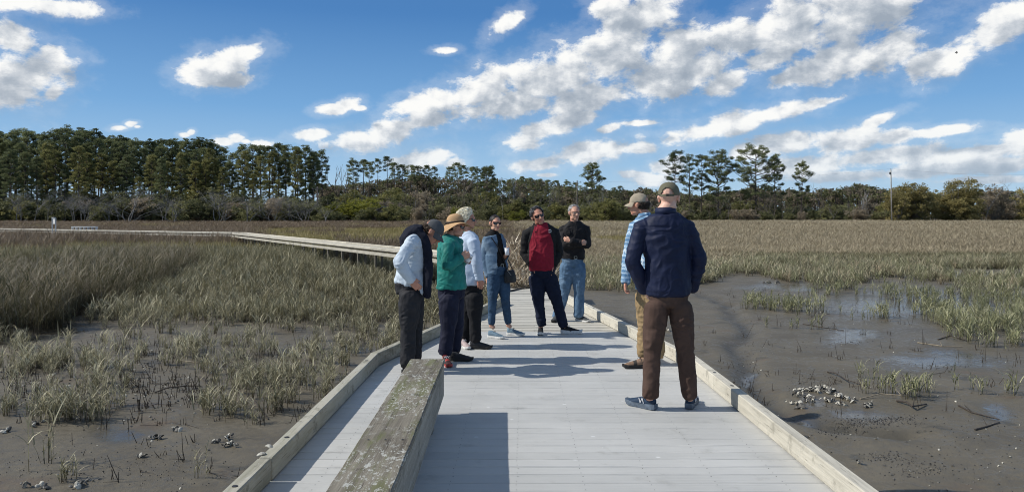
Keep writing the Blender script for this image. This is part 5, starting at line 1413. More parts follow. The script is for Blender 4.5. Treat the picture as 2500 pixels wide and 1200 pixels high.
# boots point away and outwards
hd = dict(d=(0.5, .3, -1), side=(0, 1, 0), palm=(1, 0, 0), curl=.25); hd2 = dict(d=(-.5, .3, -1), side=(0, 1, 0), palm=(-1, 0, 0), curl=.25)
p8.body(SKP, [hd, hd2], q(1633, 484, .01), (.35, 1, -.04), UP, 1.06, .0055, .068)
NAVY = cloth('navy_shirt_cloth', (0.008, 0.013, 0.040), .18, .6, bump=.0008); BROWN = cloth('brown_trouser_cloth', (0.070, 0.042, 0.032), .18, .85, worn=(0.112, 0.072, 0.056))
B = Body(); p8.torso(B, .018, frm=1); B.ring_tube([(q(1632, 706), .190, .134), (q(1631, 685), .186, .132)], (1, 0, 0), 24, .1)
for i in (0, 1): p8.arm(B, i, .012, 1.0, flare=.006)
def backfold(co):
    # a yoke seam across the shoulders and drag folds running down from it
    zz = co[:, 2]; return (-0.004 * np.exp(-((zz - q(1620, 553).z) / .006) ** 2) * (co[:, 1] < 6.15)).astype(np.float32)
link('shirt', B.fuse('shirt', NAVY, .007, 3, fold=.010, fscale=(5, 5, 8), seed=3, disp=backfold), p8.root, world=True)
collar(p8.root, q(1625, 519, .0), (0, .05, 1), .078, .040, NAVY, .5, (0, 1, 0), flare=.010)
B = Body(); p8.torso(B, .002, upto=2)
for i in (0, 1): p8.leg(B, i, .011, 1.0, .014)
for sx, hx in ((0, 1608), (1, 1656)): B.ell(q(hx, 750, -.030), (.078, .074, .085))
link('trousers', B.fuse('trousers', BROWN, .007, 3, fold=.008, fscale=(6, 6, 8), seed=5), p8.root, world=True)
B = Buf(); zc2 = q(1632, 735).z
for x0, x1 in ((1578, 1612),):
    pass
CAPO = cloth('olive_cap_cloth', (0.135, 0.125, 0.085), .15, .9); cap(p8.root, p8.M, p8.P_, CAPO, 1.0, True, low=.028, strap=CAPO, puff=1.03)
NB = cloth('blue_shoe_mesh', (0.020, 0.040, 0.075), .3, .7); NBS = simple('blue_grey_sole', (0.10, 0.13, 0.17), .6, var=.3); WHT = simple('white_emblem', (.75, .76, .78), .5, var=.05); RED = simple('dark_red_sole', (.20, .05, .04), .6)
shoe(p8.root, (q(1600, 1003, 0).x, 6.10, 0.001), (-.55, .55), NB, NBS, 1.06, lace=WHT, emblem=WHT, thick=.034)
shoe(p8.root, (q(1681, 1003, 0).x, 6.12, 0.001), (.35, .80), NB, NBS, 1.06, lace=WHT, emblem=WHT, thick=.034)
if True:
    an = p8.legs
# ---------- the man in the plaid shirt, half hidden behind him ----------
q = stand(7.95)
p7 = Person((q(1585, 885).x, 7.95, 0), 'person in blue plaid shirt, khaki trousers and tan cap half hidden behind the navy shirt', (.75, -.65, 0), (-.65, .75, 0),
    spine=[(q(1588, 715), .145, .105), (q(1588, 692), .160, .115), (q(1587, 655), .155, .118), (q(1586, 615), .160, .118), (q(1583, 575), .180, .118), (q(1580, 550), .172, .100), (q(1578, 532), .105, .080)],
    arms=[(q(1549, 555, .10), q(1533, 625, .08), q(1527, 688, -.02)), (q(1615, 555, -.1), q(1628, 625, -.1), q(1610, 690, -.02))], ar=(.058, .046, .032),
    legs=[(q(1576, 722, .04), q(1576, 797, .02), q(1570, 858)), (q(1600, 722, -.06), q(1604, 797, -.02), q(1606, 860))], lr=(.092, .062, .056, .042),
    feet=[(-1, .35, 0), (.2, 1, 0)])
p7.body(SKR, [dict(d=(-.05, -.1, -1), side=(-.3, -1, 0), palm=(1, 0, 0), curl=.65), dict(d=(0, .1, -1), side=(-.3, 1, 0), palm=(-1, 0, 0), curl=.3)], q(1559, 500, .02), (-.96, .5, -.10), (-.05, 0, 1), 1.03)
m, n, p = new_mat('blue_plaid_cloth'); tc = n.n('ShaderNodeTexCoord').outputs['Object']
sx_ = n.n('ShaderNodeSeparateXYZ', {0: n.n('ShaderNodeVectorMath', {0: tc, 1: n.n('ShaderNodeVectorMath', {0: n.n('ShaderNodeTexNoise', {'Vector': tc, 'Scale': 5.0}).outputs[1], 1: (.03, .03, .03)}, operation='MULTIPLY').outputs[0]}, operation='ADD').outputs[0]}).outputs
def stripe(v, period, w_, ph=0.0):
    fr_ = n.math('FRACT', n.math('MULTIPLY_ADD', v, 1 / period, ph)); return n.math('LESS_THAN', fr_, w_)
hx = n.math('ADD', n.math('MULTIPLY', sx_[0], .8), n.math('MULTIPLY', sx_[1], .6))
c = n.mix(n.math('MULTIPLY', stripe(hx, .047, .42), .55), (0.28, 0.42, 0.56), (0.045, 0.13, 0.26))
c = n.mix(n.math('MULTIPLY', stripe(sx_[2], .047, .42), .55), c, (0.045, 0.13, 0.26))
c = n.mix(n.math('MULTIPLY', stripe(hx, .047, .07, .35), .7), c, (0.72, 0.78, 0.82)); c = n.mix(n.math('MULTIPLY', stripe(sx_[2], .047, .07, .35), .7), c, (0.72, 0.78, 0.82))
setp(n, p, color=c, rough=.85, spec=.2); PLAID = m
B = Body(); p7.torso(B, .018, frm=1); B.ring_tube([(q(1588, 706), .178, .130), (q(1588, 690), .175, .128)], p7.lat, 24, .1)
for i in (0, 1): p7.arm(B, i, .013, .97, flare=.008)
link('shirt', B.fuse('shirt', PLAID, .0075, 3, fold=.008, fscale=(5, 5, 8), seed=13), p7.root, world=True)
collar(p7.root, q(1573, 527, .0), (-.15, 0.05, 1), .064, .034, PLAID, .7, (-.65, .75, 0))
KHAKI = cloth('khaki_trouser_cloth', (0.27, 0.19, 0.10), .15, .85, worn=(0.34, 0.25, 0.15)); B = Body(); p7.torso(B, .010, upto=3)
for i in (0, 1): p7.leg(B, i, .014, 1.05, .014)
link('trousers', B.fuse('trousers', KHAKI, .0075, 3, fold=.014, fscale=(8, 8, 12), seed=15), p7.root, world=True)
TANC = cloth('tan_cap_cloth', (0.33, 0.28, 0.21), .18, .9); cap(p7.root, p7.M, p7.P_, TANC, 1.0, True, low=.026, tilt=-.04)
HB = cloth('dark_brown_hair', (0.028, 0.020, 0.015), .4, .5, bump=.002); hair_cap(p7.root, p7.M, p7.P_, HB, 1.03, ztop=.030, front=.0, low=-.075, thick=.010, seed=4, strands=200, slen=.035)
BOOT = cloth('tan_hiking_shoe', (0.23, 0.15, 0.10), .4, .8); shoe(p7.root, (q(1571, 890).x + .04, 7.80, .001), (-1, -.12), BOOT, M_RUBB, 1.05, lace=M_BLACKC, thick=.032, accent=cloth('dark_suede', (.05, .045, .04)))
shoe(p7.root, (q(1604, 885).x, 8.0, .001), (.15, 1), BOOT, M_RUBB, 1.05, lace=M_BLACKC, thick=.032)

# ---------- man bending his head, light shirt, navy sweater round the shoulders ----------
q = stand(7.62)
p1 = Person((q(1003, 905).x, 7.62, 0), 'person in pale blue shirt and draped navy sweater bowing the head, hand on hip', (0.12, -1, 0), (1, .12, 0),
    spine=[(q(1002, 712), .120, .135), (q(1001, 690), .128, .142), (q(1006, 658), .125, .128), (q(1012, 625), .130, .125), (q(1013, 598), .160, .120), (q(1014, 580), .165, .100), (q(1020, 566), .100, .075)],
    arms=[(q(1004, 594, -.19), q(975, 640, -.30), q(1001, 683, -.20)), (q(1020, 594, .19), q(1025, 650, .24), q(1035, 690, .15))], ar=(.058, .047, .031),
    legs=[(q(1001, 722, -.085), q(998, 805, -.09), q(994, 885, -.11)), (q(1007, 722, .085), q(1012, 805, .09), q(1012, 870, .09))], lr=(.100, .066, .058, .042),
    feet=[(1, -.15, 0), (1, .1, 0)])
p1.body(SKR, [dict(d=(.75, .25, -.75), side=(.6, .2, .6), palm=(0, 1, 0), curl=.22), dict(d=(.3, .1, -1), side=(1, 0, 0), palm=(0, -1, 0), curl=.3)], q(1056, 566, -.01), (.66, -.05, -.62), (.66, 0, .72), 1.03)
LB = cloth('pale_blue_shirt_cloth', (0.50, 0.57, 0.64), .07, .8); CHAR = cloth('charcoal_trouser_cloth', (0.020, 0.020, 0.023), .2, .75, worn=(0.035, 0.035, 0.04)); NV = cloth('navy_knit', (0.010, 0.012, 0.022), .2, .95, bump=.0012)
B = Body(); p1.torso(B, .016, frm=1); B.ring_tube([(q(1006, 694), .142, .160), (q(1006, 670), .140, .148)], p1.lat, 24, .1); B.limb([(q(1025, 690, -.05), .06), (q(1030, 712, -.06), .035)])
for i in (0, 1): p1.arm(B, i, .013, .97, flare=.008)
link('shirt', B.fuse('shirt', LB, .007, 2, fold=.014, fscale=(5, 5, 8), seed=23), p1.root, world=True)
B = Body(); p1.torso(B, .012, upto=2)
for i in (0, 1): p1.leg(B, i, .014, 1.0, .016)
link('trousers', B.fuse('trousers', CHAR, .007, 3, fold=.011, fscale=(8, 8, 9), seed=25), p1.root, world=True)
B = Body()
B.ring_tube([(q(988, 602, 0), .150, .040), (q(990, 585, 0), .168, .060), (q(1002, 571, 0), .165, .075), (q(1018, 562, 0), .120, .065), (q(1030, 560, 0), .085, .050)], p1.lat, 20, .5)
for dy in (-.085, .085):
    B.ring_tube([(q(1014, 564, dy * 1.1), .045, .050), (q(1034, 580, dy * 1.2), .050, .045), (q(1043, 610, dy * 1.25), .062, .042), (q(1045, 660, dy * 1.2), .066, .040), (q(1043, 700 if dy < 0 else 690, dy * 1.1), .060, .036), (q(1043, 724 if dy < 0 else 700, dy * 1.1), .048, .030)], (.55, -1, 0), 16, .5)
link('sweater', B.fuse('sweater', NV, .007, 3, fold=.011, fscale=(10, 10, 6), seed=27), p1.root, world=True)
GRC = cloth('grey_cap_cloth', (0.075, 0.080, 0.085), .15, .9); cap(p1.root, p1.M, p1.P_, GRC, 1.0, True, low=.030, tilt=.0, brim_drop=.5)
HBR = cloth('brown_hair', (0.060, 0.038, 0.024), .4, .5, bump=.002); hair_cap(p1.root, p1.M, p1.P_, HBR, 1.03, ztop=.030, front=.0, low=-.070, thick=.010, seed=6, strands=240, slen=.04)
face_parts(p1.root, p1.M, p1.P_, 1.03)
for an, k, dr in ((q(989, 905, -.10), 0, (1, -.15)), (q(1003, 895, .09), 1, (1, .1))): shoe(p1.root, (an.x - .03, an.y, .001), dr, CHAR, M_RUBB, 1.03, lace=M_BLACKC, thick=.028)

# ---------- woman in the teal jacket and straw hat ----------
q = stand(8.15)
p2 = Person((q(1103, 885).x, 8.15, 0), 'person in teal rain jacket, navy trousers and straw sun hat holding a small clear jar', (0.10, -1, 0), (1, .10, 0),
    spine=[(q(1102, 722), .120, .135), (q(1102, 700), .130, .145), (q(1102, 665), .122, .135), (q(1101, 630), .122, .128), (q(1099, 603), .148, .118), (q(1098, 588), .150, .095), (q(1101, 577), .085, .065)],
    arms=[(q(1093, 603, -.165), q(1092, 650, -.21), q(1125, 628, -.17)), (q(1104, 603, .15), q(1110, 648, .16), q(1132, 636, .02))], ar=(.054, .044, .029),
    legs=[(q(1096, 732, -.075), q(1094, 805, -.08), q(1086, 862, -.09)), (q(1108, 732, .075), q(1114, 800, .10), q(1108, 856, .12))], lr=(.100, .064, .056, .040),
    feet=[(.25, -1, 0), (1, .05, 0)])
p2.feet = [(1, -.35, 0), (1, .1, 0)]
p2.body(SK, [dict(d=(1, .2, .35), side=(0, 0, 1), palm=(0, 1, 0), curl=.75, s=.92), dict(d=(1, -.5, .0), side=(0, 0, 1), palm=(0, -1, 0), curl=.7, s=.92)], q(1113, 553, 0), (1, -.12, -.12), (.14, 0, 1), .98, neckr=.050)
TEAL = cloth('teal_jacket_shell', (0.012, 0.185, 0.160), .25, .55, bump=.001, sheen=.05); NVT = cloth('navy_trouser_cloth', (0.012, 0.014, 0.032), .2, .8, worn=(.02, .024, .05))
B = Body(); p2.torso(B, .020, frm=1); B.ring_tube([(q(1102, 702), .152, .166), (q(1102, 670), .150, .158), (q(1102, 640), .145, .150)], p2.lat, 24, .15)
for i in (0, 1): p2.arm(B, i, .018, .93, flare=.004)
B.ell(q(1118, 590, -.0), (.055, .075, .040)); B.ell(q(1088, 586, 0), (.055, .11, .035))
link('jacket', B.fuse('jacket', TEAL, .0075, 3, fold=.011, fscale=(5, 5, 9), seed=33), p2.root, world=True)
B = Body(); p2.torso(B, .010, upto=3)
for i in (0, 1): p2.leg(B, i, .014, .93, .020)
link('trousers', B.fuse('trousers', NVT, .0075, 3, fold=.009, fscale=(8, 8, 7), seed=35), p2.root, world=True)
HD2 = cloth('dark_hair', (0.030, 0.018, 0.012), .4, .5); hair_cap(p2.root, p2.M, p2.P_, HD2, .98, ztop=.040, front=.02, low=-.075, thick=.008, seed=8, strands=160, slen=.04)
face_parts(p2.root, p2.M, p2.P_, .98, False); sunglasses(p2.root, p2.M, p2.P_, .98)
# straw hat
m, n, p = new_mat('straw'); tc = n.n('ShaderNodeTexCoord').outputs['Object']
wv = n.n('ShaderNodeTexWave', {'Vector': tc, 'Scale': 42.0, 'Distortion': 1.2, 'Detail': 2.0}, bands_direction='Z').outputs['Fac']
c = n.mix(wv, (0.42, 0.25, 0.125), (0.60, 0.40, 0.22)); bp = n.n('ShaderNodeBump', {'Height': wv, 'Distance': .002}); setp(n, p, color=c, rough=.8, spec=.2, normal=bp.outputs[0]); STRAW = m
hat = empty('sun_hat', (0, 0, 0)); hat.parent = p2.root
def hatp(rr, z, th, tilt=.22):
    v = Matrix.Rotation(tilt, 3, 'X') @ Vector((rr * math.cos(th) * .92, rr * math.sin(th) * 1.08, z)); return p2.P_(v.x, v.y - .012, v.z + .040)
prof = [(.0, .106), (.030, .104), (.060, .094), (.080, .072), (.090, .046), (.094, .014), (.097, .000), (.110, -.008), (.130, -.020), (.150, -.034), (.168, -.050), (.174, -.058)]
def lathe(prof, off, wav):
    vs = []
    for i, (rr, z) in enumerate(prof):
        for j in range(40):
            th = 2 * math.pi * j / 40; e = max(0, rr - .093) / .075
            dz = wav * e * (.022 * math.sin(2 * th + .7) + .012 * math.sin(3 * th) + .020 * math.sin(th)); vs.append(hatp(rr + off, z + dz - off * .5, th))
    return vs
v1 = lathe(prof, 0, 1); v2 = lathe(prof, -.003, 1); N1 = len(v1); fs = []
for i in range(len(prof) - 1):
    for j in range(40):
        a = (i * 40 + j, i * 40 + (j + 1) % 40, (i + 1) * 40 + (j + 1) % 40, (i + 1) * 40 + j); fs.append(tuple(reversed(a))); fs.append(tuple(N1 + k for k in a))
e = (len(prof) - 1) * 40
for j in range(40): fs.append((e + j, e + (j + 1) % 40, N1 + e + (j + 1) % 40, N1 + e + j))
me = mesh('straw_body', np.array([tuple(v) for v in v1 + v2]), fs, STRAW, smooth=True); me.transform(Matrix.Translation(-p2.root.location)); o = bpy.data.objects.new('straw_body', me); COL.objects.link(o); o.parent = hat
vb = lathe([(.0945, .020), (.0975, .020), (.0995, .003), (.0965, .002)], 0, 0); fs = [(i * 40 + j, i * 40 + (j + 1) % 40, ((i + 1) % 4) * 40 + (j + 1) % 40, ((i + 1) % 4) * 40 + j) for i in range(4) for j in range(40)]
me = mesh('hat_band', np.array([tuple(v) for v in vb]), fs, HD2, smooth=True); me.transform(Matrix.Translation(-p2.root.location)); o = bpy.data.objects.new('hat_band', me); COL.objects.link(o); o.parent = hat
RD = cloth('red_black_shoe', (.05, .02, .022), .3, .7); DG = cloth('dark_grey_shoe', (.025, .026, .030), .3, .7); RSOLE = simple('red_sole', (.35, .04, .035), .6)
shoe(p2.root, (q(1092, 885, -.10).x - .03, q(1092, 885).y - .13, .001), (.35, -1), RD, RSOLE, .90, lace=WHT, thick=.030, accent=RSOLE)
shoe(p2.root, (q(1103, 880, .1).x - .02, 8.17, .001), (1, -.05), DG, M_RUBB, .95, lace=M_BLACKC, thick=.034)
# the clear jar she holds
GL, n, p = new_mat('clear_plastic'); setp(n, p, color=(.85, .87, .88), rough=.15, spec=.5, trans=.75, ior=1.3)
jar = empty('specimen_jar', q(1143, 632, -.09), label='small clear jar with white label held by the person in teal jacket', cat='jar')
Mj = Matrix.Rotation(R(35), 3, 'Y') @ Matrix.Rotation(R(10), 3, 'X')
def jp(x, y, z): return jar.location + Mj @ Vector((x, y, z))
B = Buf(); B.tube([jp(0, 0, -.045), jp(0, 0, -.042), jp(0, 0, .035), jp(0, 0, .042)], [.030, .033, .033, .026], 20); B.obj('glass_wall', GL, jar, smooth=True)
B = Buf(); B.tube([jp(0, 0, .0425), jp(0, 0, .058)], .031, 20); B.obj('lid', WHT, jar)
B = Buf(); B.tube([jp(0, 0, -.022), jp(0, 0, .018)], .0338, 20, caps=False); B.obj('paper_label', WHT, jar, smooth=True)

# ---------- white haired woman ----------
q = stand(9.0)
p3 = Person((q(1150, 845).x, 9.0, 0), 'person with short white hair, sunglasses, pale blue jacket and black trousers', (.30, -1, 0), (1, .30, 0),
    spine=[(q(1152, 712), .120, .125), (q(1150, 690), .132, .138), (q(1148, 655), .125, .128), (q(1147, 622), .124, .122), (q(1145, 595), .150, .115), (q(1143, 580), .150, .090), (q(1140, 569), .080, .062)],
    arms=[(q(1156, 594, -.17), q(1163, 642, -.20), q(1170, 680, -.17)), (q(1130, 594, .15), q(1132, 642, .18), q(1140, 680, .15))], ar=(.054, .043, .028),
    legs=[(q(1158, 725, -.07), q(1160, 780, -.07), q(1161, 828, -.08)), (q(1146, 725, .06), q(1142, 780, .08), q(1134, 830, .10))], lr=(.098, .062, .054, .038),
    feet=[(1, -.1, 0), (.6, -.8, 0)])
p3.body(SKR, [dict(d=(.12, 0, -1), side=(1, 0, 0), palm=(0, 1, 0), curl=.35, s=.92), dict(d=(0, 0, -1), side=(1, 0, 0), palm=(0, -1, 0), curl=.3, s=.92)], q(1141, 537, 0), (1, -.05, -.05), UP, .98, neckr=.050)
PB = cloth('pale_blue_jacket', (0.46, 0.54, 0.66), .06, .8); TQ = cloth('turquoise_shirt', (0.05, 0.40, 0.38), .1, .8)
B = Body(); p3.torso(B, .004, frm=2); link('shirt', B.fuse('shirt', TQ, .007, 2, fold=.003), p3.root, world=True)
f3 = p3.fwd; l3 = p3.lat; c3 = Vector(p3.spine[4][0]); zt3 = q(0, 630).z
def cut3(c):
    u = (c - c3).dot(l3); f = (c - c3).dot(f3)
    return f > .0 and abs(u) < .075 * max(0, min(1, (c.z - zt3) / .30)) + (.0 if c.z < zt3 else .006)
B = Body(); p3.torso(B, .024, frm=1); B.ring_tube([(q(1150, 688), .158, .160), (q(1149, 655), .150, .150)], p3.lat, 24, .15)
for i in (0, 1): p3.arm(B, i, .017, .96, flare=.006)
link('jacket', B.fuse('jacket', PB, .0075, 3, fold=.007, fscale=(4, 4, 7), seed=43, cut=cut3), p3.root, world=True)
collar(p3.root, q(1141, 572, 0), (.08, 0, 1), .060, .032, TQ, .8, (1, .2, 0)); collar(p3.root, q(1141, 577, 0), (.08, 0, 1), .080, .026, PB, 1.3, (1, .2, 0), name='jacket_collar')
B = Body(); p3.torso(B, .008, upto=3)
for i in (0, 1): p3.leg(B, i, .012, .97, .020)
link('trousers', B.fuse('trousers', M_BLACKC, .0075, 3, fold=.008, fscale=(8, 8, 8), seed=45), p3.root, world=True)
HW = cloth('white_blond_hair', (0.80, 0.75, 0.60), .2, .5, bump=.003); HW2 = cloth('darker_blond_hair', (0.52, 0.44, 0.29), .25, .5)  # the second, darker blond goes to some locks at random
hair_cap(p3.root, p3.M, p3.P_, HW, .98, front=.062, low=-.050, thick=.022, seed=9, strands=620, slen=.055, rough_=.006, puff=1.10, droop=.3, mats2=[HW2])
face_parts(p3.root, p3.M, p3.P_, .98, False); sunglasses(p3.root, p3.M, p3.P_, .98)
shoe(p3.root, (q(1148, 846).x, 8.92, .001), (1, -.12), DG, M_RUBB, .98, lace=M_BLACKC, thick=.034)
PK = cloth('pale_pink_shoe', (.42, .34, .33), .2, .7); shoe(p3.root, (q(1126, 843, .08).x, 9.06, .001), (.45, -.9), PK, M_RUBW, .92, lace=WHT, thick=.028)

# ---------- woman in the denim jacket ----------
q = stand(9.8)
p4 = Person((q(1230, 818).x, 9.8, 0), 'dark haired person in denim jacket, black top, cropped jeans and sunglasses', (.80, .60, 0), (.60, -.80, 0),
    spine=[(q(1216, 668), .125, .095), (q(1215, 652), .140, .110), (q(1212, 632), .118, .095), (q(1210, 612), .122, .100), (q(1206, 590), .145, .102), (q(1204, 577), .140, .082), (q(1205, 567), .070, .058)],
    arms=[(q(1187, 588, -.02), q(1182, 634, .0), q(1192, 676, -.05)), (q(1225, 588, .10), q(1229, 632, .05), q(1238, 618, -.14))], ar=(.050, .040, .026),
    legs=[(q(1206, 672, -.03), q(1202, 734, -.05), q(1200, 790, -.04)), (q(1228, 672, .05), q(1234, 734, -.02), q(1241, 788, .06))], lr=(.086, .052, .046, .034),
    feet=[(1, -.55, 0), (1, -.45, 0)])
p4.body(SK, [dict(d=(.05, -.1, -1), side=(.8, -.4, 0), palm=(1, .6, 0), curl=.55, s=.92), dict(d=(.35, -.5, .55), side=(-.2, .2, 1), palm=(-.6, -.5, 0), curl=.95, s=.90)], q(1209, 545, -.02), (.45, -.9, -.05), (.02, 0, 1), .93, neckr=.042, jaw=.92)
BT = cloth('black_top', (.010, .010, .011), .1, .9); DEN = cloth('denim', (0.095, 0.155, 0.23), .28, .85, worn=(0.27, 0.35, 0.43)); JEAN = cloth('blue_jean', (0.030, 0.064, 0.115), .28, .85, worn=(0.085, 0.140, 0.21))
B = Body(); p4.torso(B, .006, frm=1); B.limb([(q(1205, 573, -.0), .056), (q(1206, 562, -.005), .050)]); link('top', B.fuse('top', BT, .006, 2, fold=.004), p4.root, world=True)
f4 = p4.fwd; l4 = p4.lat; c4 = Vector(p4.spine[4][0])
def cut4(c):
    u = (c - c4).dot(l4); f = (c - c4).dot(f4); hh = (c4.z - c.z)
    return f > -.01 and -(.035 + .05 * hh) < u - .01 < .052 + .12 * hh
B = Body(); p4.torso(B, .016, frm=1, upto=-1); B.ring_tube([(q(1212, 666), .146, .116), (q(1211, 645), .142, .114), (q(1209, 620), .142, .118)], p4.lat, 24, .1)
for i in (0, 1): p4.arm(B, i, .010, .93, flare=.004)
link('denim_jacket', B.fuse('denim_jacket', DEN, .0075, 2, fold=.006, fscale=(6, 6, 10), seed=53, cut=cut4), p4.root, world=True)
collar(p4.root, q(1205, 573, 0), (0, 0, 1), .068, .028, DEN, 1.6, (.6, -.8, 0), flare=.020)
B = Body(); p4.torso(B, .006, upto=2)
for i in (0, 1): p4.leg(B, i, .007, .96, .004)
link('jeans', B.fuse('jeans', JEAN, .007, 3, fold=.007, fscale=(9, 9, 14), seed=55), p4.root, world=True)
belt(p4.root, q(1214, 647), p4.lat, .137, .106, M_BLACKC, .030, True, f4)
HDK = cloth('dark_hair_tied', (0.022, 0.015, 0.012), .3, .45, bump=.002); hair_cap(p4.root, p4.M, p4.P_, HDK, .93, front=.058, low=-.055, thick=.004, seed=12, strands=0, slen=.05, rough_=.0008, droop=.2)
b = Body(); b.limb([(p4.P_(0, -.105, -.01), .024), (p4.P_(-.01, -.12, -.045), .020), (p4.P_(-.02, -.105, -.095), .010)]); link('ponytail', b.fuse('ponytail', HDK, .004, 1, fold=.002, fscale=(60, 60, 20)), p4.root, world=True)
face_parts(p4.root, p4.M, p4.P_, .93, False); sunglasses(p4.root, p4.M, p4.P_, .93)
BS = cloth('blue_grey_shoe', (.13, .20, .26), .3, .7)
shoe(p4.root, (q(1196, 822).x - .02, 9.72, .001), (1, -.55), BS, M_RUBW, .90, lace=M_BLACKC, thick=.030); shoe(p4.root, (q(1243, 816).x - .03, 9.94, .001), (1, -.35), BS, M_RUBW, .90, lace=M_BLACKC, thick=.030)
bag = empty('shoulder_bag', q(1244, 672, -.06), label='small black shoulder bag hanging at the hip of the person in denim jacket', cat='bag')
LEA = simple('black_leather', (.012, .012, .013), .4, var=.2, scale=40, bump=.0008)
B = Body(); B.ring_tube([(q(1244, 660, -.06), .065, .030), (q(1245, 674, -.06), .082, .040), (q(1246, 688, -.06), .080, .040)], (.9, .2, 0), 18, .3); link('bag_body', B.fuse('bag_body', LEA, .006, 2, fold=.002), bag, world=True)
B = Buf(); B.tube([q(1237, 658, -.06), q(1229, 630, -.08), q(1214, 600, -.14), q(1200, 580, -.12), q(1194, 572, .0), q(1198, 572, .09)], .0075, 6); B.tube([q(1252, 660, -.05), q(1244, 640, .10), q(1228, 610, .16), q(1205, 578, .13), q(1198, 572, .09)], .0075, 6); B.obj('strap', LEA, bag)
B = Buf(); B.tube([q(1238, 659, -.095), q(1248, 672, -.108)], .003, 6); B.obj('zip_pull', M_METAL, bag)
cn = empty('paper_cup', q(1240, 612, -.20), label='small white cup held up by the person in denim jacket', cat='cup')
B = Buf(); c = cn.location; B.tube([c + Vector((-.01, 0, -.055)), c + Vector((-.012, 0, .035))], [.026, .032], 18); B.obj('cup_wall', WHT, cn, smooth=True); B = Buf(); B.tube([c + Vector((-.012, 0, .0355)), c + Vector((-.0125, 0, .043))], .034, 18); B.obj('lid', M_RUBW, cn)

# ---------- man in the maroon and black pullover ----------
q = stand(10.02)
p5 = Person((q(1340, 812).x, 10.02, 0), 'person in maroon and black pullover and dark jeans tilting the head, hands in pockets', (1, -.12, 0), (-.12, -1, 0),
    spine=[(q(1325, 672), .150, .118), (q(1324, 652), .168, .135), (q(1322, 628), .175, .148), (q(1322, 602), .175, .142), (q(1322, 578), .192, .128), (q(1320, 562), .185, .102), (q(1318, 550), .105, .078)],
    arms=[(q(1286, 572, .0), q(1282, 618, .06), q(1301, 650, -.04)), (q(1354, 570, .0), q(1363, 615, .06), q(1352, 646, -.05))], ar=(.062, .052, .034),
    legs=[(q(1311, 680, .0), q(1315, 735, -.02), q(1322, 786, -.02)), (q(1341, 680, .0), q(1359, 733, -.02), q(1374, 788, .0))], lr=(.100, .064, .056, .042),
    feet=[(-.1, -1, 0), (1, -.25, 0)])
p5.body(SKR, [dict(d=(.4, -.1, -1), side=(.1, -1, 0), palm=(-1, 0, 0), curl=.3), dict(d=(-.45, -.1, -1), side=(-.1, -1, 0), palm=(1, 0, 0), curl=.3)], q(1313, 528, -.04), (.30, -1, -.12), (-.30, -.05, 1), 1.05, neckr=.060, jaw=1.08)
MAR = cloth('maroon_fleece', (0.22, 0.010, 0.026), .18, .8); BLF = cloth('black_fleece', (.011, .011, .012), .15, .85); DJ = cloth('dark_jean', (0.006, 0.010, 0.026), .2, .85, worn=(.014, .02, .045))
c5 = Vector(p5.spine[3][0]); l5 = p5.lat; zs5 = q(0, 562).z; zh5 = q(0, 640).z
def zone5(c):
    u = abs((c - c5).dot(l5) - (.006)); lim = .160 + .03 * max(0, (zs5 - .12 - c.z)) - .30 * max(0, c.z - (zs5 - .17))
    return 0 if (u < lim and (c - c5).dot(p5.fwd) > -.03) else 1
B = Body(); p5.torso(B, .020, frm=1); B.ring_tube([(q(1324, 656), .182, .155), (q(1323, 630), .190, .166)], p5.lat, 24, .25)
for i in (0, 1): p5.arm(B, i, .016, .95)
link('pullover', B.fuse('pullover', [MAR, BLF], .007, 3, fold=.009, fscale=(8, 8, 10), seed=63, zone=zone5), p5.root, world=True)
collar(p5.root, q(1316, 550, -.01), (-.1, 0, 1), .074, .038, BLF, 1.0, (.05, -1, 0))
B = Body(); p5.torso(B, .008, upto=2)
for i in (0, 1): p5.leg(B, i, .012, 1.08, .008)
link('jeans', B.fuse('jeans', DJ, .007, 3, fold=.008, fscale=(9, 9, 13), seed=65), p5.root, world=True)
HG = cloth('dark_grey_hair', (0.035, 0.034, 0.035), .5, .5, bump=.003); HG2 = cloth('silver_hair', (0.22, 0.22, 0.22), .3, .5)
hair_cap(p5.root, p5.M, p5.P_, HG, 1.05, front=.050, low=-.045, thick=.012, seed=14, strands=420, slen=.035, rough_=.006, droop=0.0, mats2=[HG2])
face_parts(p5.root, p5.M, p5.P_, 1.05, False); sunglasses(p5.root, p5.M, p5.P_, 1.05)
EMB = simple('silver_embroidery', (.45, .47, .50), .6, var=.3)
B = Buf(); yk = .162
def ch(px_, py_, o=0.0): return q(px_, py_, -yk - .012 + o)
for a, b in (((1339, 562), (1344, 560)), ((1344, 560), (1346, 564)), ((1342, 566), (1346, 567)), ((1340, 565), (1341, 568))): B.tube([ch(*a), ch(*b)], .005, 5)
B.obj('chest_emblem', EMB, p5.root)
B = Buf(); B.tube([ch(1306, 565), ch(1310, 567)], .003, 5); B.tube([ch(1306, 568), ch(1308, 564)], .003, 5); B.tube([ch(1308, 568), ch(1310, 564)], .003, 5); B.obj('chest_mark', BLF, p5.root)
BKS = cloth('black_shoe_mesh', (.015, .015, .016), .3, .8); PINK = simple('pink_lace', (.45, .25, .24), .6)
shoe(p5.root, (q(1321, 812).x, 10.12, .001), (-.06, -1), BKS, M_RUBW, 1.0, lace=PINK, thick=.032, rocker=.016); shoe(p5.root, (q(1369, 812).x, 10.05, .001), (1, -.12), BKS, M_RUBW, 1.05, lace=WHT, thick=.040, rocker=.018)

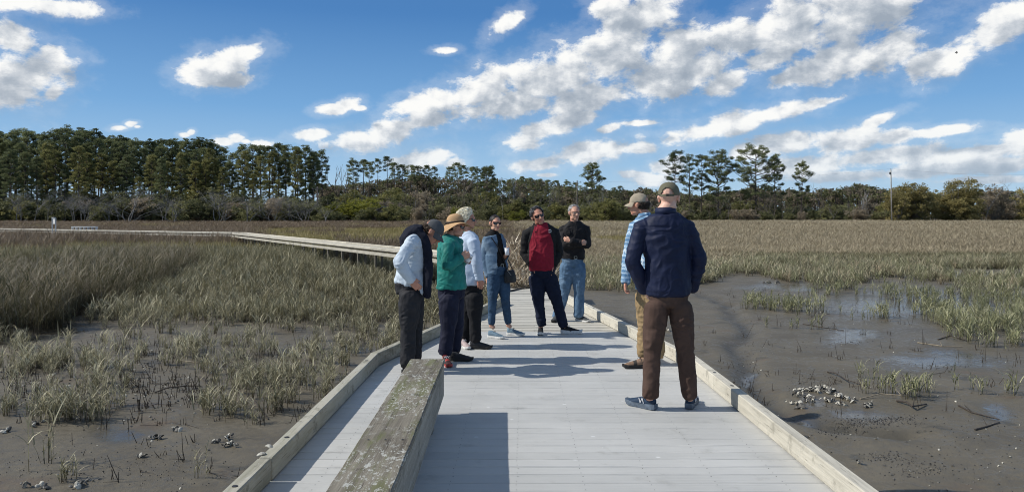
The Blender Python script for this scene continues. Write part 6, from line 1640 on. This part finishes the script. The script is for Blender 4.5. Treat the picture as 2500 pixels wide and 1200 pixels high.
# ---------- older man with crossed arms ----------
q = stand(11.2)
p6 = Person((q(1395, 783).x, 11.2, 0), 'grey haired person with glasses, black pullover and blue jeans standing with arms crossed', (1, .22, 0), (.22, -1, 0),
    spine=[(q(1398, 645), .150, .112), (q(1398, 628), .158, .125), (q(1399, 608), .160, .130), (q(1401, 588), .168, .130), (q(1403, 568), .188, .122), (q(1403, 555), .180, .100), (q(1402, 544), .100, .075)],
    arms=[(q(1374, 563, .0), q(1377, 598, -.10), q(1418, 594, -.22)), (q(1430, 562, .0), q(1432, 597, -.06), q(1392, 588, -.27))], ar=(.062, .052, .032),
    legs=[(q(1386, 650, .0), q(1378, 712, .02), q(1362, 768, .05)), (q(1411, 650, .0), q(1414, 708, -.02), q(1413, 765, .0))], lr=(.100, .064, .056, .044),
    feet=[(-.5, -1, 0), (.7, -.9, 0)])
p6.body(SK, [dict(d=(1, .35, .1), side=(0, 0, 1), palm=(0, 1, 0), curl=.7, s=.85), dict(d=(-1, .3, .35), side=(0, 0, 1), palm=(0, 1, 0), curl=.45, s=.85)], q(1402, 520, -.03), (.35, -1, -.02), UP, 1.03, neckr=.058)
BKP = cloth('black_pullover', (.014, .013, .014), .15, .8); LJ = cloth('light_blue_jean', (0.085, 0.150, 0.235), .28, .85, worn=(0.24, 0.33, 0.43))
B = Body(); p6.torso(B, .018, frm=1)
for i in (0, 1): p6.arm(B, i, .015, .95)
link('pullover', B.fuse('pullover', BKP, .0075, 3, fold=.014, fscale=(8, 8, 9), seed=73), p6.root, world=True)
collar(p6.root, q(1402, 543, -.01), (0, -.05, 1), .070, .034, BKP, 1.0, (.22, -1, 0))
B = Body(); B.ring_tube([(q(1403, 552, -.045), .045, .060), (q(1403, 545, -.04), .045, .050)], p6.lat, 16, .3); link('undershirt', B.fuse('undershirt', WHT, .005, 1), p6.root, world=True)
B = Body(); p6.torso(B, .010, upto=2)
for i in (0, 1): p6.leg(B, i, .016, 1.06, .016)
link('jeans', B.fuse('jeans', LJ, .0075, 3, fold=.008, fscale=(7, 7, 10), seed=75), p6.root, world=True)
belt(p6.root, q(1398, 627), p6.lat, .176, .144, M_BLACKC, .036, True, p6.fwd)
HGY = cloth('grey_hair', (0.30, 0.29, 0.28), .3, .5, bump=.002); hair_cap(p6.root, p6.M, p6.P_, HGY, 1.03, front=.032, low=-.050, thick=.004, seed=16, strands=260, slen=.03, droop=.3)
face_parts(p6.root, p6.M, p6.P_, 1.03, True); sunglasses(p6.root, p6.M, p6.P_, 1.03, True, M_RUBB)
GS = cloth('grey_shoe', (.06, .065, .065), .3, .8)
shoe(p6.root, (q(1360, 782).x + .02, 11.32, .001), (-.35, -1), GS, M_RUBB, 1.0, lace=M_BLACKC, thick=.028); shoe(p6.root, (q(1408, 779).x, 11.28, .001), (.75, -.8), GS, M_RUBW, 1.0, lace=M_BLACKC, thick=.026)
# ================= oysters, wrack, sticks, poles =================
r = random.Random(31)
def ong(px, py): 
    c = on(px, py, MUD); c.z = hz1(c.x, c.y); return c
def oyster_clump(name, label, spots, size=0.075, dark=0.3, group=None, n_=1, spread=0.03):
    c0 = ong(*spots[0]); root = None; B = Buf()
    for (px_, py_) in spots:
        for k in range(n_):
            c = ong(px_ + 0.0, py_) + Vector((r.gauss(0, spread), r.gauss(0, spread), 0.012 + 0.02 * r.random() * n_ ** .5)); shell_buf(B, c, size * r.uniform(.55, 1.2), r, 1 if r.random() < dark else 0, .9)
    me = B.mesh(name, [M_SHELL, M_SHELLD]); me.transform(Matrix.Translation(-c0)); o = link(name, me, loc=c0)
    return tag(o, label, 'oysters', group)
ring = []
for a, b, n_ in (((1950, 958), (1975, 950), 6), ((1975, 952), (2010, 948), 11), ((1992, 955), (2002, 958), 4), ((1948, 970), (1945, 960), 4), ((1968, 975), (1990, 972), 9), ((2018, 958), (2040, 955), 9), ((2014, 975), (2035, 980), 9), ((2040, 965), (2068, 972), 9), ((2068, 976), (2088, 982), 6), ((2050, 985), (2060, 990), 4), ((1940, 982), (1942, 982), 2)):
    for i in range(n_):
        t = r.random(); ring.append((a[0] + (b[0] - a[0]) * t + r.gauss(0, 3), a[1] + (b[1] - a[1]) * t + r.gauss(0, 2)))
oyster_clump('oyster_cluster', 'sunlit ring of pale oyster shells on the mud right of the deck', ring, .068, .45, n_=3, spread=.03)
for i, (sp, lab, sz) in enumerate((
    ([(1946, 993), (1952, 992), (1960, 995)], 'dark oyster shells just below the pale oyster ring', .10), ([(2118, 992), (2124, 990), (2112, 993)], 'lone oyster shells right of the pale oyster ring', .11),
    ([(1868, 689), (1874, 690), (1880, 689)], 'dark shell clump at the far edge of the right mudflat', .20), ([(1896, 690), (1899, 690)], 'pale shell at the far edge of the right mudflat', .20),
    ([(2095, 1132), (2098, 1130)], 'small dark shell clump low on the right mud near the kerb', .07), ([(1630, 805), (1634, 807), (1626, 802)], 'shells on the mud seen between the brown trouser legs', .12),
    ([(368, 1070), (376, 1068), (384, 1071), (392, 1072)], 'dark oyster clump below the left water film', .085), ([(520, 1080), (530, 1078)], 'flat oyster shells, smallest of the trio by the left kerb', .08),
    ([(552, 1070), (560, 1065), (556, 1072)], 'upper oyster clump of the trio by the left kerb', .085), ([(548, 1088), (558, 1086), (566, 1084), (572, 1088)], 'lowest and longest oyster clump of the trio by the left kerb', .085),
    ([(346, 1116), (352, 1115), (356, 1117)], 'low mound of grey shells in the middle of the left mud', .07), ([(180, 1190), (192, 1186), (204, 1182), (214, 1176), (200, 1188), (186, 1194)], 'long pale oyster clump at the lower border of the left mud', .085),
    ([(58, 1192), (64, 1190)], 'small shell mound in the lowest corner of the left mud', .07), ([(98, 1192), (104, 1192), (110, 1193)], 'small shell mound between corner mound and long pale oyster clump', .07),
    ([(425, 1050), (432, 1048), (436, 1053)], 'grey shell mound beside grass stubble below the left tufts', .08), ([(78, 1040), (90, 1035), (84, 1038), (98, 1030)], 'grey shells at the root of the far left grass tufts', .085), ([(18, 1055), (10, 1058)], 'dark shells at the left border of the mud', .085))):
    oyster_clump('oyster_clump', lab, sp, sz, .55, 'oyster clumps on the mud', 2, .02)
# small shells strewn in the thin left grass: nobody could count them
B = Buf()
rg = np.random.default_rng(90)
for i in range(900):
    if i < 620: c = on(rg.normal(300, 190), rg.normal(925, 45), MUD)
    elif i < 640: c = on(rg.uniform(0, 600), rg.uniform(1030, 1198), MUD)
    else: c = on(rg.uniform(1750, 2500), rg.uniform(700, 1198), MUD)
    if c.x > edge(LE, c.y) - .15 and c.x < edge(RE, c.y) + .15: continue
    c.z = hz1(c.x, c.y) + .006; shell_buf(B, c, rg.uniform(.018, .06) * (1 if i < 620 else .7), r, 0 if r.random() < .42 else 1, .6)
tag(link('shell_litter', B.mesh('shell_litter', [M_SHELL, M_SHELLD])), 'broken shells strewn over the mud', kind='stuff')
# dead stubble and mud clods
M_STUB = simple('muddy_stubble', (0.055, 0.042, 0.030), .9, var=.4); B = Buf()
for i in range(1500):
    k = i % 3
    if k == 0: px_, py_ = rg.uniform(0, 950), rg.uniform(800, 1010)
    elif k == 1: px_, py_ = rg.uniform(1700, 2500), rg.uniform(705, 1010)
    else: px_, py_ = rg.normal(300, 260), rg.normal(930, 60)
    if i > 1480: px_, py_ = rg.uniform(0, 600), rg.uniform(1000, 1180)
    if py_ < 600 or py_ > 1250: continue
    c = on(px_, py_, MUD)
    nz_ = mnoise.noise(Vector((c.x * .8, c.y * .8, 3)))
    if (c.x > edge(LE, c.y) - .1 and c.x < edge(RE, c.y) + .1) or (nz_ < (0.0 if k != 1 else .12) and i < 1480): continue
    c.z = hz1(c.x, c.y) - .01
    for j in range(r.choice([1, 2, 4])):
        a = c + Vector((r.gauss(0, .04), r.gauss(0, .04), 0)); h = r.uniform(.03, .16) if r.random() < .8 else r.uniform(.15, .4)
        B.tube([a, a + Vector((r.gauss(0, .25) * h, r.gauss(0, .25) * h, h))], [.005, .003], 4, caps=False)
        if r.random() < .25: b = a + Vector((0, 0, .02)); B.tube([b, b + Vector((r.gauss(0, .14), r.gauss(0, .14), r.uniform(0, .03)))], [.004, .002], 3, caps=False)
tag(link('grass_stubble', B.mesh('grass_stubble', M_STUB)), 'broken dark grass stubble standing in the mud', kind='stuff')
m, n, p = new_mat('snail_speckle'); setp(n, p, color=(.016, .014, .012), rough=.5); M_CLOD = m
B = Buf()
OCT = [(1, 0, 0), (0, 1, 0), (-1, 0, 0), (0, -1, 0), (0, 0, 1)]; OF = [(0, 1, 4), (1, 2, 4), (2, 3, 4), (3, 0, 4)]
for (cx, cy, rx, ry, k) in ((2130, 1030, 100, 12, 420), (2060, 1045, 60, 20, 260), (2180, 1022, 60, 6, 160), (2230, 1140, 70, 25, 190), (2160, 1115, 50, 12, 110), (1815, 800, 20, 30, 110), (1822, 880, 22, 24, 150), (1985, 935, 60, 20, 120), (2320, 890, 60, 5, 70), (2080, 835, 60, 4, 60), (110, 1140, 110, 50, 120), (400, 1130, 180, 60, 200), (2350, 1100, 140, 80, 160)):
    for i in range(k):
        c = on(cx + rg.normal() * rx * .6, cy + rg.normal() * ry * .6, MUD)
        if c.x > edge(LE, c.y) - .1 and c.x < edge(RE, c.y) + .12: continue
        c.z = hz1(c.x, c.y); s = rg.uniform(.005, .017); a = rg.uniform(0, 6.28)
        B.add([c + Vector((s * (x * math.cos(a) - y * math.sin(a) * .7), s * (x * math.sin(a) + y * math.cos(a) * .7), s * z * .8)) for x, y, z in OCT], OF)
tag(link('mud_snails', B.mesh('mud_snails', M_CLOD)), 'dark mud snails and droppings speckling the mud', kind='stuff')
# fallen branches on the mud
M_STICK = simple('wet_dead_branch', (0.05, 0.04, 0.032), .7, var=.5); M_STICKP = simple('pale_dead_reed', (0.26, 0.22, 0.16), .8, var=.3)
for pts, rad, mat_, lab in (
    ([(378, 958), (410, 953), (455, 948), (492, 941)], .012, M_STICK, 'thin dark stick lying between the two nearest left grass patches'),
    ([(488, 918), (500, 930), (515, 948)], .016, M_STICK, 'short thick dark stick leaning in the grass left of the kerb corner'),
    ([(620, 975), (638, 998), (655, 1020)], .012, M_STICK, 'dark stick propped at the grass edge nearest the left kerb'),
    ([(440, 880), (490, 884), (520, 882)], .012, M_STICKP, 'pale broken reed lying flat among the left grass'),
    ([(2020, 906), (2040, 916), (2065, 932), (2110, 940)], .014, M_STICK, 'forked dark branch just above the pale oyster ring'),
    ([(2100, 975), (2150, 970), (2200, 974), (2250, 966)], .012, M_STICKP, 'long pale reed under the right grass tufts'),
    ([(2340, 992), (2372, 1010), (2440, 1022)], .014, M_STICK, 'bent dark branch between the right tufts and the last tuft'),
    ([(2190, 982), (2212, 992), (2228, 1002), (2262, 990)], .018, M_STICK, 'curled dark root lying below the right grass tufts'),
    ([(2380, 1050), (2410, 1042), (2440, 1030)], .012, M_STICK, 'straight dark stick leading to the last right tuft'),
    ([(2290, 828), (2320, 820), (2360, 832)], .014, M_STICK, 'dark bent stick at the foot of the biggest grass island'),
    ([(2240, 836), (2300, 845), (2350, 846)], .012, M_STICKP, 'pale reed lying on wet mud before the biggest grass island'),
    ([(1960, 790), (2010, 800), (2060, 806)], .012, M_STICK, 'thin stick on the mud below the first grass island')):
    P = [ong(*a) + Vector((0, 0, rad + (.05 if 0 < i < len(pts) - 1 and len(pts) > 3 else .0))) for i, a in enumerate(pts)]; B = Buf(); B.tube(P, [rad * (1 - .5 * i / len(P)) for i in range(len(P))], 6)
    m_ = P[len(P) // 2]; B.tube([m_, m_ + Vector((r.uniform(-.1, .1), .08, .10))], [rad * .7, rad * .3], 5)
    c0 = P[0].copy(); me = B.mesh('branch', mat_); me.transform(Matrix.Translation(-c0)); tag(link('branch', me, loc=c0), lab, 'branch')
B = Buf(); P = [on(x_, y_, .012) for x_, y_ in ((830, 972), (845, 965), (858, 958), (868, 947), (872, 935))]; B.tube(P, [.006, .005, .005, .004, .003], 5); B.tube([P[1], on(838, 962, .03)], [.004, .002], 4)
me = B.mesh('twig', M_STICKP); c0 = P[0].copy(); me.transform(Matrix.Translation(-c0)); tag(link('twig', me, loc=c0), 'thin dry twig lying on the deck along the left kerb', 'twig')
B = Buf(); P = [on(x_, y_, .02) for x_, y_ in ((1243, 710), (1270, 704), (1300, 700))]; B.tube(P, [.02, .018, .01], 6); me = B.mesh('branch', M_STICK); c0 = P[0].copy(); me.transform(Matrix.Translation(-c0)); tag(link('branch', me, loc=c0), 'dark stick lying across the walkway in front of the reed wrack', 'branch')
# wrack of dead reeds heaped on the walkway
M_REED = grass_mat('dead_reed_stems', [(0.10, 0.07, 0.045), (0.36, 0.28, 0.19), (0.64, 0.54, 0.39), (0.85, 0.76, 0.60)], 2.0, trans=.05)
def heap(cx, cy, rx, ry, h, count, name, label):
    N = count; a = rg.uniform(0, 6.28, N); q_ = np.sqrt(rg.random(N)); x = cx + rx * q_ * np.cos(a); y = cy + ry * q_ * np.sin(a)
    z = 0.02 + h * np.clip(1 - q_ ** 1.8, 0, 1) * rg.random(N) ** .35 * (0.75 + 0.35 * vnoise(np.stack([x * 2, y * 2, 0 * x], 1), 3))
    V, Q, T = ribbons(rg, np.stack([x, y, z], 1), rg.uniform(0, 6.28, N), rg.uniform(.15, .6, N), rg.uniform(.016, .034, N), np.stack([rg.normal(1.5, .35, N), rg.normal(0, .3, N)], 1), 2)
    me = mesh(name, V, Q, M_REED); attr(me, 'tone', np.repeat(rg.random(N), 2), 'FACE'); attr(me, 'dead', np.repeat(rg.random(N) ** 3 * .8, 2), 'FACE')
    tag(link(name, me), label, 'reed wrack', kind='stuff')
heap(.05, 20.6, 1.25, 2.9, .92, 19000, 'reed_wrack', 'heap of dead pale reeds washed over the walkway behind the standing people')
heap(.20, 17.3, .62, 1.0, .14, 2600, 'scattered_wrack', 'thin brown wrack scattered on the planks before the reed heap')
# ---- poles and wires
M_POLE = simple('pale_pole_wood', (0.30, 0.28, 0.25), .8, var=.25, scale=1.5); M_DPOLE = simple('brown_pole_wood', (0.14, 0.12, 0.10), .85, var=.25, scale=1.5); M_WIRE = simple('wire_metal', (.10, .10, .11), .5)
def pole(px_, top, Y, lab, mat_, arm=False, rad=.17, lean=0.0):
    X = (px_ - 1250) / F * Y; zg = hz1(X, Y); zt = EYE + (HZ - top) / F * Y
    root = empty('utility_pole', (X, Y, zg), label=lab, cat='utility pole')
    B = Buf(); B.tube([(X + lean, Y, zg - .5), (X, Y, zt)], [rad * 1.25, rad * .8], 10); B.obj('shaft', mat_, root, smooth=True)
    if arm:
        for dz in (.6,): Buf().box((X, Y - .22, zt - dz), (2.4, .12, .14)).obj('cross_arm', mat_, root)
    for dx in ((-1.0, 0, 1.0) if arm else (0,)):
        B = Buf(); B.tube([(X + dx, Y - (.22 if arm else 0), zt - (.53 if arm else 0)), (X + dx, Y - (.22 if arm else 0), zt - (.25 if arm else -.3))], [.07, .05], 8); B.obj('insulator', M_WIRE, root)
    if not arm: Buf().box((X - .30, Y - .1, zt - .9), (.28, .28, .55), bev=.03).obj('transformer_bracket', M_WIRE, root)
    return Vector((X, Y, zt + .2))
pr = pole(2175, 414, 185, 'tall pale single pole standing left of the big olive clump', M_POLE, rad=.15, lean=.25)
pm = pole(1409, 440, 208, 'pale pole with a cross arm beside the lone dark pine', M_DPOLE, True, rad=.17)
pole(775, 455, 162, 'brown pole half hidden at the right end of the dense wood', M_DPOLE, True, rad=.17)
for i, (a, b, lab) in enumerate(((pr, Vector((pr.x + 62, 192, pr.z + .2)), 'thin wire running from the tall pale pole over the olive clump'), (pr, Vector((pm.x, pm.y, pm.z - .5)), 'thin wire between the tall pale pole and the cross arm pole'))):
    P = [a.lerp(b, t / 12) - Vector((0, 0, 1.5 * math.sin(math.pi * t / 12))) for t in range(13)]; B = Buf(); B.tube(P, .012, 4); me = B.mesh('overhead_wire', M_WIRE); c0 = a.copy(); me.transform(Matrix.Translation(-c0)); tag(link('overhead_wire', me, loc=c0), lab, 'wire')
# ---- half hidden house
M_ROOF = simple('grey_shingle_roof', (0.17, 0.155, 0.14), .9, var=.25, scale=4); M_WALLH = simple('brown_house_wall', (0.16, 0.13, 0.10), .9, var=.2, scale=3); M_GLASSD = simple('dark_window_glass', (.02, .025, .03), .1, var=0, spec=.6)
Yh = 163; hc = at(922, 505, Yh); zg = hz1(hc.x, Yh)
hs = empty('house', (hc.x, Yh, zg), label='grey shingle roofed house half hidden among shrubs above the straw hat', cat='house')
w_, d_, ev, rg_ = 4.6, 7.0, 1.9, 3.75
B = Buf(); B.box((hc.x, Yh + d_ / 2, zg + ev / 2), (w_, d_, ev)); B.add([(hc.x - w_ / 2, Yh, zg + ev), (hc.x + w_ / 2, Yh, zg + ev), (hc.x + 1.2, Yh, zg + rg_ - .15)], [(0, 1, 2)]); B.obj('wall', M_WALLH, hs)
B = Buf(); e = .35; x0, x1, xr_ = hc.x - w_ / 2 - e, hc.x + w_ / 2 + e, hc.x + 1.2; za, zb_ = zg + ev - .12, zg + rg_
y0_, y1_ = Yh - .4, Yh + d_ + .3
B.add([(x0, y0_, za), (xr_, y0_, zb_), (xr_, y1_, zb_), (x0, y1_, za), (x0, y0_, za + .16), (xr_, y0_, zb_ + .16), (xr_, y1_, zb_ + .16), (x0, y1_, za + .16)], [(0, 3, 2, 1), (4, 5, 6, 7), (0, 1, 5, 4), (3, 7, 6, 2), (0, 4, 7, 3)])
B.add([(x1, y0_, za), (xr_, y0_, zb_), (xr_, y1_, zb_), (x1, y1_, za), (x1, y0_, za + .16), (xr_, y0_, zb_ + .16), (xr_, y1_, zb_ + .16), (x1, y1_, za + .16)], [(0, 1, 2, 3), (4, 7, 6, 5), (0, 4, 5, 1), (3, 2, 6, 7), (0, 3, 7, 4)])
B.obj('roof', M_ROOF, hs)
for dx in (-1.2, 1.2):
    f_ = Buf().box((hc.x + dx, Yh - .03, zg + 1.35), (1.0, .05, 1.1)).obj('window', M_WHITE, hs); gl = Buf().box((hc.x + dx, Yh - .065, zg + 1.35), (.84, .03, .94)).obj('pane', M_GLASSD); gl.data.transform(Matrix.Translation(-hs.location)); gl.parent = f_
for px_, tp_, w2 in ((893, 497, 1.1), (915, 505, 1.0), (938, 503, 1.1), (958, 496, 1.1), (975, 492, 1.1)):
    bush_at(px_, tp_, 157.5, r.choice((0, 2, 5)), LU, 'evergreen shrubs along the wood edge', w2)
# ---- soaring bird
c = at(2336, 128, 90); B = Body(); B.limb([(c + Vector((0, 0, .15)), .03), (c + Vector((0, 0, .06)), .06), (c + Vector((0, 0, -.06)), .05), (c + Vector((0, .03, -.17)), .03)])
for sx in (-1, 1): B.ring_tube([(c + Vector((sx * .03, 0, .03)), .018, .07), (c + Vector((sx * .11, .06, .0)), .014, .06), (c + Vector((sx * .16, .15, -.10)), .010, .03)], (0, 1, 0), 10, .5)
me = B.fuse('soaring_bird', M_BLACKC, .02, 1); me.transform(Matrix.Translation(-c)); tag(link('soaring_bird', me, loc=c), 'tiny dark bird soaring high against the clouds', 'bird')
SC.cycles.use_denoising = True
SC.cycles.denoising_input_passes = 'RGB_ALBEDO_NORMAL'
SC.cycles.denoising_prefilter = 'ACCURATE'
SC.cycles.filter_width = 1.0
SC.cycles.max_bounces = 6
SC.cycles.transparent_max_bounces = 8
